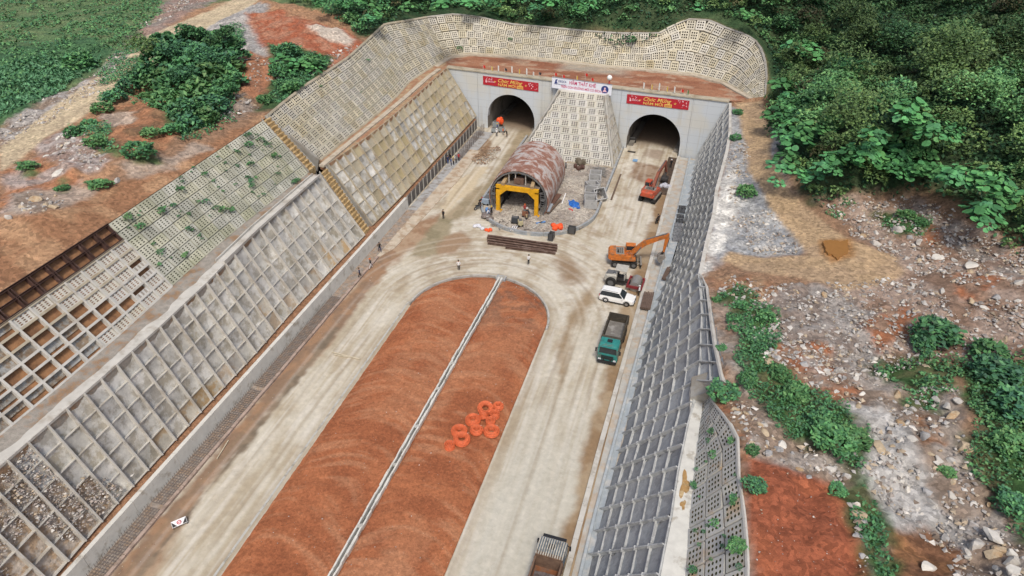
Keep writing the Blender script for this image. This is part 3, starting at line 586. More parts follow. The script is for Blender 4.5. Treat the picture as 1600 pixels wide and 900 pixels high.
class Slope:
    def __init__(s, foot, top, ncol, nrow, matched=False, skew=None):
        if matched: s.F = resample(foot, ncol+1); s.T = resample(top, ncol+1)
        else: s.F = resample(foot, ncol+1); s.T = resample(top, ncol+1)
        s.nc, s.nr = ncol, nrow
    def pt(s, i, j):
        """i along 0..ncol, j up 0..nrow (both may be fractional)"""
        i = min(max(i, 0), s.nc); k = min(int(i), s.nc-1); f = i-k; a = s.F[k]*(1-f)+s.F[k+1]*f; b = s.T[k]*(1-f)+s.T[k+1]*f
        return Vector(a+(b-a)*(j/s.nr))
    def nrm(s, i, j):
        e = .3; a = s.pt(min(i+e, s.nc), j)-s.pt(max(i-e, 0), j); b = s.pt(i, j+e)-s.pt(i, j-e); n = a.cross(b).normalized()
        c = Vector((-25, 90, 40))-s.pt(i, j)
        return n if n.dot(c) > 0 else -n
    def frame(s, i0, i1, j0, j1, off=0., sz=.3):
        p = s.pt((i0+i1)/2, (j0+j1)/2); ax = s.pt(i1, (j0+j1)/2)-s.pt(i0, (j0+j1)/2); ay = s.pt((i0+i1)/2, j1)-s.pt((i0+i1)/2, j0)
        lx, ly = ax.length, ay.length; x = ax.normalized(); n = s.nrm((i0+i1)/2, (j0+j1)/2); y = n.cross(x); 
        if y.dot(ay) < 0: y = -y; x = -x
        y = n.cross(x) if x.cross(n).dot(ay) < 0 else -x.cross(n)*-1
        y = n.cross(x)
        M = Matrix((x, y, n)).transposed().to_4x4(); M.translation = p+n*off
        return M @ Matrix.Diagonal((lx, ly, sz, 1))
    def backing(s, name, m, parent, depth=.45, kind=None):
        vs = []; n = s.nc+1; rows = [0, s.nr*.33, s.nr*.66, s.nr]
        for j in rows:
            for i in range(n): vs.append(tuple(s.pt(i, j)-s.nrm(i, j)*depth))
        fs = [(r*n+i, r*n+i+1, (r+1)*n+i+1, (r+1)*n+i) for r in range(len(rows)-1) for i in range(s.nc)]
        me = bpy.data.meshes.new(name); me.from_pydata(vs, [], fs); me.materials.append(m); me.update(); return link(name, me, parent)
    def rib_along(s, j, w, h, m, parent, i0=0, i1=None, name='rib'):
        i1 = s.nc if i1 is None else i1; b = MB(); n = int((i1-i0))+1; vs = []
        for k in range(n):
            i = i0+k; p = s.pt(i, j); q = s.nrm(i, min(max(j, .3), s.nr-.3)); up = (s.pt(i, s.nr)-s.pt(i, 0)).normalized()
            for a, c in ((-w/2, -.4), (w/2, -.4), (w/2, h), (-w/2, h)): vs.append(tuple(p+up*a+q*c))
        fs = [(k*4+a, (k+1)*4+a, (k+1)*4+(a+1) % 4, k*4+(a+1) % 4) for k in range(n-1) for a in range(4)]
        fs += [(0, 1, 2, 3), (4*n-1, 4*n-2, 4*n-3, 4*n-4)]
        b.add(vs, fs); return b.build(name, m, parent)
    def rib_up(s, i, w, h, m, parent, j0=0, j1=None, name='rib'):
        j1 = s.nr if j1 is None else j1; b = MB(); vs = []; al = (s.pt(min(i+.5, s.nc), 0)-s.pt(max(i-.5, 0), 0)).normalized()
        for j in (j0, j1):
            p = s.pt(i, j); q = s.nrm(i, min(max(j, .3), s.nr-.3))
            for a, c in ((-w/2, -.4), (w/2, -.4), (w/2, h), (-w/2, h)): vs.append(tuple(p+al*a+q*c))
        b.add(vs, [(0, 1, 2, 3), (7, 6, 5, 4)]+[(a, 4+a, 4+(a+1) % 4, (a+1) % 4) for a in range(4)]); return b.build(name, m, parent)
def put(me, M, parent, name='panel'):
    o = bpy.data.objects.new(name, me); C.objects.link(o); o.parent = parent; o.matrix_world = M; return o
def thing_at(name, label, cat, p, group=None):
    e = empty(name, tuple(p)); tag(e, label, cat, group); return e
# NOTE parts keep world matrices: parents are plain translated empties
def put(me, M, parent, name='panel'):
    o = bpy.data.objects.new(name, me); C.objects.link(o); o.parent = parent
    o.matrix_parent_inverse = Matrix.Translation(-parent.location) if parent and parent.parent is None else Matrix()
    o.matrix_basis = M; return o
def home(parent):
    """children built in world coordinates stay where they are under a moved empty"""
    inv = Matrix.Translation(-Vector(parent.location))
    for c in parent.children:
        if c.matrix_parent_inverse == Matrix(): c.matrix_parent_inverse = inv
# ---------------------------------------------------------------- lower left slope, near part
def shot_slope(S, root, mats, ribm, rw=.12, rh=.14, depth=.16, sag=.45, skip=None, seed=5, stain=True, ribevery=1, maxp=300, bot=None, rha=None):
    units = [[pillow_unit('infill_panel', m, seed+k, sag) for k in range(5)] for m in mats]
    r = random.Random(seed)
    for i in range(S.nc):
        for j in range(S.nr):
            if skip and skip(i, j): continue
            mi = pick(S, i, j, len(mats), r); o = put(r.choice(units[mi]), S.frame(i, i+1, j, j+1, off=-depth+r.uniform(-.06, .04), sz=.5), root)
    for j in range(S.nr+1): S.rib_along(j, rw*(1 if rha is None else .6), (rh if rha is None else rha)+(.004 if j % 2 else 0), ribm, root)
    for i in range(S.nc+1): S.rib_up(i, rw, rh+.035, ribm, root)
L2 = Slope(L2_BOT, L2_TOP, 36, 5)
root = thing_at('retaining_slope', 'near lower left slope of grey sprayed concrete panels, below the open frames', 'retaining wall', L2.pt(15, 0), 'faced slopes of the cutting')
def pick(S, i, j, n, r):
    # foot row is mud washed here and there
    if j == 0 and r.random() < .6 and S.pt(i, 0).y < 75: return 1
    return 1 if r.random() < .015+.06*(j == 1) else 0
def l2skip(i, j): return S_y(L2, i, j) < 23.4+(4-j)*1.35
def S_y(S, i, j): return S.pt(i+.5, j+.5).y
L2.backing('earth_backing', mat('rubble_bed', px(196,182,166), var=.25, scale=2.5, c2=px(186,158,126), cover=.5, cscale=1.2, bump=.12, bscale=3), root, .36)
shot_slope(L2, root, [SHOT, SHOT_B], CONC_L, rw=.13, rh=.24, rha=.06, depth=.09, sag=.42, skip=l2skip)
# rubble lies in the open cells
home(root)
# ---------------------------------------------------------------- lower left slope, far part
L1 = Slope(L1_BOT, L1_TOP, 23, 6)
root = thing_at('retaining_slope', 'far lower left slope of tan and grey concrete panels meeting the portal wall', 'retaining wall', L1.pt(12, 0), 'faced slopes of the cutting')
def pick(S, i, j, n, r):
    q = fbm(np.array([i*.35]), np.array([j*.12]), 77, 2)[0]; return 1 if (q > .47 and i > 4) or r.random() < .08 else 0
shot_slope(L1, root, [SHOT, SHOT_Y], RIB_Y, rw=.13, rh=.2, rha=.09, depth=.1, sag=.5, seed=9)
L1.backing('earth_backing', EARTH, root, .7)
# side wall facing the stair channel
vs = [tuple(L1.pt(0, 0)+Vector((0, -.12, .12))), tuple(L1.pt(0, 6)+Vector((0, -.12, .12))), tuple(L1.pt(0, 6)+Vector((-.3, -.12, -2.2))), tuple(L1.pt(0, 0)+Vector((-.8, -.12, -2.6)))]
vs += [(a, b+.3, c) for a, b, c in vs]
b = MB(); b.add(vs, [(0, 1, 2, 3), (7, 6, 5, 4), (0, 4, 5, 1), (1, 5, 6, 2), (2, 6, 7, 3), (3, 7, 4, 0)]); b.build('side_wall', CONC, root)
home(root)
# ---------------------------------------------------------------- upper left slope, far part, wrapping round behind the portal
k = 7
UFT = [np.array(p) for p in UF_TOP]
splitF = resample(UF_FOOT, 200); 
fa = np.array([tuple(p) for p in UF_FOOT]); ia = np.argmin(np.hypot(splitF[:, 0]+54.6, splitF[:, 1]-136)); itp = resample(UF_TOP, 200); ib = np.argmin(np.hypot(itp[:, 0]+59.7, itp[:, 1]-139.4))
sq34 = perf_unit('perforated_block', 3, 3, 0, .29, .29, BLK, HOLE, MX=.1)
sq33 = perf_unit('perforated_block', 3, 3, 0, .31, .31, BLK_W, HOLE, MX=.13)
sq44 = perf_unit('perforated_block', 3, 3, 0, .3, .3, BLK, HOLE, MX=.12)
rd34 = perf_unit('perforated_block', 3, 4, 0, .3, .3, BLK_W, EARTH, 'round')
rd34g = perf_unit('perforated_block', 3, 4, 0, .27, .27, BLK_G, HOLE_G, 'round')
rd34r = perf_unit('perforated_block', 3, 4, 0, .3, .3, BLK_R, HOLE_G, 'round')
def block_slope(S, root, unit, jit=.04, gap=.94, seed=3, m=BLK, skip=None, backing=EARTH, stagger=0., limit=300):
    r = random.Random(seed)
    for i in range(S.nc):
        for j in range(S.nr):
            if skip and skip(i, j): continue
            M = S.frame(i, i+1, j, j+1, off=.06+r.uniform(-jit, jit)*1.3, sz=.3)
            M = M @ Matrix.Diagonal((gap+r.uniform(-.01, .01), gap+r.uniform(-.01, .01), 1, 1)) @ Matrix.Rotation(r.uniform(-.012, .012), 4, 'X')
            put(unit, M, root, 'perforated_block')
    S.backing('mortar_bed', m, root, .5)
UFa = Slope(splitF[:ia+1], itp[:ib+1], 32, 7)
root = thing_at('block_slope', 'upper left slope of cream perforated blocks, left of the bend behind the portal', 'retaining wall', UFa.pt(12, 0), 'faced slopes of the cutting')
block_slope(UFa, root, sq34, seed=3)
# end wall at the stair channel and the coping on top
a0, a1 = UFa.pt(0, 0), UFa.pt(0, 7); b = MB()
b.add([tuple(a0+Vector((0, -.3, .25))), tuple(a1+Vector((0, -.3, .25))), tuple(a1+Vector((0, -.3, -1.8))), tuple(a0+Vector((-.6, -.3, -1.8))), tuple(a0+Vector((0, .05, .25))), tuple(a1+Vector((0, .05, .25))), tuple(a1+Vector((0, .05, -1.8))), tuple(a0+Vector((-.6, .05, -1.8)))], [(0, 1, 2, 3), (7, 6, 5, 4), (0, 4, 5, 1), (1, 5, 6, 2), (2, 6, 7, 3), (3, 7, 4, 0)])
b.build('end_wall', CONC, root)
UFa.rib_along(7, .35, .2, RIB_Y, root, name='coping'); UFa.rib_along(0, .3, .18, RIB_Y, root, name='foot_beam'); home(root)
UFb = Slope(splitF[ia:], itp[ib:], 44, 5)
root = thing_at('block_slope', 'slope of cream perforated blocks behind the red earth platform, below the forest', 'retaining wall', UFb.pt(20, 0), 'faced slopes of the cutting')
block_slope(UFb, root, sq44, seed=8, jit=.09, gap=.92)
UFb.rib_along(5, .3, .2, CONC, root, name='coping'); UFb.rib_along(0, .3, .18, RIB_Y, root, name='foot_beam'); home(root)
# ---------------------------------------------------------------- upper left slope, near part, overgrown, then unfinished frames
UN = Slope([p for p in UN_FOOT], [p for p in UN_TOP], 34, 8)
def ycol(S, y):      # column whose foot is nearest a given y
    return min(range(S.nc+1), key=lambda i: abs(S.pt(i, 0).y-y))
ic = ycol(UN, 48.5)
root = thing_at('block_slope', 'upper left slope of greenish grey perforated blocks with weeds growing from the holes', 'retaining wall', UN.pt(7, 0), 'faced slopes of the cutting')
UNa = Slope([tuple(UN.pt(i, 0)) for i in range(ic+1)], [tuple(UN.pt(i, 8)) for i in range(ic+1)], ic, 7)
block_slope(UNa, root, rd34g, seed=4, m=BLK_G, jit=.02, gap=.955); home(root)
root = thing_at('frame_slope', 'unfinished upper left slope of open concrete frames, a few filled with white perforated blocks', 'retaining wall', UN.pt(ic+4, 0), 'faced slopes of the cutting')
nU = UN.nc-ic
UNb = Slope([tuple(UN.pt(ic+i, 0)) for i in range(nU+1)], [tuple(UN.pt(ic+i, 8)) for i in range(nU+1)], nU, 8)
UNb.F = np.array([UNb.F[i] for i in range(nU+1)])
filled = {0: {5: 1, 4: 1, 3: .5, 2: .5, 1: 1, 0: 1}, 1: {5: 1, 4: 1, 3: 1, 2: 1, 1: .5, 0: 1}, 2: {5: 1, 4: 1, 3: 1, 2: 1, 0: 1}, 3: {5: 1, 4: 1, 3: 1, 1: 0, 0: 1}, 4: {5: 1, 4: 1, 0: 1}, 5: {5: 1}, 6: {5: 1}}
for i, d in filled.items():
    for j, fr in d.items():
        if fr == 0: continue
        j0 = j+.06; j1 = j+(.94 if fr == 1 else .55)
        put(rd34, UNb.frame(i+.06, i+.94, j0, j1, off=-.05, sz=.14), root, 'perforated_block')
r_u = random.Random(8); gu = [pillow_unit('rock_fill', m, 300+q, .5) for q, m in enumerate((mat('grey_sheet', px(172,172,168), var=.25, scale=2, c2=px(150,130,106), cover=.5, bump=.05), mat('grey_rock_fill', px(150,146,138), var=.3, scale=2.5, c2=px(140,118,94), cover=.5, bump=.08), MATS['grey_sheet']))]
for i in range(5, nU):
    for j in range(6):
        if i in filled and filled[i].get(j) or r_u.random() > .1+.07*i: continue
        jj = j+r_u.choice((0, .3, .45)); put(r_u.choice(gu), UNb.frame(i, i+1, jj, j+1, off=-.26, sz=.25), root, 'rock_fill')
for j in range(7): UNb.rib_along(j, .24, .1+(.004 if j % 2 else 0), RIB_Y if j > 3 else CONC_L, root)
for i in range(nU+1): UNb.rib_up(i, .22, .112, CONC_L, root, 0, 6)
UNb.backing('earth_backing', EARTH, root, .4)
# grey rock and sheet showing low in the near cells
home(root)
STEEL = mat('brown_formwork', px(96,70,62), rough=.7, var=.2, scale=2, c2=px(128,104,98), cover=.3, metal=.2)
root = thing_at('formwork_grid', 'dark brown steel formwork grid on bare earth above the white block frames', 'formwork', UNb.pt(5, 6), None)
for j in (6.12, 7.05, 7.97):
    for dj in (-.07, .07): UNb.rib_along(j+dj, .05, .14, STEEL, root, name='formwork_rail', i1=nU)
for i in range(nU+1):
    for di in (-.07, .07):
        if 0 <= i+di <= nU: UNb.rib_up(i+di, .05, .146, STEEL, root, 6.2, 7.9, name='formwork_rail')
home(root)
# ---------------------------------------------------------------- stair channel between the two halves
def stairs(name, a, b_, w, n, label, m):
    root = thing_at(name, label, 'steps', a, 'step channels down the left side'); a = Vector(a); b_ = Vector(b_); bb = MB()
    for k in range(n):
        p = a.lerp(b_, (k+.5)/n); d = (b_-a)/n
        o = MB().box(p+Vector((0, 0, -.4)), (abs(d.x)*1.15, w, .8+abs(d.z)*.4)).build('step', m, root)
    for s in (-1, 1):
        o = MB(); q = [a+Vector((0, s*w/2, .28)), b_+Vector((0, s*w/2, .28)), b_+Vector((0, s*w/2, -1)), a+Vector((0, s*w/2, -1))]
        v = [tuple(x+Vector((0, -.08, 0))) for x in q]+[tuple(x+Vector((0, .08, 0))) for x in q]
        o.add(v, [(0, 1, 2, 3), (7, 6, 5, 4), (0, 4, 5, 1), (1, 5, 6, 2), (2, 6, 7, 3), (3, 7, 4, 0)]).build('side_kerb', CONC, root)
    home(root); return root
STEP = mat('ochre_stained_concrete', px(184,150,92), var=.2, scale=2, c2=px(206,176,120), cover=.5, cscale=2)
stairs('stair_channel', (-46.6, 79.8, 2.3), (-52.3, 79.8, 11.8), 1.9, 18, 'ochre stained step channel down the lower slope, ending at the concrete wall', STEP)
stairs('stair_channel', (-53.6, 79.1, 11.9), (-59.4, 78.7, 19.3), 1.7, 15, 'ochre stained step channel down the upper slope beside the perforated blocks', STEP)
# ---------------------------------------------------------------- berms
def strip(name, A, B_, th, m, label=None, cat=None, kind='structure', n=60, parent=None, dz=0):
    A = resample(A, n); B_ = resample(B_, n); b = MB(); vs = []
    for a, c in zip(A, B_): vs += [(a[0], a[1], a[2]+dz), (c[0], c[1], c[2]+dz), (c[0], c[1], c[2]-th), (a[0], a[1], a[2]-th)]
    fs = [(4*i+k, 4*i+4+k, 4*i+4+(k+1) % 4, 4*i+(k+1) % 4) for i in range(n-1) for k in range(4)]+[(0, 1, 2, 3), (4*n-1, 4*n-2, 4*n-3, 4*n-4)]
    o = b.add(vs, fs).build(name, m, parent); 
    if label: tag(o, label, cat)
    elif kind and not parent: tag(o, kind=kind)
    return o
def off(P, dx, dy=0, dz=0): return [(p[0]+dx, p[1]+dy, p[2]+dz) for p in P]
strip('berm', off(L2_TOP, .1, 0, .02), [(p[0]-.2, p[1], 12.03) for p in UN_FOOT], 1.5, mat('berm_gravel', px(168,160,148), var=.2, scale=2, c2=px(160,128,96), cover=.45, cscale=.5, bump=.08))
strip('berm', off(L1_TOP, .1, 0, .02), [(p[0]-.2, p[1], 12.0) for p in UF_FOOT[:7]], 1.5, mat('berm_earth', px(176,128,92), var=.2, scale=1.5, c2=px(190,160,120), cover=.5, cscale=.8, bump=.06))
MID = [(-52.9,80.6,12),(-52.9,91,12),(-52.8,101,12),(-52.9,112,12),(-53.2,122,12),(-53.0,128,12)]
strip('berm_path', off(MID, .35, 0, .12), off(MID, -.5, 0, .12), .3, mat('path_screed', px(206,192,168), var=.1, scale=1.5, c2=px(180,164,140), cover=.4))
# the curved path kerb behind the platform
KA = [(p[0], p[1], 12.02) for p in UF_FOOT[5:]]; 
def inset(P, d):
    out = []; 
    for i, p in enumerate(P):
        a = np.array(P[max(i-1, 0)][:2]); b_ = np.array(P[min(i+1, len(P)-1)][:2]); t = (b_-a)/np.linalg.norm(b_-a); n = np.array([t[1], -t[0]]); out.append((p[0]+n[0]*d, p[1]+n[1]*d, p[2]))
    return out
strip('kerb_path', KA, inset(KA, 1.1), .5, mat('path_screed', px(206,192,168)), n=90)
# gutter on the near berm: two pale walls and a channel
GUT = [(-51.9,78,12),(-51.9,66,12),(-52.0,55,12)]; 
root = thing_at('gutter', 'pale concrete gutter along the berm between the two left slopes', 'gutter', GUT[1])
A = [(-52.55, 77.5, 12.02), (-52.2, 62, 12.02), (-51.6, 54, 12.02)]
strip('channel_floor', off(A, 0, 0, .02), off(A, 1.0, 0, .02), .05, CONC_L, parent=root)
for dx in (-.12, 1.0): strip('channel_wall', off(A, dx, 0, .32), off(A, dx+.14, 0, .32), .34, CONC_L, parent=root)
home(root)
# irregular concrete lip along the top of the near lower slope
def lip(name, P, w, m, label, seed, th=.25, n=120):
    P = resample(P, n); r = np.random.default_rng(seed); a = [(p[0]-w*(.6+.8*fbm(np.array([p[1]*.5]), np.array([0.]), seed, 3)[0]), p[1], p[2]+.08) for p in P]; c = [(p[0]+.15, p[1], p[2]+.12) for p in P]
    return strip(name, a, c, th, m, label, 'coping', n=n)
lip('slope_coping', [p for p in L2_TOP if p[1] < 60], 1.0, CONC_L, 'rough spilled concrete lip along the top of the near left slope', 3)
# ---------------------------------------------------------------- right slope
def skewed(P, top):
    return P
n_ = 44
RF = resample(R_TOE, 400); RT = resample(R_TOP, 400)
def aty(P, y):
    i = np.argsort(P[:, 1]); return np.array([np.interp(y, P[i, 1], P[i, k]) for k in range(3)])
ys = np.linspace(125.9, 14, n_+1); Ff = []; Tt = []
for y in ys:
    sk = 4.6*float(sstep(0, 18, 125.9-y)); a = aty(RF, y); c = aty(RT, y-sk); c[1] = y-sk; Ff.append(a); Tt.append(c)
RS = Slope(Ff, Tt, n_, 6); RS.F = np.array(Ff); RS.T = np.array(Tt)
root = thing_at('retaining_slope', 'steep right slope of blue grey concrete panels and slanting ribs along the drain', 'retaining wall', RS.pt(20, 0), 'faced slopes of the cutting')
def pick(S, i, j, n, r): return 0
shot_slope(RS, root, [SHOT_R], RIB_R, rw=.12, rh=.2, rha=.06, depth=.06, sag=.3, seed=21)
for i in range(n_+1):      # nodes where the ribs cross
    if i % 1 == 0:
        for j in range(1, 6):
            if i == 0 and j == 1: ab = MB().box((0, 0, 0), (.26, .26, .3)).mesh('anchor_block', RIB_R)
            put(ab, Matrix.Translation(RS.pt(i, j)+RS.nrm(i, j)*.1), root, 'anchor_block')
RS.backing('earth_backing', EARTH_G, root, .6); home(root)
# wing above the kink
W0 = [tuple(RS.pt(i, 6)) for i in range(n_+1) if 50 <= RS.pt(i, 6).y <= 68.5]
WG = Slope(W0, R_WING, max(4, len(W0)-1), 2)
root = thing_at('retaining_wing', 'triangular wing of concrete panels widening at the top of the right slope', 'retaining wall', WG.pt(3, 0), 'faced slopes of the cutting')
shot_slope(WG, root, [SHOT_R], RIB_R, rw=.12, rh=.2, rha=.06, depth=.06, sag=.3, seed=31)
WG.backing('earth_backing', EARTH_G, root, .5)
WG.rib_along(2, .35, .3, CONC_L, root, name='coping')
pw = [tuple(WG.pt(WG.nc, 2)), tuple(WG.pt(WG.nc, 0)), tuple(WG.pt(WG.nc, 0)-Vector((0, 0, .6))), tuple(WG.pt(WG.nc, 2)-Vector((0, 0, 1.3)))]
b = MB(); b.add(pw+[(x, y-.4, z) for x, y, z in pw], [(0, 1, 2, 3), (7, 6, 5, 4), (0, 4, 5, 1), (1, 5, 6, 2), (2, 6, 7, 3), (3, 7, 4, 0)]); b.build('end_wall', CONC, root); home(root)
# white berm on the right, near
strip('white_berm', [(2.7,49.4,11.0)]+off(R_TOP[12:], .12, 0, .06), [(3.9,49.4,10.9)]+off(RB_FOOT[1:], .1, 0, .06), .8, CONC_W)
b = MB(); q = [(2.7, 50.6, 11.2), (5.7, 50.4, 13.5), (5.2, 47.6, 13.2), (4.0, 47.9, 10.8), (2.8, 47.9, 11.05)]; b.add(q+[(x, y, z-2.5) for x, y, z in q], [(0, 1, 2, 3, 4)]+[(k, (k+1) % 5, 5+(k+1) % 5, 5+k) for k in range(5)]); o = b.build('berm', CONC); tag(o, kind='structure')
# coping of the whole right slope top
strip('slope_coping', off(R_TOP[:8], -.05, 0, .1), off(R_TOP[:8], .4, 0, .1), .5, CONC_L, 'narrow pale concrete coping along the top of the right slope', 'coping', n=60)
RB = Slope(RB_FOOT, RB_TOP, 24, 3)
root = thing_at('block_slope', 'near right slope of grey round-holed blocks above the white berm', 'retaining wall', RB.pt(10, 0), 'faced slopes of the cutting')
block_slope(RB, root, rd34r, seed=14, m=BLK_R, jit=.02, gap=.94)
RB.rib_along(3, .2, .12, CONC_L, root, name='coping'); home(root)
# ================================================================== portal wall with two tunnel mouths
pd = PORT_R-PORT_L; PLEN = float(np.linalg.norm(pd)); pd = pd/PLEN; pn = np.array([pd[1], -pd[0]])      # pn points to the camera
def PW(s, z, o=0.): return (PORT_L[0]+pd[0]*s+pn[0]*o, PORT_L[1]+pd[1]*s+pn[1]*o, z)
def s_of(x): return (x-PORT_L[0])/pd[0]
ARCH = [(s_of(-38.4), 5.15, 2.6), (s_of(-9.05), 5.15, 2.45)]
def arch_h(s):
    for c, r, zc in ARCH:
        if abs(s-c) < r: return zc+math.sqrt(r*r-(s-c)**2)
    return 0.
PCON = bpy.data.materials.new('portal_concrete'); N, L, P_ = nodes(PCON)
geo = N.new('ShaderNodeNewGeometry'); mp = N.new('ShaderNodeMapping'); mp.inputs['Scale'].default_value = (1.1, 1.1, .07); L.new(geo.outputs['Position'], mp.inputs[0])
n1 = N.new('ShaderNodeTexNoise'); n1.inputs['Scale'].default_value = 1.; n1.inputs['Detail'].default_value = 6; L.new(mp.outputs[0], n1.inputs[0])
n2 = N.new('ShaderNodeTexNoise'); n2.inputs['Scale'].default_value = .22; n2.inputs['Detail'].default_value = 5; L.new(geo.outputs['Position'], n2.inputs[0])
r1 = N.new('ShaderNodeMapRange'); r1.inputs[1].default_value = .58; r1.inputs[2].default_value = .74; L.new(n1.outputs[0], r1.inputs[0])
r2 = N.new('ShaderNodeMapRange'); r2.inputs[1].default_value = .45; r2.inputs[2].default_value = .65; L.new(n2.outputs[0], r2.inputs[0])
m1 = N.new('ShaderNodeMix'); m1.data_type = 'RGBA'; m1.inputs[6].default_value = (*px(214,222,228), 1); m1.inputs[7].default_value = (*px(220,220,212), 1); L.new(r2.outputs[0], m1.inputs[0])
mm = N.new('ShaderNodeMath'); mm.operation = 'MULTIPLY'; mm.inputs[1].default_value = .55; L.new(r1.outputs[0], mm.inputs[0])
m2 = N.new('ShaderNodeMix'); m2.data_type = 'RGBA'; L.new(m1.outputs[2], m2.inputs[6]); m2.inputs[7].default_value = (*px(186,166,120), 1); L.new(mm.outputs[0], m2.inputs[0]); sp_ = N.new('ShaderNodeSeparateXYZ'); L.new(geo.outputs['Position'], sp_.inputs[0]); acc = None
for ax_i, per, th_j in ((2, 1.5, .97), (0, 2.4, .985)):
    a1 = N.new('ShaderNodeMath'); a1.operation = 'MULTIPLY'; a1.inputs[1].default_value = 1/per; L.new(sp_.outputs[ax_i], a1.inputs[0]); a2 = N.new('ShaderNodeMath'); a2.operation = 'FRACT'; L.new(a1.outputs[0], a2.inputs[0]); a3 = N.new('ShaderNodeMath'); a3.operation = 'GREATER_THAN'; a3.inputs[1].default_value = th_j; L.new(a2.outputs[0], a3.inputs[0])
    if acc is None: acc = a3
    else: a4 = N.new('ShaderNodeMath'); a4.operation = 'MAXIMUM'; L.new(acc.outputs[0], a4.inputs[0]); L.new(a3.outputs[0], a4.inputs[1]); acc = a4
a5 = N.new('ShaderNodeMath'); a5.operation = 'MULTIPLY'; a5.inputs[1].default_value = .35; L.new(acc.outputs[0], a5.inputs[0])
m3 = N.new('ShaderNodeMix'); m3.data_type = 'RGBA'; L.new(a5.outputs[0], m3.inputs[0]); L.new(m2.outputs[2], m3.inputs[6]); m3.inputs[7].default_value = (*px(120,124,124), 1)
L.new(m3.outputs[2], P_.inputs['Base Color']); P_.inputs['Roughness'].default_value = .8
LINING = mat('tunnel_lining', px(150,144,134), var=.15, scale=.5, c2=px(118,112,104), cover=.4)
SK = Vector(PW(PLEN/2, 0)); root = thing_at('tunnel_portal', 'pale blue grey concrete portal wall with two round tunnel mouths', 'tunnel portal', SK)
def wall_piece(s0, s1, parent, name='wall_bay'):
    """one pour of the head wall between two joints"""
    ss = list(np.arange(s0, s1, .25))+[s1]
    for c, r, z in ARCH:
        for e in (c-r, c+r, c-r-.001, c+r+.001):
            if s0 < e < s1: ss.append(e)
    ss = sorted(set(ss)); b = MB()
    for a, c in zip(ss[:-1], ss[1:]):
        m = (a+c)/2; ins = any(abs(m-q[0]) < q[1] for q in ARCH); ha = arch_h(a) if ins else -.6; hc = arch_h(c) if ins else -.6
        if ins and ha == 0: ha = ARCH[0][2] if m < PLEN/2 else ARCH[1][2]
        if ins and hc == 0: hc = ARCH[0][2] if m < PLEN/2 else ARCH[1][2]
        v = [PW(a, ha), PW(c, hc), PW(c, PORT_H), PW(a, PORT_H), PW(a, ha, -1.2), PW(c, hc, -1.2), PW(c, PORT_H, -1.2), PW(a, PORT_H, -1.2)]
        b.add(v, [(0, 1, 2, 3), (7, 6, 5, 4), (0, 4, 5, 1), (2, 6, 7, 3)])
    # jambs under the springing
    o = b.build(name, PCON, parent); return o
joints = [0, ARCH[0][0]-7.2, ARCH[0][0]+6.6, ARCH[1][0]-7.0, ARCH[1][0]+6.4, PLEN]
# recessed joints: bays stop 3 cm short of each other
for a, c in zip(joints[:-1], joints[1:]): wall_piece(a+.02, c-.02, root)
b = MB(); b.bar(PW(-.3, 5.5, -.7), PW(PLEN+.1, 5.5, -.7), .9, 12.0) if False else None
for k, (a, c) in enumerate(zip(joints[:-1], joints[1:])):
    b = MB(); b.bar(PW(a+.02, PORT_H+.1, -.55), PW(c-.02, PORT_H+.1, -.55), 1.5, .2); b.build('wall_coping', RIB_Y, root)
for c, r, zc in ARCH:
    # lining tube going in, with its end far inside
    b = MB(); n = 40; Lk = 46; prof = []
    a0 = math.pi*1.0
    for k in range(n+1):
        t = math.pi-math.pi*k/n; prof.append((r*math.cos(t), zc+r*math.sin(t)))
    prof = [(-r, -.4)]+prof+[(r, -.4)]
    vs = []; rows = [(-0.02+.0, 1.0), (-1.3, 1.0), (-10, 1.), (-25, 1.), (-Lk, 1.)]
    for o_, q in rows:
        for a, z in prof: vs.append(PW(c+a, z, o_-.0))
    m_ = len(prof); fs = [(i*m_+k, i*m_+k+1, (i+1)*m_+k+1, (i+1)*m_+k) for i in range(len(rows)-1) for k in range(m_-1)]
    fs.append(tuple((len(rows)-1)*m_+k for k in range(m_)))
    b.add(vs, fs); b.build('tunnel_lining', LINING, root, smooth=True)
    # raised walkway on either side inside
    for s_ in (-1, 1):
        b = MB(); b.bar(PW(c+s_*(r-.65), .25, -1.5), PW(c+s_*(r-.65), .25, -44), .9, .7); b.build('walkway', LINING, root)
# solid ground behind the wall so that no light leaks round the tubes
home(root)
for c, r, zc in []: pass
HB_ = MB()
S0, S1 = -2, PLEN+1
def slab(s0, s1, z0, z1): 
    v = [PW(s0, z0, -1.25), PW(s1, z0, -1.25), PW(s1, z1, -1.25), PW(s0, z1, -1.25), PW(s0, z0, -52), PW(s1, z0, -52), PW(s1, z1, -52), PW(s0, z1, -52)]
    HB_.add(v, [(0, 1, 2, 3), (7, 6, 5, 4), (0, 4, 5, 1), (1, 5, 6, 2), (2, 6, 7, 3), (3, 7, 4, 0)])
slab(S0, ARCH[0][0]-5.4, -.6, 8.2); slab(ARCH[0][0]+5.4, ARCH[1][0]-5.4, -.6, 8.2); slab(ARCH[1][0]+5.4, S1, -.6, 8.2); slab(S0, S1, 8.25, 11.2)
o = HB_.build('bedrock', EARTH_G); tag(o, kind='structure')
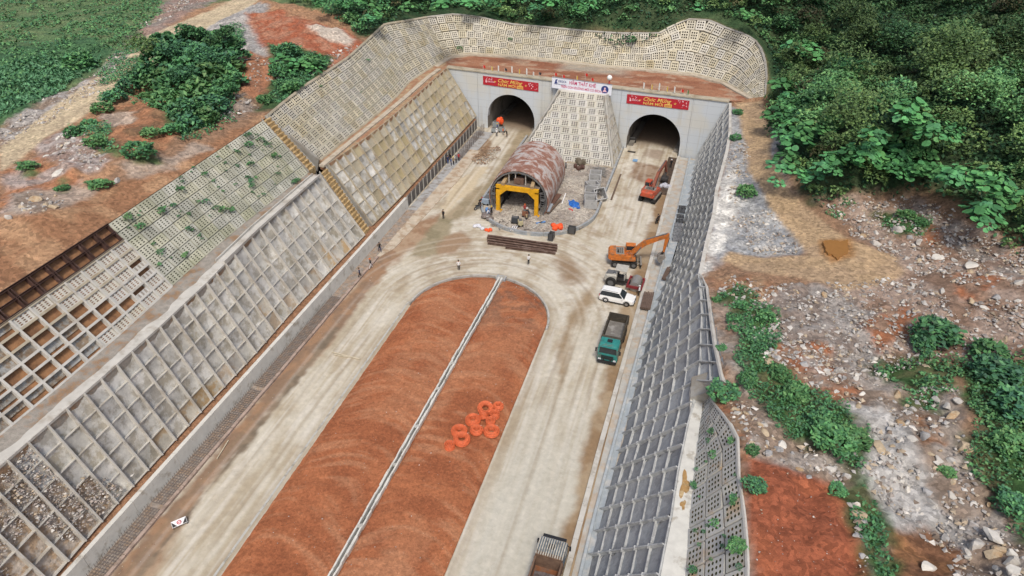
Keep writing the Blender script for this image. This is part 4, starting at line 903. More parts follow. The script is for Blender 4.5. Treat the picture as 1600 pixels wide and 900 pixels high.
# ------------------------------------------------------------------ wedge of perforated blocks between the mouths
BL, BR, BRR = np.array([-33.3, 117.3, .1]), np.array([-15.1, 117.4, .1]), np.array([-15.0, 126.7, .1])
TL, TR = np.array([-27.6, 126.4, 10.6]), np.array([-18.9, 126.0, 10.6]); TRR = np.array([-18.5, 127.0, 10.6]); BLL = np.array([-33.8, 127.8, .1]); TLL = np.array([-28.2, 127.4, 10.6])
root = thing_at('block_wedge', 'tapering cream wedge of square-holed blocks standing between the tunnel mouths', 'retaining wall', (BL+BR)/2)
# rectangular grid clipped by the slanting left edge: cells keep their size, as built
ax = Vector(BR-BL).normalized(); up0 = Vector(TR-BR); 
ncW, nrW = 10, 10; bw = (BR-BL)[0]/ncW
upn = Vector((0, (TL-BL)[1], (TL-BL)[2])); 
nrm = ax.cross(upn.normalized()).normalized(); nrm = -nrm if nrm.y > 0 else nrm
Lup = upn.length; rowh = Lup/nrW; upd = upn.normalized()
def wl(t): return BL[0]+(TL[0]-BL[0])*t
def wr(t): return BR[0]+(TR[0]-BR[0])*t
for j in range(nrW):
    t0, t1 = j/nrW, (j+1)/nrW; xl = max(wl(t0), wl(t1)); xr = min(wr(t0), wr(t1))
    x = xr
    while x > xl+.25:
        x0 = max(x-bw*.98, xl); c = Vector(((x+x0)/2, 0, 0)); wq = x-x0
        p = Vector((c.x, BL[1], BL[2]))+upd*((j+.5)*rowh)
        M = Matrix((ax, upd, nrm)).transposed().to_4x4(); M.translation = p+nrm*.1; M = M @ Matrix.Diagonal((wq*.965, rowh*.955, .25, 1))
        if wq > bw*.6: put(sq33, M, root, 'perforated_block')
        else:
            if 'sq1' not in globals(): sq1 = perf_unit('perforated_block', 1, 3, 0, .2, .27, BLK_W, HOLE)
            put(sq1, M, root, 'perforated_block')
        x -= bw
b = MB(); q = [BL, BR, TR, TL]; vs = [tuple(Vector(a)-nrm*.32) for a in q]+[tuple(a) for a in (BLL, BRR, TRR, TLL)]
b.add(vs, [(0, 1, 2, 3), (0, 4, 7, 3), (1, 5, 6, 2), (3, 2, 6, 7), (4, 5, 6, 7)]); b.build('wedge_core', BLK_W, root)
WS = Slope([BR, BRR], [TR, TRR], 4, 6); WS.nrm = lambda i, j: (Vector((1, 0, .35))).normalized()
pu = [pillow_unit('infill_panel', SHOT_Y, 60+k, .4) for k in range(3)]
for i in range(4):
    for j in range(6): put(pu[(i+j) % 3], WS.frame(i, i+1, j, j+1, off=.02, sz=.3), root, 'infill_panel')
for j in range(7): WS.rib_along(j, .16, .25, RIB, root)
for i in range(5): WS.rib_up(i, .16 if i else .4, .26, RIB, root)
WL = Slope([BLL, BL], [TLL, TL], 4, 6); WL.nrm = lambda i, j: (Vector((-1, 0, .5))).normalized()
for i in range(4):
    for j in range(6): put(pu[(i+j) % 3], WL.frame(i, i+1, j, j+1, off=.02, sz=.3), root, 'infill_panel')
b = MB(); b.bar(BL+np.array([-.1, -.1, .1]), TL+np.array([-.1, -.1, .1]), .35, .3); b.build('edge_beam', RIB, root)
b = MB(); b.bar(BR+np.array([0, -.15, .1]), TR+np.array([0, -.15, .1]), .35, .35); b.build('edge_beam', RIB, root)
b = MB(); b.bar(BL+np.array([0, -.25, .12]), BR+np.array([0, -.25, .12]), .5, .4); b.build('foot_beam', RIB_Y, root); home(root)
# ------------------------------------------------------------------ kerbs of the islands
KERB = mat('kerb_stone', px(196,194,186), var=.1, scale=1.5, c2=px(170,164,150), cover=.4)
KERB_G = mat('kerb_grey', px(162,168,172), var=.14, scale=1.5, c2=px(190,186,176), cover=.4)
def kerb_ring(name, outline, w, h, m, label, seg=1.0, base=-.02, minY=12):
    root_ = None; P = resample([(*p, 0) for p in outline if p[1] > minY-30], max(8, int(length([(*p, 0) for p in outline])/seg)))
    P = [p for p in P if p[1] > minY]
    root_ = thing_at(name, label, 'kerb', P[0])
    for k in range(len(P)-1):
        a, c = P[k], P[k+1]
        if np.linalg.norm(c-a) > seg*2.5: continue
        d = (c-a)/np.linalg.norm(c-a); b = MB(); b.bar(a+d*.008+np.array([0, 0, base+h/2]), c-d*.008+np.array([0, 0, base+h/2]), w, h+random.uniform(-.02, .02)); b.build('kerb_stone', m, root_)
    home(root_); return root_
kerb_ring('island_kerb', IS1, .26, .42, KERB, 'thin pale kerb round the long red earth island', seg=1.0)
kerb_ring('island_kerb', IS2, .36, .62, KERB_G, 'grey kerb round the gravel work yard between the two lanes', seg=1.0, minY=0)
# grey render strips outside the long kerb, left and right
strip('gutter_strip', [(-34.62, y, .03) for y in (10, 40, 68)], [(-34.85, y, .03) for y in (10, 40, 68)], .1, KERB)
# central drain with broken edges
root = thing_at('drain_channel', 'open pale concrete drain running down the middle of the red earth island', 'drain', DR0)
n_ = 64
for side in (-1, 1):
    for k in range(n_):
        ya = 14+(76.2-14)*k/n_; yb = 14+(76.2-14)*(k+1)/n_
        w_ = .16 if random.random() < .7 else .24
        b = MB(); o_ = side*(.22+random.uniform(-.02, .03)); b.bar((drx(ya)+o_, ya+.01, .42+random.uniform(-.03, .04)), (drx(yb)+o_+random.uniform(-.03, .03), yb-.01, .42+random.uniform(-.03, .04)), w_, .5)
        b.build('edge_stone', CONC_W, root)
b = MB(); b.bar((drx(14), 14, .15), (drx(76), 76, .15), .3, .06); b.build('channel_floor', mat('dark_drain_floor', px(84,84,82), var=.2, scale=2, rough=.5), root)  # narrow dark floor between the pale edge stones
for y in (41, 46.5, 52.6, 57.2, 27, 33.5):
    b = MB(); b.box((drx(y)+.05, y, .62), (.5, .35, .14), Matrix.Rotation(random.uniform(0, 1), 3, 'Z')); b.build('broken_cover', KERB, root)
home(root)
b = MB(); b.box((drx(76.3), 76.4, .35), (1.4, 1.0, .5)); b.mi = 1; b.box((drx(76.3), 76.4, .62), (.9, .6, .06)); o = b.build('drain_inlet', [KERB_G, KERB]); tag(o, 'small concrete drain inlet box at the tip of the red earth island', 'drain box')
# ------------------------------------------------------------------ left wall, ditch and sill
WLX = -45.5
strip('mud_bench', [(-47.1, y, 2.3) for y in (5, 80, 129)], [(-45.85, y, 1.93) for y in (5, 80, 129)], 1.5, mat('bench_mud', px(170,122,84), var=.25, scale=3, c2=px(146,104,70), cover=.5, bump=.1))
root = thing_at('retaining_wall', 'low pale concrete wall along the foot of the near left slope', 'wall', (WLX, 50, 0))
k = 0; y = 5.0
while y < 92.5:
    y2 = min(y+6.0, 92.5); b = MB(); zt = 1.98
    v = [(WLX-.45, y+.015, -.3), (WLX+.12, y+.015, -.3), (WLX+.0, y+.015, zt), (WLX-.45, y+.015, zt)]; b.add(v+[(a, y2-.015, c) for a, _, c in v], [(0, 1, 2, 3), (7, 6, 5, 4), (0, 4, 5, 1), (1, 5, 6, 2), (2, 6, 7, 3), (3, 7, 4, 0)])
    b.build('wall_bay', CONC_W, root); y = y2
home(root)
DITCH = mat('ditch_mud', px(160,148,136), var=.25, scale=2, c2=px(170,146,122), cover=.5, bump=.06)
strip('ditch', [(WLX+.1, y, .06) for y in (5, 92)], [(-43.75, y, .06) for y in (5, 92)], .3, DITCH)
PINK = mat('pinkish_screed', px(186,162,146), var=.12, scale=2, c2=px(160,138,122), cover=.4)
REB = mat('rusty_rebar', px(138,126,120), rough=.7, var=.2, scale=4, metal=.3)
root = thing_at('sill_beam', 'pinkish concrete sill edging the ditch left of the left lane', 'sill', (-43.6, 40, .1))
y = 5
while y < 76:
    b = MB(); b.bar((-43.62+random.uniform(-.03, .03), y+.02, .12), (-43.62+random.uniform(-.03, .03), y+3.96, .12), .34, .3); b.build('sill_length', PINK, root); y += 4
home(root)
# rebar mat on the ditch floor (each cage is one tied thing)
def cage(y0, y1, label, upright=False):
    root = thing_at('rebar_mat', label, 'rebar', (-44.6, y0, .1), 'rebar mats in the ditch'); b = MB(); x0, x1 = WLX+.35, -43.95
    for x in np.arange(x0, x1+.01, .3): b.bar((x, y0, .22), (x, y1, .22), .03)
    b.build('long_bars', REB, root); root.children[-1]['kind'] = 'stuff'; b = MB(); 
    for y in np.arange(y0, y1, .3): b.bar((x0-.1, y, .26), (x1+.1, y, .26), .035); b.bar((x0-.05, y, .26), (x0-.05, y, .6+random.uniform(-.1, .1)), .03)
    o = b.build('cross_bars', REB, root); o['kind'] = 'stuff'; home(root)
cage(14, 30, 'rusty rebar mat in the ditch nearest the camera'); cage(30.5, 47, 'rusty rebar mat in the ditch beside the warning board'); cage(47.5, 66, 'rusty rebar mat in the ditch up to the three walking workers')
# wall without facing further on: dark formwork and rebar starters
DARKF = mat('dark_formwork', px(112,106,102), var=.2, scale=2, c2=px(118,112,106), cover=.4)
root = thing_at('wall_formwork', 'dark formwork and rebar of the unfinished wall below the far left slope', 'formwork', (WLX-.3, 108, 0))
y = 92.6
while y < 127:
    b = MB(); b.box((WLX-.3, y+.85, .95), (.3, 1.62, 1.9)); b.build('form_panel', DARKF, root)
    b = MB(); b.box((WLX-.05, y+.05, 1.1), (.14, .14, 2.2)); b.build('form_post', RIB, root); y += 1.72
home(root)
root = thing_at('rebar_cage', 'row of grey rebar starter cages standing before the portal wall at left', 'rebar', (-44.2, 115, 0))
for k, y in enumerate(np.arange(112.5, 127, 1.1)):
    b = MB(); x = -44.7+.9*sstep(104, 112, y)
    for dx in (-.2, .2):
        for dy in (0, .28, .56): b.bar((x+dx, y+dy, 0), (x+dx+random.uniform(-.05, .05), y+dy, 1.5+random.uniform(-.2, .6)), .045)
    for z in (.4, .9, 1.35): b.bar((x-.2, y, z), (x-.2, y+.6, z), .04); b.bar((x+.2, y, z), (x+.2, y+.6, z), .04)
    b.build('bar_bundle', REB, root)
home(root)
strip('ditch_slab', [(-45.3, 92, .1), (-45.3, 127.5, .1)], [(-42.6, 92, .06), (-41.6, 127.5, .06)], .2, mat('wet_slab', px(178,178,176), var=.15, scale=1, c2=px(150,140,130), cover=.45))
strip('side_path', [(-43.9, 76, .1), (-43.6, 104, .12), (-43.4, 118, .12)], [(-42.3, 80, .08), (-41.0, 104, .08), (-41.4, 118, .08)], .2, mat('trodden_screed', px(206,190,166), var=.12, scale=1, c2=px(186,160,130), cover=.45))
# ------------------------------------------------------------------ right side: kerb beam, drain slab
strip('drain_slab', [(-4.9, 5, .1), (-4.7, 40, .1), (-4.35, 76, .1), (-4.05, 106, .1), (-3.7, 126, .1)], [(-3.0, 5, .1), (-2.9, 40, .1), (-2.2, 76, .1), (-.3, 106, .1), (-.3, 126, .1)], .3, mat('drain_slab_concrete', px(192,190,182), var=.12, scale=1, c2=px(196,180,160), cover=.5, cscale=.8))
root = thing_at('side_kerb', 'pale concrete kerb between the right lane and the drain', 'kerb', (-4.6, 60, 0))
def kx(y): return float(np.interp(y, [5, 34, 50, 76, 106, 126], [-5.4, -5.2, -5.0, -4.45, -4.15, -3.75]))
y = 6
while y < 126:
    b = MB(); b.bar((kx(y), y+.015, .11), (kx(y+2), y+1.985, .11), .5, .42); b.build('kerb_stone', CONC_L, root); y += 2
home(root)
root = thing_at('drain_wall', 'pale blue grey drain wall along the foot of the right slope', 'drain', (-3, 60, 0))
def kx2(y): return float(np.interp(y, [5, 40, 60, 76, 106, 126], [-4.15, -4.0, -3.45, -2.95, -1.9, -1.7]))
y = 6
GREY_B = mat('blue_grey_screed', px(178,188,194), var=.1, scale=1.5, c2=px(204,204,200), cover=.4)
while y < 126:
    b = MB(); b.bar((kx2(y), y+.01, .2), (kx2(y+4), min(y+3.99, 126), .2), .28, .5); b.build('wall_length', GREY_B, root); y += 4
home(root)
strip('toe_screed', [(kx2(y)+.1, y, .14) for y in (6, 40, 60, 76, 106, 125)], [(-3.5, 6, .3), (-3.3, 40, .3), (-2.7, 60, .3), (-2.0, 76, .3), (-.4, 106, .3), (-.3, 125, .3)], .3, GREY_B)
# open trench beside the far excavator
TR_ = wp([(1044,243),(1060,244),(1048,296),(1034,296)])
b = MB(); zc = -.0
tr = [(-5.6, 125.6), (-4.1, 125.6), (-4.4, 109.5), (-6.2, 109.5)]
b.add([(x, y, .05) for x, y in tr]+[(x, y, -.3) for x, y in tr], [(0, 1, 2, 3), (0, 4, 5, 1), (1, 5, 6, 2), (2, 6, 7, 3), (3, 7, 4, 0)]); o = b.build('trench_mud', mat('dark_trench_mud', px(92,76,62), var=.3, scale=1.5, c2=px(120,92,70), cover=.4, bump=.2, rough=.6)); tag(o, kind='structure')
# ================================================================== banners on the portal
def plain(name, c, rough=.6, metal=0., var=.05, spec=.4): return mat(name, c, rough=rough, var=var, scale=3, metal=metal, spec=spec)
RED = plain('banner_red', (.42,.018,.03)); WHITE = plain('banner_white', (.72,.74,.8)); GOLD = plain('print_gold', (.75,.5,.12)); MAG = plain('print_crimson', (.5,.02,.12)); NAVY = plain('print_navy', (.03,.05,.2)); PK = plain('print_pale_pink', (.8,.5,.55))
def text(body, size, M, m, parent, name='lettering', width=None, shear=0, ext=.01):
    cu = bpy.data.curves.new('t', 'FONT'); cu.body = body; cu.size = size; cu.align_x = 'CENTER'; cu.align_y = 'CENTER'; cu.extrude = ext; cu.shear = shear; cu.offset = size*.012
    ob = bpy.data.objects.new('t', cu); C.objects.link(ob); bpy.context.view_layer.update()
    dg = bpy.context.evaluated_depsgraph_get(); me = bpy.data.meshes.new_from_object(ob.evaluated_get(dg)); bpy.data.objects.remove(ob)
    if width and len(me.vertices):
        xs = [v.co.x for v in me.vertices]; k = width/max(1e-3, max(xs)-min(xs)); me.transform(Matrix.Diagonal((k, 1, 1, 1)))
    me.materials.clear(); me.materials.append(m); me.transform(M); me.name = name
    o = link(name, me, parent); return o
WM = Matrix(((pd[0], 0, pn[0], 0), (pd[1], 0, pn[1], 0), (0, 1, 0, 0), (0, 0, 0, 1)))     # local x along wall, y up, z out
def on_wall(s, z, o): M = WM.copy(); M.translation = Vector(PW(s, z, o)); return M
def project_s(u, v, z=10.5):
    """distance along the wall and height of a photograph point on the wall plane"""
    r = np.array([u-800, 450-v, CF]); d = np.array([r@_X, r@_Y, r@_U]); o = np.array([0, 0, CH]); n = np.array([pn[0], pn[1], 0.]); p0 = np.array([PORT_L[0], PORT_L[1], 0.])
    t = ((p0-o)@n)/(d@n); q = o+d*t; return float((q-p0)[:2]@pd), float(q[2])
def banner(u0, v0, u1, v1, h, label, extra):
    s0, z0 = project_s(u0, v0); s1, z1 = project_s(u1, v1); s, z, W = (s0+s1)/2, (z0+z1)/2, s1-s0
    root = thing_at('banner', label, 'banner', PW(s, z, .15), 'red new year banners'); b = MB(); b.add([PW(s0, z0-h/2, .1), PW(s1, z1-h/2, .1), PW(s1, z1+h/2, .1), PW(s0, z0+h/2, .1), PW(s0, z0-h/2, .05), PW(s1, z1-h/2, .05), PW(s1, z1+h/2, .05), PW(s0, z0+h/2, .05)], [(0, 1, 2, 3), (7, 6, 5, 4), (0, 4, 5, 1), (1, 5, 6, 2), (2, 6, 7, 3), (3, 7, 4, 0)])
    b.build('cloth', RED, root); R_ = Matrix.Rotation(math.atan2(z1-z0, W), 4, 'Z')
    def T(x, y): return on_wall(s+x, z+y+(z1-z0)/W*x, .13) @ R_
    text('Chúc Mừng', .95, T(-.2, .32), GOLD, root, width=5.2, shear=.35)
    text('NĂM MỚI', .72, T(-.75, -.5), GOLD, root, width=3.7); 
    b = MB(); b.box((0, 0, 0), (1.35, .62, .012)); o = b.build('year_plate', GOLD, root); o.matrix_basis = T(2.05, -.5); text('2025', .5, T(2.05, -.5) @ Matrix.Translation((0, 0, .02)), RED, root, width=1.15)
    text('DEOCA', .42, T(-W/2+1.75, -.12), PK, root, width=1.5); b = MB(); b.prism([(-.2, -.3), (.15, -.3), (0, .3), (-.15, .25)], 0, .012, 2); o = b.build('emblem', PK, root); o.matrix_basis = T(-W/2+.75, -.05)
    # apricot blossom sprays and birds
    r = random.Random(int(u0))
    for cx_, k in ((-W/2+1.2, 9), (W/2-1.1, 16)):
        b = MB()
        for q in range(k):
            x, y = cx_+r.uniform(-.9, .9), r.uniform(.15, .75) if cx_ < 0 else r.uniform(-.5, .7); rr_ = r.uniform(.05, .13)
            b.add([(x+rr_*math.cos(t*1.2566), y+rr_*math.sin(t*1.2566), 0) for t in range(5)], [(0, 1, 2, 3, 4)])
        o = b.build('blossom_print', PK, root); o.matrix_basis = T(0, 0)
        o['kind'] = 'stuff'
    for x in (-3.3, 3.3):
        b = MB(); b.add([(-.3, .05, 0), (0, -.18, 0), (.3, .2, 0), (.02, .02, 0), (0, .35, 0), (-.08, .02, 0)], [(0, 1, 5), (1, 2, 3), (3, 4, 5), (1, 3, 5)]); o = b.build('bird_print', GOLD, root); o.matrix_basis = T(x, 0)
    home2(root); return root
def home2(root):
    home(root)
banner(755, 125, 841.5, 136.5, 1.75, 'red new year banner with gold lettering above the left tunnel mouth', 0)
banner(979.5, 154, 1076.5, 164.5, 1.75, 'red new year banner with gold lettering above the right tunnel mouth', 0)
# white name board standing on the wedge
s0, z0 = project_s(864.5, 133, 0); s1, z1 = project_s(957, 145, 0); z0 -= .0; W = s1-s0; s = (s0+s1)/2; zc = 11.55
root = thing_at('name_board', 'long white name board with crimson lettering above the block wedge', 'sign board', PW(s, zc, .9))
def T(x, y, o=.98): return on_wall(s+x, zc+y-.012*x, o) @ Matrix.Rotation(-.012, 4, 'Z')
b = MB(); b.box((0, 0, 0), (W, 2.1, .12)); o = b.build('board', WHITE, root); o.matrix_basis = T(0, 0, .9)
b = MB(); b.box((0, -1.05, 0), (W+.1, .1, .2)); b.box((0, 1.05, 0), (W+.1, .08, .2)); o = b.build('board_frame', plain('frame_grey', (.25,.27,.3)), root); o.matrix_basis = T(0, 0, .9)
text('HẦM THẤT KHÊ', .95, T(.2, .38), MAG, root, width=5.2); text('TRÊN CON ĐƯỜNG MỚI CÓ ĐÍCH ĐẾN', .62, T(.5, -.52), MAG, root, width=9.2)
text('DEOCA', .55, T(-W/2+2.1, .4), NAVY, root, width=1.6); b = MB(); b.prism([(-.3, -.4), (.3, -.4), (.12, 0), (.3, .45), (-.1, .35)], 0, .012, 2); o = b.build('emblem', NAVY, root); o.matrix_basis = T(-W/2+.85, .35)
text('cùng nhau vươn tới', .24, T(-W/2+1.7, -.15), NAVY, root, width=2.4)
b = MB(); b.cyl((0, 0, 0), (0, 0, .012), .72, n=24); o = b.build('roundel', NAVY, root); o.matrix_basis = T(W/2-1.3, 0)
b = MB(); b.prism([(-.42, -.45), (.42, -.45), (.2, -.1), (0, .05), (-.2, -.1)], 0.014, .022, 2); b.prism([(0, -.1), (.2, .2), (0, .45), (-.2, .2)], .014, .022, 2); o = b.build('roundel_print', PK, root); o.matrix_basis = T(W/2-1.3, 0)
for x in (-W/2+.5, -2, 2, W/2-.5):
    b = MB(); b.bar(PW(s+x, 10.4, .75), PW(s+x, 12.5, .75), .09); b.build('post', plain('post_steel', (.2,.2,.2)), root)
home(root)
# flags and marker posts on the portal edge
def flagpole(u, v, h, c, label, flag=True, i=0):
    s_, _ = project_s(u, v); p = PW(s_, PORT_H+.15, -.4-.25*(i % 2)); root = thing_at('flag', label, 'flag', p, 'small flags along the top of the portal')
    b = MB(); b.cyl(p, (p[0], p[1], p[2]+h), .03, n=6); b.build('pole', plain('flag_pole', (.5,.5,.48)), root)
    m = plain('flag_'+{'r': 'red', 'w': 'white', 'y': 'yellow', 'g': 'green', 'd': 'dark'}[c], {'r': (.6,.03,.02), 'w': (.8,.8,.78), 'y': (.7,.5,.06), 'g': (.1,.25,.06), 'd': (.03,.03,.04)}[c])
    if flag:
        b = MB(); n = 5; L = .22 if c in 'wyg' else .45; hh = h*.75 if c in 'wyg' else .5
        vs = []; 
        for k in range(n): 
            for z in (0, -hh): vs.append((p[0]+L*k/(n-1), p[1]+.08*math.sin(k*1.6), p[2]+h+z-.1*k/(n-1)))
        b.add(vs, [(2*k, 2*k+2, 2*k+3, 2*k+1) for k in range(n-1)]); vs2 = [(x, y+.015, z) for x, y, z in vs]; b.add(vs2, [(2*k+1, 2*k+3, 2*k+2, 2*k) for k in range(n-1)]); b.build('cloth', m, root)
    home(root)
names = {'r': 'red', 'w': 'white', 'y': 'yellow', 'g': 'green', 'd': 'dark'}
L_ = [(754,116,1.6,'r'),(766,115,1.5,'y'),(777,115,2.0,'w'),(787,119,1.4,'d'),(798,119,2.2,'w'),(809,121,1.6,'y'),(821,123,2.1,'w'),(831,123,1.3,'w'),(841,125,1.5,'d'),(865,127,1.7,'r'),(878,128,1.5,'r'),(899,130,1.6,'y'),(913,131,2.6,'r'),(922,133,1.5,'r'),(1004,141,2.0,'w'),(1016,143,1.6,'y'),(1028,143,2.3,'w'),(1040,145,1.6,'y'),(1052,147,1.9,'w'),(1063,149,1.3,'r'),(1073,150,1.4,'g')]
ref = ['at the left banner', 'above the left banner', 'beside the name board', 'behind the name board', 'above the right banner']
ordn = {}
for i, (u, v, h, c) in enumerate(L_):
    w_ = ref[0] if u < 760 else ref[1] if u < 850 else ref[3] if u < 960 else ref[4]
    k_ = ordn[(c, w_)] = ordn.get((c, w_), 0)+1; n_o = sum(1 for q in L_ if q[3] == c and (ref[0] if q[0] < 760 else ref[1] if q[0] < 850 else ref[3] if q[0] < 960 else ref[4]) == w_)
    od = '' if n_o == 1 else ('first ', 'second ', 'third ', 'fourth ')[k_-1]; fl = ', counted from the left' if n_o > 1 else ''
    flagpole(u, v, h*.75, c, '%ssmall %s flag %s on the portal edge%s' % (od, names[c], w_, fl) if c != 'd' else '%sdark marker post %s on the portal edge%s' % (od, w_, fl), i=i)
p = at(946, 132, 12.4); root = thing_at('lamp_globe', 'white globe on a short red post beside the name board', 'lamp', PW(s1-.9, PORT_H+.15, -.5))
q = root.location; b = MB(); b.cyl(q, q+Vector((0, 0, 1.3)), .12, n=8); b.build('post', plain('post_red', (.5,.04,.04)), root)
me = bpy.data.meshes.new('globe'); bm = bmesh.new(); bmesh.ops.create_uvsphere(bm, u_segments=14, v_segments=10, radius=.5); bm.to_mesh(me); bm.free(); me.materials.append(plain('globe_white', (.75,.75,.72))); me.transform(Matrix.Translation(q+Vector((0, 0, 1.6)))); link('globe', me, root); home(root)
# ================================================================== lining gantry: arched shell on a yellow portal frame
root = thing_at('lining_gantry', 'rusty white arched tunnel lining form on a yellow gantry in the gravel yard', 'formwork gantry', (-27.3, 102, 0))
GX, G0, G1_, GR, GZ = -27.3, 96.2, 108.6, 5.05, 2.55
SHELL = bpy.data.materials.new('lining_shell_paint'); N, L, P_ = nodes(SHELL); geo = N.new('ShaderNodeNewGeometry'); mp = N.new('ShaderNodeMapping'); mp.inputs['Scale'].default_value = (.45, .75, .45); L.new(geo.outputs['Position'], mp.inputs[0])
n1 = N.new('ShaderNodeTexNoise'); n1.inputs['Scale'].default_value = 1.3; n1.inputs['Detail'].default_value = 9; n1.inputs['Roughness'].default_value = .72; n1.inputs['Distortion'].default_value = .6; L.new(mp.outputs[0], n1.inputs[0])
cr = N.new('ShaderNodeValToRGB'); e = cr.color_ramp.elements; e[0].position = .42; e[0].color = (*px(200,194,190), 1); e[1].position = .58; e[1].color = (*px(158,108,86), 1); x = e.new(.49); x.color = (*px(196,168,154), 1); x = e.new(.52); x.color = (*px(166,112,88), 1); x = e.new(.75); x.color = (*px(140,92,70), 1)
L.new(n1.outputs[0], cr.inputs[0]); L.new(cr.outputs[0], P_.inputs['Base Color']); P_.inputs['Roughness'].default_value = .6
DARK = plain('dark_steel', (.035,.032,.03), metal=.2); YEL = mat('gantry_yellow', (.62,.32,.012), rough=.5, var=.15, scale=2, c2=(.35,.2,.06), cover=.25, cscale=2.5); GREYM = plain('grey_steel', (.16,.16,.16), metal=.3)
nseg = 8; na = 16; th0 = math.radians(-28); th1 = math.pi-th0
def shp(a, y, rr_): return (GX+rr_*math.cos(a), y, max(.35, GZ+rr_*math.sin(a)))
for k in range(nseg):
    ya = G0+(G1_-G0)*k/nseg; yb = G0+(G1_-G0)*(k+1)/nseg-.03
    for q in range(4):
        b = MB(); A0 = th0+(th1-th0)*q/4+.004; A1 = th0+(th1-th0)*(q+1)/4-.004; n = 7; vs = []
        jr = random.uniform(-.02, .02)
        for t in range(n):
            a = A0+(A1-A0)*t/(n-1)
            for y, rr_ in ((ya, GR+jr), (yb, GR+jr), (yb, GR-.12), (ya, GR-.12)): vs.append(shp(a, y, rr_))
        b.add(vs, [(4*t+c, 4*t+4+c, 4*t+4+(c+1) % 4, 4*t+(c+1) % 4) for t in range(n-1) for c in range(4)]+[(0, 1, 2, 3), (4*n-1, 4*n-2, 4*n-3, 4*n-4)]); b.build('shell_panel', SHELL, root)
for y in (G0+.1, G0+3.2, G0+6.3, G0+9.3, G1_-.2):      # inner ribs
    b = MB(); pts = [shp(th0+(th1-th0)*t/14, y, GR-.32) for t in range(15)]
    for a, c in zip(pts[:-1], pts[1:]): b.bar(a, c, .22, .3, up=(0, 1, 0))
    b.build('arch_rib', GREYM, root)
def yframe(y, m, wth=.62):
    b = MB(); w_ = 3.25; hz = 4.55
    b.mi = 0
    for s_ in (-1, 1): b.box((GX+s_*w_, y, hz/2+.2), (wth, .5, hz-.4), taper=(1, 1)); b.box((GX+s_*w_, y, .25), (wth+.5, .9, .3))
    b.box((GX, y, hz+.15), (2*w_+wth, .5, .72))
    for s_ in (-1, 1): b.prism([(GX+s_*(w_-.3), hz-.2), (GX+s_*(w_-1.5), hz-.2), (GX+s_*(w_-.3), hz-1.3)], y-.24, y+.24, 1)
    return b.build('portal_frame', m, root)
yframe(G0-.7, YEL); yframe(G0+3.5, DARK); yframe(G0+7.5, DARK); yframe(G1_-.6, YEL)
for s_ in (-1, 1):
    b = MB(); b.box((GX+s_*3.25, (G0+G1_)/2, .32), (.35, G1_-G0+.4, .4)); b.build('travel_beam', DARK, root)
    b = MB(); b.box((GX+s_*3.0, (G0+G1_)/2, 4.9), (.3, G1_-G0-1.2, .4)); b.build('long_beam', GREYM, root)
    for y in (G0-.6, G1_-.8, G0+4): 
        b = MB(); b.cyl((GX+s_*3.25-.14, y, .2), (GX+s_*3.25+.14, y, .2), .24, n=14); b.build('travel_wheel', DARK, root)
b = MB(); b.box((GX, G0+.9, 5.02), (7.2, 2.6, .12)); b.build('deck', mat('deck_dust', px(132,118,104), var=.25, scale=2), root)
TIM = mat('timber', px(186,156,110), var=.2, scale=3)
for x, t in ((-2.4, .3), (2.5, -.35)): b = MB(); b.bar((GX+x, G0-.9, 5.35), (GX+x+t, G0+2.4, 5.9), .55, .5); b.build('timber_block', TIM, root)
b = MB(); b.box((GX, G0+.6, 5.6), (1.6, 1.0, 1.0)); b.cyl((GX, G0+.05, 5.6), (GX, G0-.1, 5.6), .3, n=14); b.build('winch', plain('winch_brown', (.13,.08,.06)), root)
for x in (-1.7, -.6, 1.1): b = MB(); b.cyl((GX+x, G0+.3, 5.1), (GX+x, G0+.3, 7.0), .08, n=6); b.build('jack', plain('jack_pale', (.5,.48,.44)), root)
for s_ in (-1, 1):
    for y in (G0+.2, G0+4, G0+8):
        b = MB(); b.cyl((GX+s_*3.4, y, 2.0), (GX+s_*4.6, y, 1.6), .09, n=6); b.cyl((GX+s_*3.4, y, 3.9), (GX+s_*4.5, y, 4.3), .09, n=6); b.build('side_jack', GREYM, root)
# side walk boards
for s_ in (-1, 1):
    b = MB(); b.box((GX+s_*4.2, G0-.35, 3.1), (.7, .7, .06)); b.bar((GX+s_*4.5, G0-.6, .4), (GX+s_*4.5, G0-.6, 4.6), .07); b.bar((GX+s_*3.9, G0-.6, .4), (GX+s_*3.9, G0-.6, 4.6), .07)
    for z in np.arange(.7, 4.5, .4): b.bar((GX+s_*3.9, G0-.6, z), (GX+s_*4.5, G0-.6, z), .05)
    b.build('ladder', GREYM, root)
home(root)
# ================================================================== things lying on the yard and the lanes
def P0(u, v, z=0): p = at(u, v, z); return Vector(p)
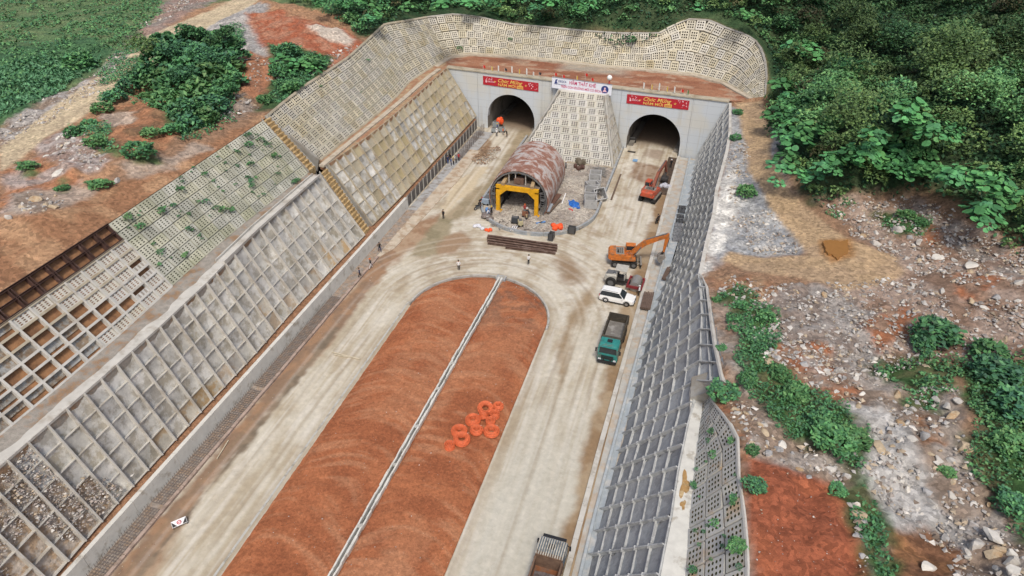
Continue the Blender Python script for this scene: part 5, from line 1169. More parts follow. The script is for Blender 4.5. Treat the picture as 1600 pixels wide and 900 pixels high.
# concrete box culverts
def box_frame(u, v, rz, tilt, label, sc=1.3):
    p = P0(u, v, .35); root = thing_at('box_culvert', label, 'concrete box', p, 'concrete box sections at the yard edge'); M = Matrix.Rotation(rz, 3, 'Z') @ Matrix.Rotation(tilt, 3, 'X')
    b = MB(); w_, t, h = 1.5*sc, .16, 1.25*sc
    for x, y, dx, dy in ((0, -w_/2, w_+t, t), (0, w_/2, w_+t, t), (-w_/2, 0, t, w_-t), (w_/2, 0, t, w_-t)):
        b.box(tuple(p+M @ Vector((x, y, h/2))), (dx, dy, h), M)
    b.build('box_walls', mat('precast_concrete', px(182,182,180), var=.1, scale=2, c2=px(150,150,148), cover=.3), root); home(root)
for a in [(922,322,.25,.0,'grey concrete box section nearest the kerb, lowest of the cluster'), (923,308,.1,.1,'grey concrete box section lying above the lowest one in the cluster'), (933,308,.7,.75,'tipped concrete box section leaning on its neighbour by the kerb'), (925,299,.5,-.1,'concrete box section in the middle of the cluster'), (929,289,.2,.1,'concrete box section second from the top of the cluster'), (930,282,.15,.0,'concrete box section at the top of the cluster')]: box_frame(*a)
# blue tarp
p = P0(897, 320, .35); vs = []; fs = []; n = 9
for j in range(6):
    for i in range(n):
        x = -1.6+3.2*i/(n-1); y = -.9+1.8*j/5; vs.append(p+Matrix.Rotation(-1.0, 3, 'Z') @ Vector((x, y*(1-.3*abs(x)), .45*math.exp(-(x*x+y*y*2))+.12*math.sin(x*5+y*3)+.05)))
fs = [(j*n+i, j*n+i+1, (j+1)*n+i+1, (j+1)*n+i) for j in range(5) for i in range(n-1)]
b = MB(); b.add(vs, fs); nv = len(vs); b.add([v-Vector((0, 0, .12)) for v in vs], [f[::-1] for f in fs]); o = b.build('tarpaulin', plain('blue_tarp', (.02,.12,.42), rough=.4)); tag(o, 'crumpled bright blue tarpaulin on the gravel yard', 'tarpaulin')
b = MB()
for k in range(3): b.box(tuple(P0(890+k*2, 327+k, .4)), (.5, .3, .25), Matrix.Rotation(k, 3, 'Z'), taper=(.7, .7))
o = b.build('red_sack', plain('sack_red', (.5,.06,.05))); tag(o, 'small faded red sacks beside the blue tarpaulin', 'sacks')
# orange plastic drums / nets
def lumpy(name, p, r, m, label, cat, n=5, seed=1, flat=.7):
    me = bpy.data.meshes.new(name); bm = bmesh.new(); rr_ = random.Random(seed)
    for k in range(n):
        M = Matrix.Translation(Vector(p)+Vector((rr_.uniform(-r, r), rr_.uniform(-r, r)*.7, r*flat*.5))) @ Matrix.Rotation(rr_.uniform(0, 3), 4, 'Z') @ Matrix.Diagonal((r*rr_.uniform(.5, .8), r*rr_.uniform(.4, .7), r*flat*rr_.uniform(.6, .9), 1))
        bmesh.ops.create_icosphere(bm, subdivisions=2, radius=1, matrix=M)
    for v in bm.verts: v.co += Vector((rr_.uniform(-.05, .05), rr_.uniform(-.05, .05), rr_.uniform(-.05, .05)))*r
    bm.to_mesh(me); bm.free(); me.materials.append(m); o = link(name, me); tag(o, label, cat); return o
ORN = plain('orange_plastic', (.75,.09,.02)); 
lumpy('orange_netting', P0(871, 357, .3), .75, ORN, 'heap of bright orange netting inside the yard kerb', 'netting', 6, 3)
lumpy('orange_netting', P0(764.5, 361, .0), .5, ORN, 'small orange netting bundle outside the kerb left of the steel beams', 'netting', 3, 5)
lumpy('sack_heap', P0(748, 356, 0), .7, plain('sack_white', (.55,.56,.6)), 'heap of white and blue sacks on the lane left of the yard', 'sacks', 6, 8, .5)
lumpy('rebar_bundle', P0(764, 340, .2), .9, REB, 'dark tangled steel offcuts on the left corner of the kerb', 'scrap steel', 7, 12, .45)
lumpy('dark_bucket_heap', P0(903, 264, .4), .8, plain('rust_dark', (.08,.04,.03)), 'rusty dark lump of machinery on the yard near the wedge', 'scrap', 4, 21, .9)
lumpy('boulder_dark', P0(909, 257, .4), .9, plain('boulder_brown', (.12,.1,.07)), 'dark boulder at the foot of the block wedge', 'boulder', 3, 27, .9)
# steel beams
root = None
for k, (u0, v0, u1, v1) in enumerate([(762,369,871,384), (761,372,871,388), (761,376,870,392), (762,380,850,392), (790,387,868,396)]):
    a = P0(u0, v0, .18); c = P0(u1, v1, .18); b = MB()
    for dz, w_, h_ in ((0, .32, .05), (.3, .32, .05), (.15, .06, .3)): b.bar(a+Vector((0, 0, dz-.08)), c+Vector((0, 0, dz-.08)), w_, h_)
    o = b.build('steel_beam', mat('rusted_beam', px(112,86,72), rough=.7, var=.2, scale=2, c2=px(136,112,98), cover=.4)); tag(o, ['topmost and longest rusty steel beam on the lane before the yard', 'second rusty steel beam from the top of the pile', 'third rusty steel beam in the middle of the pile', 'fourth rusty steel beam of the pile, shorter', 'rusty steel beam nearest the camera in the pile'][k], 'steel beam', 'rusty steel beams on the lane')
def plank(u0, v0, u1, v1, w_, m, label, cat='plank', z=.12, h=.1, group=None):
    b = MB(); b.bar(P0(u0, v0, z), P0(u1, v1, z), w_, h); o = b.build('plank', m); tag(o, label, cat, group); return o
PALE = mat('pale_timber', px(214,200,170), var=.15, scale=3)
plank(519, 550, 562, 561, .14, PALE, 'long pale timber lying across the left lane, upper of two', group='timbers on the left lane'); plank(522, 554, 545, 558, .12, PALE, 'short pale timber lying across the left lane, lower of two', group='timbers on the left lane')
plank(339, 717, 357, 688, .08, PALE, 'thin white stick beside the ditch sill')
plank(970, 272, 955, 312, .3, mat('brown_board', px(120,98,80)), 'brown board lying along the right lane near the yard kerb')
plank(981, 236, 993, 238, .5, plain('dark_board', (.05,.045,.04)), 'dark board at the lower left of the right tunnel mouth')
for k in range(3): plank(798+k*3.2, 360+k*.2, 802+k*3.2, 353, .12, plain('white_pipe', (.75,.75,.75)), ['left','middle','right'][k]+' short white pipe at the yard kerb', 'pipe', z=.5, group='white pipes at the yard kerb')
plank(833, 357, 848, 345, .3, mat('pale_sheet', px(196,190,178)), 'long pale board on the gravel before the gantry', z=.5); plank(838, 349, 852, 346, .35, plain('blue_sheet', (.12,.25,.5)), 'faded blue sheet on the gravel before the gantry', 'sheet', z=.5)
plank(856, 333, 876, 312, .42, mat('brown_board', px(150,120,92)), 'long brown timber board leaning right of the gantry', z=.7); plank(862, 318, 874, 303, .9, plain('rust_plate', (.13,.07,.05)), 'rusty plate right of the gantry', 'steel plate', z=.7); plank(854, 330, 860, 318, 1.0, plain('grey_plate', (.3,.33,.36)), 'grey steel plate standing at the gantry foot', 'steel plate', z=.9)
plank(878, 318, 884, 302, .14, plain('white_pipe', (.75,.75,.75)), 'white pipe beside the rusty plate', 'pipe', z=.5)
for u, v, r_, lb in [(893.5,361,0,'grey steel form box standing on the kerb, right of the netting'), (861.5,371,1.5,'dark steel form box lying outside the kerb above the beams')]:
    p = P0(u, v, .5); b = MB(); M = Matrix.Rotation(r_, 3, 'Z')
    for x in (-.55, .55): b.box(tuple(p+M @ Vector((x, 0, .3))), (.1, .8, 1.0), M)
    for y in (-.35, .35): b.box(tuple(p+M @ Vector((0, y, .3))), (1.2, .1, 1.0), M)
    o = b.build('form_box', plain('form_dark', (.07,.07,.07))); tag(o, lb, 'form box')
# generator and box machines in front of the gantry
def machine(u, v, d, m, label, rz=0., cat='machine', z=.35):
    p = P0(u, v, z); root = thing_at('site_machine', label, cat, p); M = Matrix.Rotation(rz, 3, 'Z'); b = MB(); b.box(tuple(p+M @ Vector((0, 0, d[2]/2+.15))), d, M, taper=(.94, .94)); b.build('housing', m, root, bevel=.04)
    b = MB(); b.box(tuple(p+M @ Vector((0, 0, d[2]+.2))), (d[0]*.7, d[1]*.6, .08), M); b.build('lid', GREYM, root)
    for sx in (-1, 1):
        b = MB(); q = p+M @ Vector((sx*d[0]*.35, -d[1]/2-.04, .18)); q2 = p+M @ Vector((sx*d[0]*.35, d[1]/2+.04, .18)); b.cyl(q, q2, .17, n=12); b.build('wheel', DARK, root)
    home(root)
machine(805, 348, (1.2, .9, .9), plain('machine_black', (.04,.045,.05)), 'black generator inside the kerb before the gantry', .1)
machine(813, 352, (.8, 1.1, .8), mat('machine_tan', px(196,184,140)), 'tan cement mixer body beside the black generator', .4)
machine(762, 316, (1.3, 2.2, .9), mat('machine_blue_grey', px(160,178,196)), 'pale blue grey machine inside the kerb left of the gantry', -.1)
machine(821, 338, (1.1, .8, .9), mat('machine_rust', px(150,96,66)), 'rusty brown pump at the gantry right foot', .2)
p = P0(760, 330, .4); lumpy('blue_barrel_heap', p, .55, plain('barrel_blue', (.12,.25,.5)), 'small blue barrel lying inside the left kerb corner', 'barrel', 2, 33, .9)
# stacks on the drain slab
def stack(u0, v0, u1, v1, n, w_, m, label, cat, z=.5, group=None, layers=2):
    a, c = P0(u0, v0, z), P0(u1, v1, z); root = thing_at('stack', label, cat, a, group); d = (c-a).normalized(); s_ = Vector((d.y, -d.x, 0))
    for k in range(n):
        b = MB(); o_ = s_*(k-(n-1)/2)*w_*1.15
        for l in range(layers): b.bar(a+o_+Vector((0, 0, l*.16)), c+o_+Vector((0, 0, l*.16))+d*random.uniform(-.3, .3), w_, .13)
        b.build('bar', m, root)
    home(root)
BRB = mat('brown_bars', px(120,98,84), rough=.7, var=.2, scale=3)
stack(1008, 483, 1014, 459, 6, .2, BRB, 'bundle of brown steel bars on the drain slab left of the right slope', 'steel bars')
stack(1037, 437, 1046, 418, 3, .18, BRB, 'narrow bundle of brown bars against the right slope by the roller', 'steel bars', z=.6)
GRP = 'grid plates on the drain slab'
for k, (u, v) in enumerate([(1057,373),(1058,366),(1059,359),(1060,352),(1062,345),(1063,338),(1064.5,330),(1066,324)]):
    p = P0(u, v, .55); b = MB(); M = Matrix.Rotation(.12, 3, 'Z')
    for x in (-.5, 0, .5): b.box(tuple(p+M @ Vector((x, 0, 0))), (.1, 1.0, .16), M)
    for y in (-.45, 0, .45): b.box(tuple(p+M @ Vector((0, y, .02))), (1.2, .1, .16), M)
    o = b.build('grid_plate', plain('grid_grey', (.2,.2,.21)) if k < 4 else plain('grid_dark', (.05,.05,.055))); tag(o, ('grey' if k < 4 else 'black')+' metal grid plate '+['lowest of the row', 'second from the bottom', 'third from the bottom', 'highest of the grey ones', 'lowest of the black ones', 'second of the black ones', 'third of the black ones', 'topmost of the row'][k]+' by the right slope', 'grid plate', GRP)
# warning board on the left verge
p = P0(281, 818, .15); root = thing_at('warning_board', 'white board with black triangles and a red emblem lying on the left verge', 'sign board', p); M = Matrix.Translation(p) @ Matrix.Rotation(.85, 4, 'Z') @ Matrix.Rotation(.35, 4, 'X')
def bx(c, d, m, nm): b = MB(); b.box(c, d); o = b.build(nm, m, root); o.matrix_basis = Matrix.Translation(-p) @ M; return o
bx((0, 0, .35), (1.3, .62, .05), plain('board_white', (.7,.7,.7)), 'board'); 
for s_ in (-1, 1):
    b = MB(); b.prism([(s_*.62, -.28), (s_*.62, .25), (s_*.24, -.28)], .385, .395, 2); o = b.build('black_triangle', DARK, root); o.matrix_basis = Matrix.Translation(-p) @ M
b = MB(); b.torus((0, 0, .39), .17, .04, 16, 4); b.box((0, 0, .39), (.2, .08, .01)); o = b.build('red_emblem', plain('emblem_red', (.5,.08,.1)), root); o.matrix_basis = Matrix.Translation(-p) @ M
for x in (-.6, .6): b = MB(); b.bar((x, .3, .3), (x, .5, -.1), .05); b.bar((x, -.28, .3), (x, -.3, -.0), .05); o = b.build('leg', DARK, root); o.matrix_basis = Matrix.Translation(-p) @ M
# pipe coils: torus bundles of corrugated orange pipe
COIL = mat('orange_corrugated_pipe', (.58,.13,.05), rough=.5, var=.2, scale=5)
CO = [(702.5,696,.88,.0,0,'smallest orange pipe coil at the lower left of the group'), (717.5,673,1.32,.0,0,'large orange pipe coil half covered by its neighbour'), (721.5,686,1.36,.12,.12,'large orange pipe coil lying on top of its neighbour'), (739,656,1.3,.0,0,'large orange pipe coil in the middle left of the group'), (744.5,672,1.1,.0,0,'medium deep orange pipe coil in the middle of the group'), (768,673.5,1.32,0,0,'large orange pipe coil at the lower right near the kerb'), (758.5,638,1.3,.15,.35,'large tilted orange pipe coil at the top of the group'), (756,649,.9,.1,-.6,'small orange pipe coil standing tilted under the top one'), (766.5,658.5,.88,0,0,'small orange pipe coil above the lower right one'), (773,647.5,.9,0,0,'small orange pipe coil at the right of the group'), (778.5,634.5,.92,0,0,'small orange pipe coil at the upper right corner')]
for u, v, r_, dz, tl, lb in CO:
    r_ *= .72; p = P0(u, v, .6); p = P0(u, v, float(zisl1(np.array([p.x]), np.array([p.y]), np.array([3.]))[0])+.36+dz); root = thing_at('pipe_coil', lb, 'pipe coil', p-Vector((0, 0, .5)), 'orange pipe coils on the red earth'); M = Matrix.Rotation(tl, 3, 'X') @ Matrix.Rotation(tl*.5, 3, 'Y')
    inn = r_*.4; lay = 5; rings = max(2, int((r_-inn)/.13))
    for z_ in range(lay):
        for q in range(rings):
            if z_ in (0, lay-1) and q == rings-1 and rings > 2: continue
            b = MB(); rad = inn+.06+q*(r_-inn-.06)/rings; b.torus((0, 0, 0), rad+random.uniform(-.02, .02), .063, 26, 7); b.v = [tuple(M @ Vector(x)+p+M @ Vector((0, 0, -.3+z_*.135))) for x in b.v]
            b.build('pipe_turn', COIL, root, smooth=True)
    for a in (1.1,):
        b = MB(); d = Vector((math.cos(a), math.sin(a), 0)); q = [d*inn*1.1+Vector((0, 0, .17)), d*r_*.95+Vector((0, 0, .17)), d*r_*1.03+Vector((0, 0, .05))]; q = [M @ x+p for x in q]
        for x, y in zip(q[:-1], q[1:]): b.bar(x, y, .03, .015)
        b.build('tie_strap', plain('strap_white', (.7,.6,.55)), root)
    home(root)
# orange flags / blue frame inside the mouths
lumpy('orange_banner_heap', P0(781, 192, .9), .7, ORN, 'orange red cloths hanging beside the left tunnel mouth', 'cloth', 5, 41, 1.4)
plank(989, 250, 996, 251, 1.0, plain('blue_plate', (.16,.3,.48)), 'blue plate lying in the right tunnel mouth', 'plate', z=.1)
machine(987, 222, (1.8, .8, .8), DARK, 'dark motor trolley inside the right tunnel mouth', .1, z=0)
for u, v, h in [(775,200,1.2),(784,206,.9),(773,207,.8)]: machine(u, v, (1.4, .8, h), mat('machine_grey', px(150,158,160)), {775:'grey cabinet left of the left tunnel mouth', 784:'grey pallet of bags before the left tunnel mouth', 773:'low grey machine at the corner of the left tunnel mouth'}[u], .3, z=0)
# ================================================================== vehicles (local +x forward, built at the origin, then placed)
TYRE = mat('tyre_rubber', (.022,.021,.02), rough=.9, var=.2, scale=6, c2=(.07,.06,.05), cover=.3); RIM = plain('wheel_rim', (.35,.35,.36), metal=.6, rough=.4); GLASS = plain('dark_glass', (.02,.028,.033), rough=.12, spec=.6)
def wheel(root, x, y, r, w_, rim=RIM, name='wheel', dust=TYRE):
    b = MB(); n = 22; prof = [(-.5, .82), (-.44, .97), (-.3, 1), (.3, 1), (.44, .97), (.5, .82), (.5, .58), (-.5, .58)]
    vs = []; 
    for i in range(n):
        t = 2*math.pi*i/n
        for a, q in prof: vs.append((x+r*q*math.cos(t), y+w_*a, r+r*q*math.sin(t)))
    k = len(prof); b.add(vs, [(i*k+j, ((i+1) % n)*k+j, ((i+1) % n)*k+(j+1) % k, i*k+(j+1) % k) for i in range(n) for j in range(k)])
    t_ = b.build(name, dust, root, smooth=False)
    b = MB(); b.cyl((x, y-w_*.36, r), (x, y+w_*.36, r), r*.6, n=18); b.cyl((x, y-w_*.42, r), (x, y+w_*.42, r), r*.18, n=10); b.build('rim', rim, t_)
def place(root, x, y, rz, z=.03): root.location = (x, y, z); root.rotation_euler = (0, 0, rz)
def part(root, name, m, fn, bevel=0, smooth=False): b = MB(); fn(b); return b.build(name, m, root, smooth=smooth, bevel=bevel)
def loft(b, secs):
    """closed sections (same count) joined along their order"""
    n = len(secs[0]); vs = [p for s_ in secs for p in s_]; k = len(secs)
    b.add(vs, [(i*n+j, i*n+(j+1) % n, (i+1)*n+(j+1) % n, (i+1)*n+j) for i in range(k-1) for j in range(n)]+[tuple(range(n))[::-1], tuple(range((k-1)*n, k*n))])
# ---- white SUV
CARW = mat('car_white', (.74,.74,.72), rough=.22, var=.05, spec=.6, c2=(.6,.57,.5), cover=.25, cscale=1.5); BLKP = plain('black_trim', (.02,.02,.022), rough=.5); HLT = plain('headlight_glass', (.6,.62,.65), rough=.1); TLT = plain('tail_light_red', (.35,.01,.01), rough=.2)
root = empty('parked_suv'); tag(root, 'white estate car with dark windows parked beside the road roller', 'car')
def f(b):
    xs = [(-2.38, .55, .98, .80), (-2.3, .38, 1.08, .90), (-1.9, .34, 1.12, .93), (-.9, .33, 1.12, .94), (.6, .33, 1.12, .94), (1.25, .34, 1.08, .93), (1.9, .36, 1.0, .90), (2.25, .4, .9, .84), (2.4, .5, .76, .72)]
    loft(b, [[(x, -w_, z0), (x, -w_*1.0, (z0+z1)*.5), (x, -w_*.93, z1-.04), (x, -w_*.75, z1), (x, w_*.75, z1), (x, w_*.93, z1-.04), (x, w_, (z0+z1)*.5), (x, w_, z0)] for x, z0, z1, w_ in xs])
part(root, 'body', CARW, f, bevel=.03)
def f(b):
    xs = [(-2.28, 1.08, 1.12, .84, .84), (-2.05, 1.08, 1.68, .86, .70), (-.4, 1.1, 1.74, .88, .72), (.35, 1.1, 1.68, .88, .70), (1.12, 1.08, 1.1, .86, .84)]
    loft(b, [[(x, -w0, z0), (x, -w1, z1), (x, w1, z1), (x, w0, z0)] for x, z0, z1, w0, w1 in xs])
part(root, 'windows', GLASS, f)
def f(b):
    xs = [(-2.2, 1.62, .60), (-2.05, 1.72, .70), (-.4, 1.79, .73), (.3, 1.74, .71), (.42, 1.67, .66)]
    loft(b, [[(x, -w_, z-.09), (x, -w_*.93, z), (x, w_*.93, z), (x, w_, z-.09)] for x, z, w_ in xs])
part(root, 'roof', CARW, f, bevel=.02)
for x0, z0, x1, z1 in ((-.45, 1.1, -.4, 1.72), (-1.5, 1.1, -1.6, 1.7), (.95, 1.12, .36, 1.66)):
    for s_ in (-1, 1): part(root, 'pillar', CARW if x0 > 0 else BLKP, lambda b: b.bar((x0, s_*.885, z0), (x1, s_*.715, z1), .09, .04))
for x in (-1.42, 1.45):
    for s_ in (-1, 1):
        wheel(root, x, s_*.84, .38, .25); part(root, 'wheel_arch', BLKP, lambda b: b.add([(x+.47*math.cos(t), s_*.945, .4+.47*math.sin(t)) for t in np.linspace(0, math.pi, 12)]+[(x+.40*math.cos(t), s_*.95, .4+.40*math.sin(t)) for t in np.linspace(0, math.pi, 12)], [(i, i+1, 13+i, 12+i) for i in range(11)]))
for s_ in (-1, 1):
    part(root, 'headlight', HLT, lambda b: b.box((2.3, s_*.66, .82), (.16, .32, .14))); part(root, 'tail_light', TLT, lambda b: b.box((-2.34, s_*.74, .98), (.1, .24, .2))); part(root, 'mirror', CARW, lambda b: b.box((.85, s_*1.02, 1.16), (.16, .2, .16)))
    part(root, 'roof_rail', GREYM, lambda b: b.bar((-1.9, s_*.62, 1.79), (.1, s_*.62, 1.8), .05)); part(root, 'side_step', BLKP, lambda b: b.box((0, s_*.93, .33), (2.0, .1, .08)))
part(root, 'grille', BLKP, lambda b: b.box((2.41, 0, .66), (.05, .95, .22))); part(root, 'bumper', BLKP, lambda b: b.box((2.38, 0, .42), (.12, 1.5, .14)))
part(root, 'number_plate', WHITE, lambda b: b.box((2.46, 0, .5), (.02, .45, .12)))
place(root, -7.55, 76.15, -.07)
# ---- dump truck
def truck(name, label, cabm, bedm, cargo, roof_ribs=False, loadm=None):
    root = empty(name); tag(root, label, 'truck', 'dump trucks')
    part(root, 'chassis', DARK, lambda b: [b.box((.0, s_*.42, .85), (7.4, .16, .3)) for s_ in (-1, 1)]+[b.box((0, 0, .7), (6.4, .3, .3))])
    def f(b):
        xs = [(1.75, .85, 2.75, 1.18), (2.0, .75, 2.85, 1.2), (3.1, .7, 2.85, 1.2), (3.45, .65, 2.72, 1.2), (3.62, .62, 1.75, 1.2), (3.66, .6, 1.1, 1.19), (3.62, .45, .75, 1.15)]
        loft(b, [[(x, -w_, z0), (x, -w_, z1-.12), (x, -w_+.12, z1), (x, w_-.12, z1), (x, w_, z1-.12), (x, w_, z0)] for x, z0, z1, w_ in xs])
    cab = part(root, 'cab', cabm, f, bevel=.04)
    part(root, 'windscreen', GLASS, lambda b: b.add([(3.64, -1.05, 1.75), (3.64, 1.05, 1.75), (3.5, .98, 2.6), (3.5, -.98, 2.6)], [(0, 1, 2, 3)]))
    for s_ in (-1, 1):
        part(root, 'side_window', GLASS, lambda b: b.box((2.85, s_*1.2, 2.15), (.95, .03, .6))); part(root, 'mirror', BLKP, lambda b: b.box((3.45, s_*1.45, 1.95), (.16, .16, .5)) and b.bar((3.45, s_*1.2, 2.3), (3.45, s_*1.45, 2.1), .05))
        part(root, 'headlight', HLT, lambda b: b.box((3.64, s_*.9, .8), (.08, .35, .2)))
        part(root, 'mudguard', BLKP, lambda b: b.box((2.35, s_*1.08, 1.12), (1.2, .3, .12)))
        part(root, 'fuel_tank', GREYM, lambda b: b.box((.9, s_*.95, .75), (.9, .42, .5)))
    part(root, 'sun_visor', cabm if not roof_ribs else BLKP, lambda b: b.box((3.62, 0, 2.72), (.28, 2.1, .05)))
    part(root, 'bumper', BLKP, lambda b: b.box((3.7, 0, .52), (.2, 2.3, .3))); part(root, 'grille', BLKP, lambda b: [b.box((3.69, 0, .95+k*.15), (.03, 1.5, .08)) for k in range(4)])
    part(root, 'roof_hatch', BLKP, lambda b: b.box((2.55, 0, 2.9), (.5, .6, .08)))
    if roof_ribs:
        for k in range(12): part(root, 'roof_slat', cargo, lambda b: b.box((2.35, -1.15+2.3*k/11, 3.0), (1.7, .1, .1)))
    # bed: floor, sides with posts, tall headboard, tailgate
    x0, x1, z0, z1 = -3.6, 1.55, 1.15, 2.5
    part(root, 'bed_floor', cargo, lambda b: b.box(((x0+x1)/2, 0, z0), (x1-x0, 2.3, .12)))
    for s_ in (-1, 1):
        part(root, 'bed_side', bedm, lambda b: b.box(((x0+x1)/2, s_*1.17, (z0+z1)/2), (x1-x0, .08, z1-z0)) and b.box(((x0+x1)/2, s_*1.17, z1), (x1-x0, .16, .1)))
        for k in range(6): part(root, 'bed_post', bedm, lambda b: b.box((x0+.1+k*(x1-x0-.2)/5, s_*1.24, (z0+z1)/2), (.12, .1, z1-z0)))
    part(root, 'headboard', bedm, lambda b: b.box((x1, 0, (z0+z1)/2+.15), (.1, 2.4, z1-z0+.3)) and b.box((x1+.3, 0, z1+.28), (.7, 2.4, .07)))
    part(root, 'tailgate', bedm, lambda b: b.box((x0, 0, (z0+z1)/2), (.1, 2.4, z1-z0)) and b.box((x0-.06, 0, z1-.5), (.08, 2.4, .1)))
    if loadm:
        r = np.random.default_rng(4); n = 14; V = []; 
        for j in range(8):
            for i in range(n): V.append((x0+.4+(x1-x0-1.0)*i/(n-1), -1.05+2.1*j/7, z0+.12+.75*math.exp(-((i-6)/5)**2-((j-3.5)/3)**2)+r.uniform(-.06, .06)))
        part(root, 'load', loadm, lambda b: b.add(V, [(j*n+i, j*n+i+1, (j+1)*n+i+1, (j+1)*n+i) for j in range(7) for i in range(n-1)]))
    for x in (2.5, -1.3, -2.65):
        for s_ in (-1, 1): wheel(root, x, s_*1.0, .52, .3 if x > 0 else .5, rim=GREYM)
    return root
DUSTBED = mat('grey_dusty_steel', px(132,128,122), var=.2, scale=1.5, c2=px(160,158,154), cover=.4); TEAL = mat('teal_paint', (.03,.2,.18), rough=.35, var=.2, scale=2, c2=(.09,.13,.11), cover=.4, cscale=1.2)
DARKBED = mat('dark_bed_steel', px(78,72,62), var=.2, scale=2, c2=px(96,84,66), cover=.4)
t = truck('dump_truck', 'teal green dump truck with an empty grey bed standing in the right lane', TEAL, DARKBED, DUSTBED); place(t, -6.55, 66.4, -math.pi/2-.03)
RUSTBED = mat('rusty_bed', px(140,84,44), rough=.8, var=.2, scale=1.2, c2=px(120,92,74), cover=.45, cscale=.7); SLAT = mat('white_slats', px(196,190,176), var=.2, scale=3, c2=px(140,132,120), cover=.3)
t = truck('dump_truck', 'dump truck with a white slatted cab roof and a rusty loaded bed', plain('cab_grey_blue', (.12,.16,.2)), mat('bed_brown', px(126,98,78), var=.2, scale=2), SLAT, True, mat('slag_load', px(116,106,104), var=.3, scale=3, c2=RUSTBED and px(150,96,60), cover=.3)); place(t, -6.75, 32.3, math.pi/2-.02)
# bed floor of the near truck is rusty
for c in t.children:
    if c.name.startswith('bed_floor'): c.data.materials.clear(); c.data.materials.append(RUSTBED)
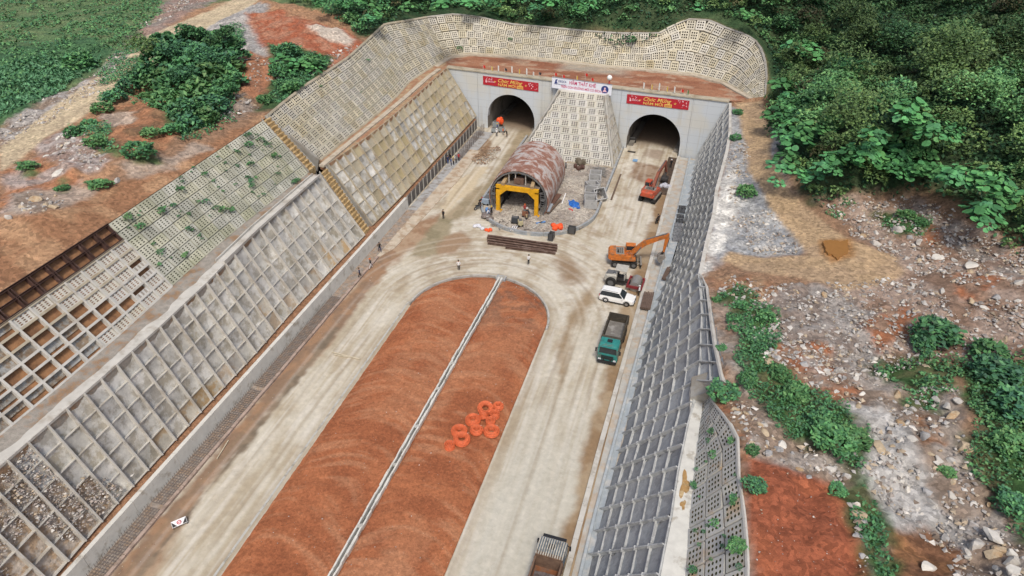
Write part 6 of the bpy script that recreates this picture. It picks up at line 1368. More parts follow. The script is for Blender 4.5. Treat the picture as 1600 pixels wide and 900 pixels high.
# ---- excavators
ORG = mat('excavator_orange', (.5,.15,.03), rough=.45, var=.18, scale=2, c2=(.28,.13,.06), cover=.42, cscale=1.8); ORGR = mat('excavator_red', (.44,.075,.035), rough=.45, var=.18, scale=2, c2=(.26,.1,.06), cover=.42, cscale=1.5); DUSTY = mat('machine_dust_grey', px(150,142,132), var=.2, scale=3)
def excavator(label, paint_, wheeled, a_swing, pose, armp=None):
    """pose: boom foot, boom elbow, boom tip, stick tip, bucket tip as (forward, up)"""
    root = empty('excavator'); tag(root, label, 'excavator', 'excavators at work'); armp = armp or paint_
    if wheeled:
        part(root, 'undercarriage', DARK, lambda b: b.box((0, 0, .75), (3.6, 1.1, .45)) and b.box((1.35, 0, .6), (.3, 2.2, .3)) and b.box((-1.35, 0, .6), (.3, 2.2, .3)))
        for x in (-1.35, 1.35):
            for s_ in (-1, 1): wheel(root, x, s_*1.05, .52, .42, rim=GREYM)
        part(root, 'dozer_blade', DUSTY, lambda b: b.add([(2.5, -1.25, .1), (2.5, 1.25, .1), (2.42, 1.25, .4), (2.42, -1.25, .4), (2.55, -1.25, .75), (2.55, 1.25, .75), (2.3, -1.25, .1), (2.3, 1.25, .1), (2.3, 1.25, .75), (2.3, -1.25, .75)], [(0, 1, 2, 3), (3, 2, 5, 4), (6, 7, 1, 0), (4, 5, 8, 9), (6, 9, 8, 7)]) and b.bar((1.7, -.4, .6), (2.4, -.5, .4), .14) and b.bar((1.7, .4, .6), (2.4, .5, .4), .14))
    else:
        part(root, 'undercarriage', DARK, lambda b: b.box((0, 0, .7), (2.4, 1.4, .5)))
        for s_ in (-1, 1):
            prof = [(-1.9, .45), (-1.75, .12), (-1.4, .0), (1.4, .0), (1.75, .12), (1.9, .45), (1.75, .78), (1.4, .88), (-1.4, .88), (-1.75, .78)]
            tr_ = part(root, 'track', TYRE, lambda b: b.prism([(x, z) for x, z in prof], s_*1.15-.3, s_*1.15+.3, 1))
            for k in range(12): part(tr_, 'track_shoe', DUSTY, lambda b: b.box((-1.5+k*.27, s_*1.15, .9), (.16, .62, .05)))
    up = bpy.data.objects.new('upper_body', None); 
    M = Matrix.Rotation(a_swing, 4, 'Z')
    def upart(nm, m, fn, bevel=0):
        b = MB(); fn(b); b.v = [tuple(M @ Vector(v)) for v in b.v]; return b.build(nm, m, root, bevel=bevel)
    upart('turntable', DARK, lambda b: b.cyl((0, 0, 1.0), (0, 0, 1.25), .75, n=20))
    upart('upper_frame', paint_, lambda b: b.box((-.25, 0, 1.4), (3.6, 2.45, .3)), .04)
    upart('counterweight', paint_, lambda b: loft(b, [[(-2.15, -1.1, z0), (-2.15, 1.1, z0), (-1.3, 1.25, z0), (-1.3, -1.25, z0)] if q in (0, 3) else [(-2.4, -.95, z0), (-2.4, .95, z0), (-1.3, 1.26, z0), (-1.3, -1.26, z0)] for q, z0 in enumerate((1.25, 1.4, 2.1, 2.35))]), .05)
    upart('engine_cover', paint_, lambda b: b.box((-.75, 0, 1.9), (1.5, 2.4, .75)) , .06)
    upart('engine_lid', DUSTY, lambda b: b.box((-.75, -.1, 2.3), (1.2, 1.9, .07)))
    for k in range(4): upart('vent_slat', DARK, lambda b: b.box((-1.15+k*.25, -.1, 2.35), (.08, 1.4, .03)))
    upart('cab_lower', paint_, lambda b: b.box((.85, .78, 1.85), (1.6, .95, .65)), .05)
    upart('cab_glass', GLASS, lambda b: b.box((.85, .78, 2.5), (1.55, .9, .7), taper=(.86, .92)), .03)
    upart('cab_roof', paint_, lambda b: b.box((.8, .78, 2.9), (1.4, .92, .14)), .05)
    for x, y in ((1.55, .36), (1.55, 1.2), (.1, .36), (.1, 1.2)): upart('cab_post', paint_, lambda b: b.bar((x, y, 2.15), (x*.93+.04, y*.97+.02, 2.85), .08))
    upart('side_box', paint_, lambda b: b.box((.5, -.95, 1.8), (1.1, .5, .5)), .04); upart('exhaust', DARK, lambda b: b.cyl((-1.0, -.7, 2.3), (-1.0, -.7, 2.85), .07, n=8))
    upart('handrail', GREYM, lambda b: b.tube([(.95, -1.15, 2.05), (.95, -1.15, 2.6), (.1, -1.15, 2.6), (.1, -1.15, 2.05)], .03, 5))
    (fx_, fz), (ex, ez), (tx, tz), (sx, sz), (bx_, bz) = pose; y0 = -.12
    def beam(b, pts, w_):      # boxed plate arm with changing depth
        for s_ in (0,):
            n = len(pts); prof = []; 
            for i, (x, z, d) in enumerate(pts):
                a = pts[max(i-1, 0)]; c = pts[min(i+1, n-1)]; tx_, tz_ = c[0]-a[0], c[1]-a[1]; L = math.hypot(tx_, tz_); prof.append(((x-tz_/L*d/2, z+tx_/L*d/2), (x+tz_/L*d/2, z-tx_/L*d/2)))
            vs = []
            for (a, c) in prof: vs += [(a[0], y0-w_/2, a[1]), (a[0], y0+w_/2, a[1]), (c[0], y0+w_/2, c[1]), (c[0], y0-w_/2, c[1])]
            b.add(vs, [(4*i+k, 4*i+4+k, 4*i+4+(k+1) % 4, 4*i+(k+1) % 4) for i in range(n-1) for k in range(4)]+[(0, 1, 2, 3), (4*n-1, 4*n-2, 4*n-3, 4*n-4)])
    m1 = ((fx_+ex)/2, (fz+ez)/2); m2 = ((ex+tx)/2, (ez+tz)/2+.05)
    upart('boom', armp, lambda b: beam(b, [(fx_, fz, .45), (m1[0], m1[1]+.1, .62), (ex, ez, .78), (m2[0], m2[1], .6), (tx, tz, .38)], .42))
    k0 = ((tx-sx)*.16, (tz-sz)*.16)
    upart('stick', armp, lambda b: beam(b, [(tx+k0[0], tz+k0[1], .3), (tx, tz, .55), ((tx+sx)/2, (tz+sz)/2, .42), (sx, sz, .26)], .34))
    upart('boom_cylinder', GREYM, lambda b: [b.cyl((fx_+.5, y0+s_*.32, fz-.3), (m1[0]*.5+ex*.5, y0+s_*.32, m1[1]*.5+ez*.5), .075, n=8) for s_ in (-1, 1)]); upart('stick_cylinder', GREYM, lambda b: b.cyl((ex, y0, ez+.5), (tx+k0[0], y0, tz+k0[1]+.1), .08, n=8)); upart('bucket_cylinder', GREYM, lambda b: b.cyl((tx+.3, y0, tz-.25), ((sx*.75+tx*.25)+.35, y0, sz*.75+tz*.25+.1), .07, n=8))
    def bucket(b):
        r_ = .62; c = (bx_, bz+.45); a0, a1 = math.radians(35), math.radians(260); n = 9; pts = [(c[0]+r_*math.cos(a0+(a1-a0)*i/(n-1)), c[1]+r_*math.sin(a0+(a1-a0)*i/(n-1))) for i in range(n)]; w_ = 1.15; vs = []
        for x, z in pts: vs += [(x, y0-w_/2, z), (x, y0+w_/2, z)]
        for x, z in pts: vs += [(c[0]+(x-c[0])*.9, y0-w_/2+.05, c[1]+(z-c[1])*.9), (c[0]+(x-c[0])*.9, y0+w_/2-.05, c[1]+(z-c[1])*.9)]
        o_ = 2*n; b.add(vs, [(2*i, 2*i+1, 2*i+3, 2*i+2) for i in range(n-1)]+[(o_+2*i, o_+2*i+2, o_+2*i+3, o_+2*i+1) for i in range(n-1)]+[tuple(2*i for i in range(n)), tuple(2*i+1 for i in range(n))[::-1]])
        for k in range(5): b.box((pts[-1][0]+.1, y0-w_/2+.1+k*(w_-.2)/4, pts[-1][1]-.08), (.12, .1, .25))
    upart('bucket', DUSTY if wheeled else DARK, bucket); upart('bucket_link', DARK, lambda b: b.bar((sx, y0, sz), (bx_-.1, y0, bz+.95), .3, .3))
    return root
e = excavator('orange wheeled excavator reaching its arm over the drain at the right slope', ORG, True, .0, [(.7, 1.7), (2.7, 3.9), (5.7, 5.2), (5.45, 2.6), (5.3, 1.1)])
p = at(974, 414, 0); place(e, p[0], p[1]+.3, .17)
e = excavator('red tracked excavator seen from behind, digging by the right tunnel mouth', ORGR, False, 0, [(.7, 1.7), (2.6, 3.6), (6.3, 4.3), (7.6, 1.9), (7.2, .2)], mat('excavator_arm_brown', (.22,.07,.04), rough=.6, var=.2, scale=2)); p = at(1015, 312, 0); place(e, p[0], p[1]+.3, math.pi/2-.22)
# ---- road roller
CREAM = mat('roller_cream', px(196,192,180), rough=.5, var=.12, scale=2); MAROON = plain('roller_maroon', (.2,.025,.03)); root = empty('road_roller'); tag(root, 'cream single drum road roller with a maroon drum frame parked by the drain', 'road roller')
part(root, 'engine_hood', CREAM, lambda b: loft(b, [[(x, -w_, .75), (x, -w_, z-.15), (x, -w_+.15, z), (x, w_-.15, z), (x, w_, z-.15), (x, w_, .75)] for x, z, w_ in ((-2.6, 1.5, .62), (-2.3, 1.75, .75), (-1.2, 1.9, .8), (-.9, 1.9, .8))]), .04)
part(root, 'hood_vent', GREYM, lambda b: b.box((-1.9, 0, 1.86), (1.0, .9, .08))); part(root, 'chassis', DARK, lambda b: b.box((-1.0, 0, .85), (2.6, 1.1, .5)))
for s_ in (-1, 1): wheel(root, -1.6, s_*.92, .75, .5, rim=GREYM)
part(root, 'platform', DARK, lambda b: b.box((-.35, 0, 1.2), (1.2, 1.5, .15))); part(root, 'seat', BLKP, lambda b: b.box((-.5, 0, 1.5), (.5, .5, .15)) and b.box((-.75, 0, 1.8), (.12, .5, .5))); part(root, 'console', CREAM, lambda b: b.box((.15, 0, 1.5), (.25, .5, .6))); part(root, 'steering_wheel', BLKP, lambda b: b.torus((.0, 0, 1.9), .2, .03, 14, 5))
for x in (-.95, .2):
    for s_ in (-1, 1): part(root, 'canopy_post', CREAM, lambda b: b.bar((x, s_*.65, 1.2), (x, s_*.65, 2.75), .08))
part(root, 'canopy', CREAM, lambda b: b.box((-.38, 0, 2.8), (1.7, 1.7, .1)), .03); part(root, 'hitch', DARK, lambda b: b.box((.55, 0, .8), (.8, .5, .4)))
part(root, 'drum', mat('drum_steel', px(176,174,168), rough=.4, metal=.4, var=.1, scale=2), lambda b: b.cyl((1.75, -1.05, .76), (1.75, 1.05, .76), .75, n=32), smooth=False)
for s_ in (-1, 1): part(root, 'frame_side', MAROON, lambda b: b.box((1.7, s_*1.2, .8), (2.1, .14, .4)))
part(root, 'frame_front', MAROON, lambda b: b.box((2.75, 0, .8), (.18, 2.55, .42))); part(root, 'frame_back', MAROON, lambda b: b.box((.75, 0, .85), (.18, 2.55, .35)))
place(root, -7.35, 80.1, -.06)
# ---- motorbike
def motorbike(u, v, rz, label, c):
    root = empty('motorbike'); tag(root, label, 'motorbike', 'motorbikes'); m = plain('bike_paint_'+c, {'dark': (.03,.03,.035), 'red': (.35,.03,.03), 'grey': (.1,.11,.12)}[c])
    for x in (-.62, .62): wheel(root, x, 0, .3, .1)
    part(root, 'frame', m, lambda b: b.bar((-.5, 0, .5), (.35, 0, .55), .2, .25) and b.bar((.35, 0, .5), (.5, 0, .95), .12)); part(root, 'seat', BLKP, lambda b: b.box((-.25, 0, .78), (.75, .24, .1))); part(root, 'front_shield', m, lambda b: b.box((.42, 0, .75), (.15, .36, .5))); part(root, 'handlebar', GREYM, lambda b: b.bar((.45, -.32, 1.02), (.45, .32, 1.02), .04)); part(root, 'fork', GREYM, lambda b: b.bar((.5, 0, .9), (.62, 0, .3), .08))
    p = at(u, v, 0); place(root, p[0], p[1], rz)
motorbike(1027, 347, 1.35, 'dark motorbike standing beside the right kerb', 'dark'); motorbike(748, 327, .9, 'dark motorbike outside the yard kerb left of the gantry', 'grey'); motorbike(752, 318, 1.3, 'red motorbike behind the dark one left of the gantry', 'red')
# ================================================================== people: one continuous skinned body each, clothes by region
SKIN = mat('skin', (.32,.17,.1), rough=.6, var=.03); HAIR = plain('hair_black', (.012,.01,.01))
CLO = {'dark': (.02,.022,.03), 'white': (.7,.7,.7), 'blue': (.04,.08,.22), 'black': (.012,.012,.014), 'grey': (.18,.18,.19), 'red': (.35,.03,.03), 'khaki': (.25,.2,.12), 'navy': (.02,.03,.08), 'pale': (.5,.53,.58), 'orange': (.6,.13,.02), 'yellow': (.6,.42,.03)}
for k in CLO: CLO[k] = plain('cloth_'+k, CLO[k], rough=.85)
def person_mesh(pose):
    # joints: z up, facing +x
    st = {'stand': (0, 0, .08, -.08, 0), 'walk': (.28, -.26, .22, -.2, .02), 'hips': (.05, -.05, 0, 0, 0), 'bend': (.1, -.1, .4, .4, .45), 'crouch': (.3, .25, .35, .35, .25)}[pose]
    lf, rf, la, ra, lean = st; hz = .92 if pose != 'crouch' else .42; J = []; E = []; Rr = []
    def j(p, r): J.append(p); Rr.append(r); return len(J)-1
    def e(a, b): E.append((a, b))
    pel = j((0, 0, hz), (.15, .12)); ch = j((lean*.45, 0, hz+.26), (.145, .115)); sh = j((lean, 0, hz+.46), (.15, .1)); nk = j((lean*1.1, 0, hz+.56), (.055, .055)); hd0 = j((lean*1.15+.015, 0, hz+.64), (.08, .085)); hd = j((lean*1.2+.01, 0, hz+.73), (.085, .09)); ht = j((lean*1.2, 0, hz+.79), (.06, .06))
    e(pel, ch); e(ch, sh); e(sh, nk); e(nk, hd0); e(hd0, hd); e(hd, ht)
    nose = j((lean*1.2+.11, 0, hz+.7), (.014, .014)); e(hd, nose)
    for s_, fx_, ax_ in ((1, lf, la), (-1, rf, ra)):
        hp = j((0, s_*.095, hz-.06), (.095, .09)); 
        if pose == 'crouch': kn = j((.32, s_*.14, .46), (.07, .07)); an = j((.08, s_*.12, .09), (.045, .045))
        else: kn = j((fx_*.55+.03, s_*.1, .5), (.066, .062)); an = j((fx_, s_*.1, .1), (.042, .042))
        to = j((an and J[an][0]+.14, s_*.12, .045), (.04, .03)); e(pel, hp); e(hp, kn); e(kn, an); e(an, to)
        so_ = j((lean, s_*.19, hz+.48), (.062, .06)); el = j((lean+ax_*.4-.02 if pose != 'hips' else -.06, s_*(.25 if pose != 'hips' else .36), hz+.22), (.042, .04)); wr = j((lean+ax_+.05, s_*(.27 if pose != 'hips' else .2), hz+.0 if pose != 'bend' else hz-.1), (.028, .026)); pm_ = j((J[wr][0]+.02, J[wr][1], J[wr][2]-.07), (.034, .02)); e(sh, so_); e(so_, el); e(el, wr); e(wr, pm_)
        for q, (dx, dz) in enumerate(((-.03, -.075), (-.01, -.09), (.012, -.085), (.032, -.07))):
            a = j((J[pm_][0]+dx, J[pm_][1]+s_*.004, J[pm_][2]+dz*.6), (.0095, .0095)); c = j((J[pm_][0]+dx*1.05, J[pm_][1]-s_*.012, J[pm_][2]+dz*1.15), (.0085, .0085)); e(pm_, a); e(a, c)
        a = j((J[wr][0]+.05, J[wr][1]-s_*.01, J[wr][2]-.05), (.011, .011)); e(wr, a)
    me = bpy.data.meshes.new('p'); me.from_pydata(J, E, []); o = bpy.data.objects.new('p', me); C.objects.link(o); o.modifiers.new('s', 'SKIN'); 
    for i, v in enumerate(me.skin_vertices[0].data): v.radius = Rr[i]; v.use_root = (i == 0)
    sb = o.modifiers.new('u', 'SUBSURF'); sb.levels = 1; bpy.context.view_layer.update()
    dg = bpy.context.evaluated_depsgraph_get(); m2 = bpy.data.meshes.new_from_object(o.evaluated_get(dg)); bpy.data.objects.remove(o); m2.name = 'person_'+pose
    for nme in (SKIN, SKIN, SKIN, SKIN): m2.materials.append(nme)
    mi = []
    for f in m2.polygons:
        c = f.center; arm = abs(c.y) > .17 and c.z > hz-.3
        if c.z < .1: k = 3
        elif c.z > hz+.53: k = 0
        elif arm and (c.z < hz+.1): k = 0
        elif c.z > hz-.02 or arm: k = 1
        else: k = 2
        if pose == 'crouch': k = 0 if c.z > hz+.53 or (abs(c.y) > .2 and c.z < hz+.08 and c.x > .25) else (1 if c.z > hz+.06 else (3 if c.z < .1 else 2))
        mi.append(k)
    m2.polygons.foreach_set('material_index', mi); m2.polygons.foreach_set('use_smooth', [True]*len(mi)); return m2, (lean*1.2, hz)
PM = {k: person_mesh(k) for k in ('stand', 'walk', 'hips', 'bend', 'crouch')}
def cap_mesh(kind):
    bm = bmesh.new(); bmesh.ops.create_uvsphere(bm, u_segments=14, v_segments=8, radius=1)
    bmesh.ops.delete(bm, geom=[v for v in bm.verts if v.co.z < -.05], context='VERTS')
    for v in bm.verts: v.co = Vector((v.co.x*.13, v.co.y*.115, v.co.z*.115))
    me = bpy.data.meshes.new(kind); bm.to_mesh(me); bm.free()
    if kind == 'helmet':
        b = MB(); n = 14; b.add([(.165*math.cos(2*math.pi*i/n)+.02, .13*math.sin(2*math.pi*i/n), -.002) for i in range(n)]+[(.165*math.cos(2*math.pi*i/n)+.02, .13*math.sin(2*math.pi*i/n), .012) for i in range(n)], [tuple(range(n))[::-1], tuple(range(n, 2*n))]+[(i, (i+1) % n, n+(i+1) % n, n+i) for i in range(n)]); t = b.mesh('brim', HAIR)
        bm = bmesh.new(); bm.from_mesh(me); bm.from_mesh(t); bm.to_mesh(me); bm.free()
    return me
HELM = {}
def hat(kind, m):
    if (kind, m.name) not in HELM: q = cap_mesh('helmet' if kind == 'helmet' else 'hair'); q.materials.clear(); q.materials.append(m); HELM[(kind, m.name)] = q
    return HELM[(kind, m.name)]
def person(u, v, rz, pose, shirt, trousers, label, head=None, z=0.):
    me, (hx, hz) = PM[pose]; o = bpy.data.objects.new('person', me); C.objects.link(o); p = at(u, v, z); o.location = p; o.rotation_euler = (0, 0, rz); tag(o, label, 'person')
    for i, m in enumerate((SKIN, CLO[shirt], CLO[trousers], BLKP)): o.material_slots[i].link = 'OBJECT'; o.material_slots[i].material = m
    h = bpy.data.objects.new('helmet' if head else 'hair', hat('helmet', CLO[head]) if head else hat('hair', HAIR)); C.objects.link(h); h.parent = o; h.location = (hx-.0 if head else hx-.02, 0, hz+.725)
    return o
PE = [(717,422,-1.2,'stand','white','black','person in a white shirt and dark trousers at the tip of the red island',None),
 (826,413,2.6,'stand','white','black','person in a white shirt standing right of the island tip',None),
 (693,342,-1.8,'stand','black','black','person in black standing alone on the left lane',None),
 (594,394,2.4,'walk','black','navy','person in black walking alone by the ditch, farthest of three',None),
 (580,419,-2.2,'walk','black','white','person in a dark jacket and white trousers walking by the ditch','orange'),
 (563,434,-2.4,'walk','navy','black','person in dark clothes by the ditch, nearest the camera',None),
 (700,256,-.5,'stand','navy','blue','person in navy at the left of the group by the ditch',None),
 (704,252,1.2,'stand','black','grey','person in black at the back of the group by the ditch',None),
 (709,258,-2.,'stand','khaki','black','person in khaki in front of the group by the ditch','yellow'),
 (713,255,3.0,'hips','grey','black','person in grey at the right of the group by the ditch',None),
 (705,259,.6,'stand','blue','navy','person in blue in the middle of the group by the ditch',None),
 (717,252,2.2,'stand','red','black','person in a red top at the right rear of the group by the ditch',None),
 (776,213,-1.2,'stand','white','black','person in white standing left in front of the left tunnel mouth','white'),
 (792,214,-1.6,'bend','black','black','person in black bending over in front of the left tunnel mouth',None),
 (786,211,.2,'stand','orange','grey','person in orange beside the bags at the left tunnel mouth',None),
 (777,205,.2,'stand','blue','black','person in blue at the left wall of the left tunnel mouth','yellow'),
 (768,336,-.6,'stand','black','black','person in black with a yellow helmet inside the kerb corner','yellow'),
 (761,337,.8,'crouch','pale','navy','person crouching in pale blue at the left kerb corner',None),
 (751,327,.4,'stand','dark','dark','person in dark clothes beside the motorbikes',None),
 (820,333,-1.0,'stand','red','black','person in a dark red top and helmet before the gantry','orange'),
 (823,344,2.0,'crouch','khaki','dark','person crouching by the rusty pump before the gantry',None),
 (827,341,2.6,'bend','dark','grey','person bending beside the gantry right foot','white'),
 (768,310,1.2,'stand','red','dark','person in red behind the blue grey machine',None),
 (998,462,3.0,'stand','white','black','person with a white helmet at the kerb beside the white car','white'),
 (1048,262,2.2,'stand','black','black','person in black standing in the dark trench','white'),
 (1027,349,0.,'stand','black','black','person in black on the dark motorbike by the right kerb',None),
 (884,265,.8,'stand','grey','dark','person in grey at the foot of the block wedge','white')]
for a in PE: person(*a[:7], head=a[7], z=(.3 if 745 < a[0] < 830 and a[1] > 300 or a[0] == 884 else .04))
# cement bag by the trench
lumpy('white_slag_heap', P0(1039, 292, .0), .75, plain('slag_white', (.42,.42,.46)), 'small pale heap beside the excavator bucket', 'heap', 6, 51, .6)
PEB = vmat('pebble_stone', bump=.02, bscale=8, var=.1, scale=4, peb=.05)
# ================================================================== vegetation
LEAF = bpy.data.materials.new('foliage'); N, L, P_ = nodes(LEAF); a_ = N.new('ShaderNodeAttribute'); a_.attribute_name = 'col'; oi = N.new('ShaderNodeObjectInfo')
hs = N.new('ShaderNodeHueSaturation'); mr = N.new('ShaderNodeMapRange'); mr.inputs[3].default_value = .75; mr.inputs[4].default_value = 1.3; L.new(oi.outputs['Random'], mr.inputs[0]); L.new(mr.outputs[0], hs.inputs['Value'])
m3 = N.new('ShaderNodeMapRange'); m3.inputs[3].default_value = .48; m3.inputs[4].default_value = .52; wn = N.new('ShaderNodeTexWhiteNoise'); wn.noise_dimensions = '1D'; L.new(oi.outputs['Random'], wn.inputs['W']); L.new(wn.outputs[0], m3.inputs[0]); L.new(m3.outputs[0], hs.inputs['Hue'])
L.new(a_.outputs['Color'], hs.inputs['Color']); L.new(hs.outputs[0], P_.inputs['Base Color']); P_.inputs['Roughness'].default_value = .55; P_.inputs['Specular IOR Level'].default_value = .25
BARK = mat('bark', (.09,.07,.05), var=.3, scale=4)
def leaves(P, size, rng, up=.85, pal=((.03,.085,.03), (.05,.12,.035), (.02,.06,.028)), long_=1.5):
    """one folded diamond of 2 triangles (as a quad) per point"""
    n = len(P); nr = rng.normal(size=(n, 3)); nr /= np.linalg.norm(nr, axis=1)[:, None]; nr[:, 2] = np.abs(nr[:, 2])+up; nr /= np.linalg.norm(nr, axis=1)[:, None]
    t = rng.normal(size=(n, 3)); t -= (t*nr).sum(1)[:, None]*nr; t /= np.linalg.norm(t, axis=1)[:, None]; b = np.cross(nr, t)
    s = (np.asarray(size)*rng.uniform(.6, 1.35, n))[:, None]
    V = np.stack([P-t*s*.5*long_, P+b*s*.42-nr*s*.08, P+t*s*.5*long_-nr*s*.12, P-b*s*.42-nr*s*.08], 1).reshape(-1, 3)
    F = np.arange(4*n).reshape(n, 4); pal = np.array(pal); k = rng.integers(0, len(pal), n); c = pal[k]*rng.uniform(.7, 1.35, (n, 1)); return V, F, np.repeat(c, 4, 0)
def crown_pts(n, r, rng, seed=0, flat=.75):
    d = rng.normal(size=(n, 3)); d /= np.linalg.norm(d, axis=1)[:, None]; d[:, 2] = np.where(d[:, 2] < -.25, -d[:, 2], d[:, 2])
    lump = vnoise(d[:, 0]*2.2+7+seed, d[:, 1]*2.2+d[:, 2]*1.7+3, seed)*.75+vnoise(d[:, 0]*5+seed, d[:, 1]*5+d[:, 2]*4, seed+5)*.35
    rad = r*(.5+.72*lump)*rng.uniform(.72, 1.04, n)**.7; p = d*rad[:, None]; p[:, 2] *= flat; return p
PAL_D = ((.05,.135,.06), (.065,.18,.075), (.09,.215,.08), (.04,.11,.06)); PAL_L = ((.06,.165,.06), (.08,.20,.07), (.05,.135,.055), (.10,.21,.075)); PAL_Y = ((.09,.16,.05), (.08,.15,.05), (.06,.12,.045)); PAL_B = ((.08,.25,.08), (.10,.30,.10), (.065,.2,.075))
def crown_mesh(name, n, r, ls, seed, pal, flat=.75):
    rng = np.random.default_rng(seed); p = crown_pts(n, r, rng, seed, flat); p[:, 2] += r*flat*.55; V, F, c = leaves(p, ls, rng, pal=pal); return fast_mesh(name, V, F, LEAF, col=c)
def bigleaf_mesh(name, n, r, ls, seed):
    """plant of broad round leaves on stalks"""
    rng = np.random.default_rng(seed); V = []; F = []; Cc = []; 
    for i in range(n):
        a = rng.uniform(0, 6.283); d = r*math.sqrt(rng.uniform(0.02, 1)); c = np.array([d*math.cos(a), d*math.sin(a), .5+.8*(1-(d/r)**2)+rng.uniform(-.15, .2)]); s = ls*rng.uniform(.6, 1.2)
        nz = np.array([.45*math.cos(a)+rng.normal()*.2, .45*math.sin(a)+rng.normal()*.2, 1.]); nz /= np.linalg.norm(nz); t = np.array([math.cos(a), math.sin(a), 0]); t -= nz*(t@nz); t /= np.linalg.norm(t); b = np.cross(nz, t)
        col_ = np.array(PAL_B[rng.integers(0, 3)])*rng.uniform(.7, 1.2); k0 = len(V); m_ = 8
        for j in range(m_):
            q = 2*math.pi*j/m_; rr_ = s*(.52+.1*math.cos(q)); V.append(c+t*rr_*math.cos(q)*1.15+b*rr_*math.sin(q)-nz*.1*s*abs(math.sin(q))); Cc.append(col_*(.9+.2*(j % 2)))
        V.append(c-nz*.06*s); Cc.append(col_*.85); 
        for j in range(0, m_, 2): F.append((k0+m_, k0+j, k0+(j+1) % m_, k0+(j+2) % m_))
    return fast_mesh(name, np.array(V), np.array(F), LEAF, col=np.array(Cc))
BUSH = [crown_mesh('bush_foliage', 520, 1.0, .2, 50+k, PAL_D if k % 3 else PAL_L) for k in range(7)]
BUSHL = [crown_mesh('bush_foliage', 420, 1.0, .2, 80+k, PAL_L, .55) for k in range(4)]
BIG = [bigleaf_mesh('broad_leaves', 26+6*k, 1.0, .42, 90+k) for k in range(4)]
TUFT = [crown_mesh('weed_leaves', 60, 1.0, .34, 120+k, PAL_L if k % 2 else PAL_D, .6) for k in range(5)]
def plant(name, meshes, u, v, r, label, cat, group, p=None, flat=1., z=-.1):
    p = gp(u, v) if p is None else p; me = meshes[random.randrange(len(meshes))]
    o = bpy.data.objects.new(name, me); C.objects.link(o); o.location = (p[0], p[1], p[2]+z); s = r; o.scale = (s*random.uniform(.85, 1.15), s*random.uniform(.85, 1.15), s*flat*random.uniform(.8, 1.1)); o.rotation_euler = (0, 0, random.uniform(0, 6.28)); tag(o, label, cat, group); return o
def m_per_px(u, v, z=15): a = at(u, v, z); return float(np.linalg.norm(a-np.array([0, 0, CH])))/CF
# --- trees with trunk and limbs
def tree(u, v, hgt, r, label, pal=PAL_D, n=1500, seed=1, group=None, ls=.3, p=None):
    p = gp(u, v) if p is None else p; root = empty('tree', tuple(p)); tag(root, label, 'tree', group); rng = np.random.default_rng(seed); b = MB(); top = Vector((rng.uniform(-.4, .4), rng.uniform(-.4, .4), hgt*.6)); b.cyl((0, 0, -.4), top*.5, .16, .12, 7); b.cyl(top*.5, top, .12, .08, 7); pts = []
    for k in range(7):
        a = k*2.4+rng.uniform(0, 1); e_ = top+Vector((math.cos(a)*r*.6, math.sin(a)*r*.6, rng.uniform(-.1, .35)*hgt)); b.cyl(top*rng.uniform(.55, .95), e_, .06, .02, 5); pts.append(np.array(e_)[None]+crown_pts(n//7, r*rng.uniform(.42, .62), rng, seed+k, .8))
    b.build('trunk', BARK, root); V, F, c = leaves(np.concatenate(pts), ls, rng, pal=pal); link('crown', fast_mesh('crown', V, F, LEAF, col=c), root); return root
tree(238, 112, 5.5, 2.6, 'thin yellowish green tree beside the village track', PAL_Y, 1100, 3, ls=.28)
for i, (u, v, h, r, lb) in enumerate([(352,95,5,2.6,'dark tree at the top right of the left thicket'), (312,82,5,2.4,'dark tree at the back of the left thicket'), (275,120,4.5,2.4,'dark tree in the left thicket next to the thin tree'), (330,130,5,2.8,'broad dark tree in the middle of the left thicket'), (296,152,4,2.2,'dark tree at the front of the left thicket'), (350,160,3.2,2.0,'low dark tree at the right end of the left thicket'), (262,88,4,2.0,'small dark tree behind the thin tree')]):
    tree(u, v, h, r, lb, PAL_D, 3600, 10+i, 'trees of the left thicket', .26)
for i, (u, v, r) in enumerate([(262,112,26),(290,100,26),(322,105,28),(345,118,26),(362,100,22),(300,130,28),(332,142,28),(352,140,24),(282,150,24),(310,165,26),(335,175,22),(250,135,20),(232,128,18),(275,92,22),(300,78,20),(335,75,20),(356,78,18),(205,140,14),(180,158,12),(160,175,12),(262,170,18),(290,185,20),(320,195,18)]):
    plant('bush', BUSH, u, v, r*m_per_px(u, v), 'dark green shrub of the dense thicket beside the village track', 'bush', 'shrubs of the left thicket', flat=1.1)
# --- forest above and right of the cut: individual edge bushes plus the mass
FOR = gpoly([(430,-20),(455,10),(540,40),(575,62),(592,42),(640,22),(700,12),(752,18),(800,30),(905,40),(965,46),(1030,44),(1055,30),(1080,20),(1120,22),(1150,36),(1185,50),(1205,80),(1208,130),(1200,165),(1215,230),(1245,290),(1282,325),(1330,300),(1440,298),(1500,330),(1600,405),(1700,450),(1700,-20)])
FW = [tuple(p[:2]) for p in FOR[:-2]]+[(120, 70), (150, 150), (130, 260), (0, 250), (-90, 220), (-75, 165)]
rng = np.random.default_rng(5); bb = np.array(FW); cr = []
xs = np.arange(-95, 135, 2.3); ys = np.arange(60, 245, 2.3); gx_, gy_ = np.meshgrid(xs, ys); gx_ = gx_.ravel()+rng.uniform(-.9, .9, gx_.size); gy_ = gy_.ravel()+rng.uniform(-.9, .9, gy_.size); k = inside(gx_, gy_, FW) & (seg_dist(gx_, gy_, cut, True) > 1.6)
gx_, gy_ = gx_[k], gy_[k]; gz = HT(gx_, gy_)
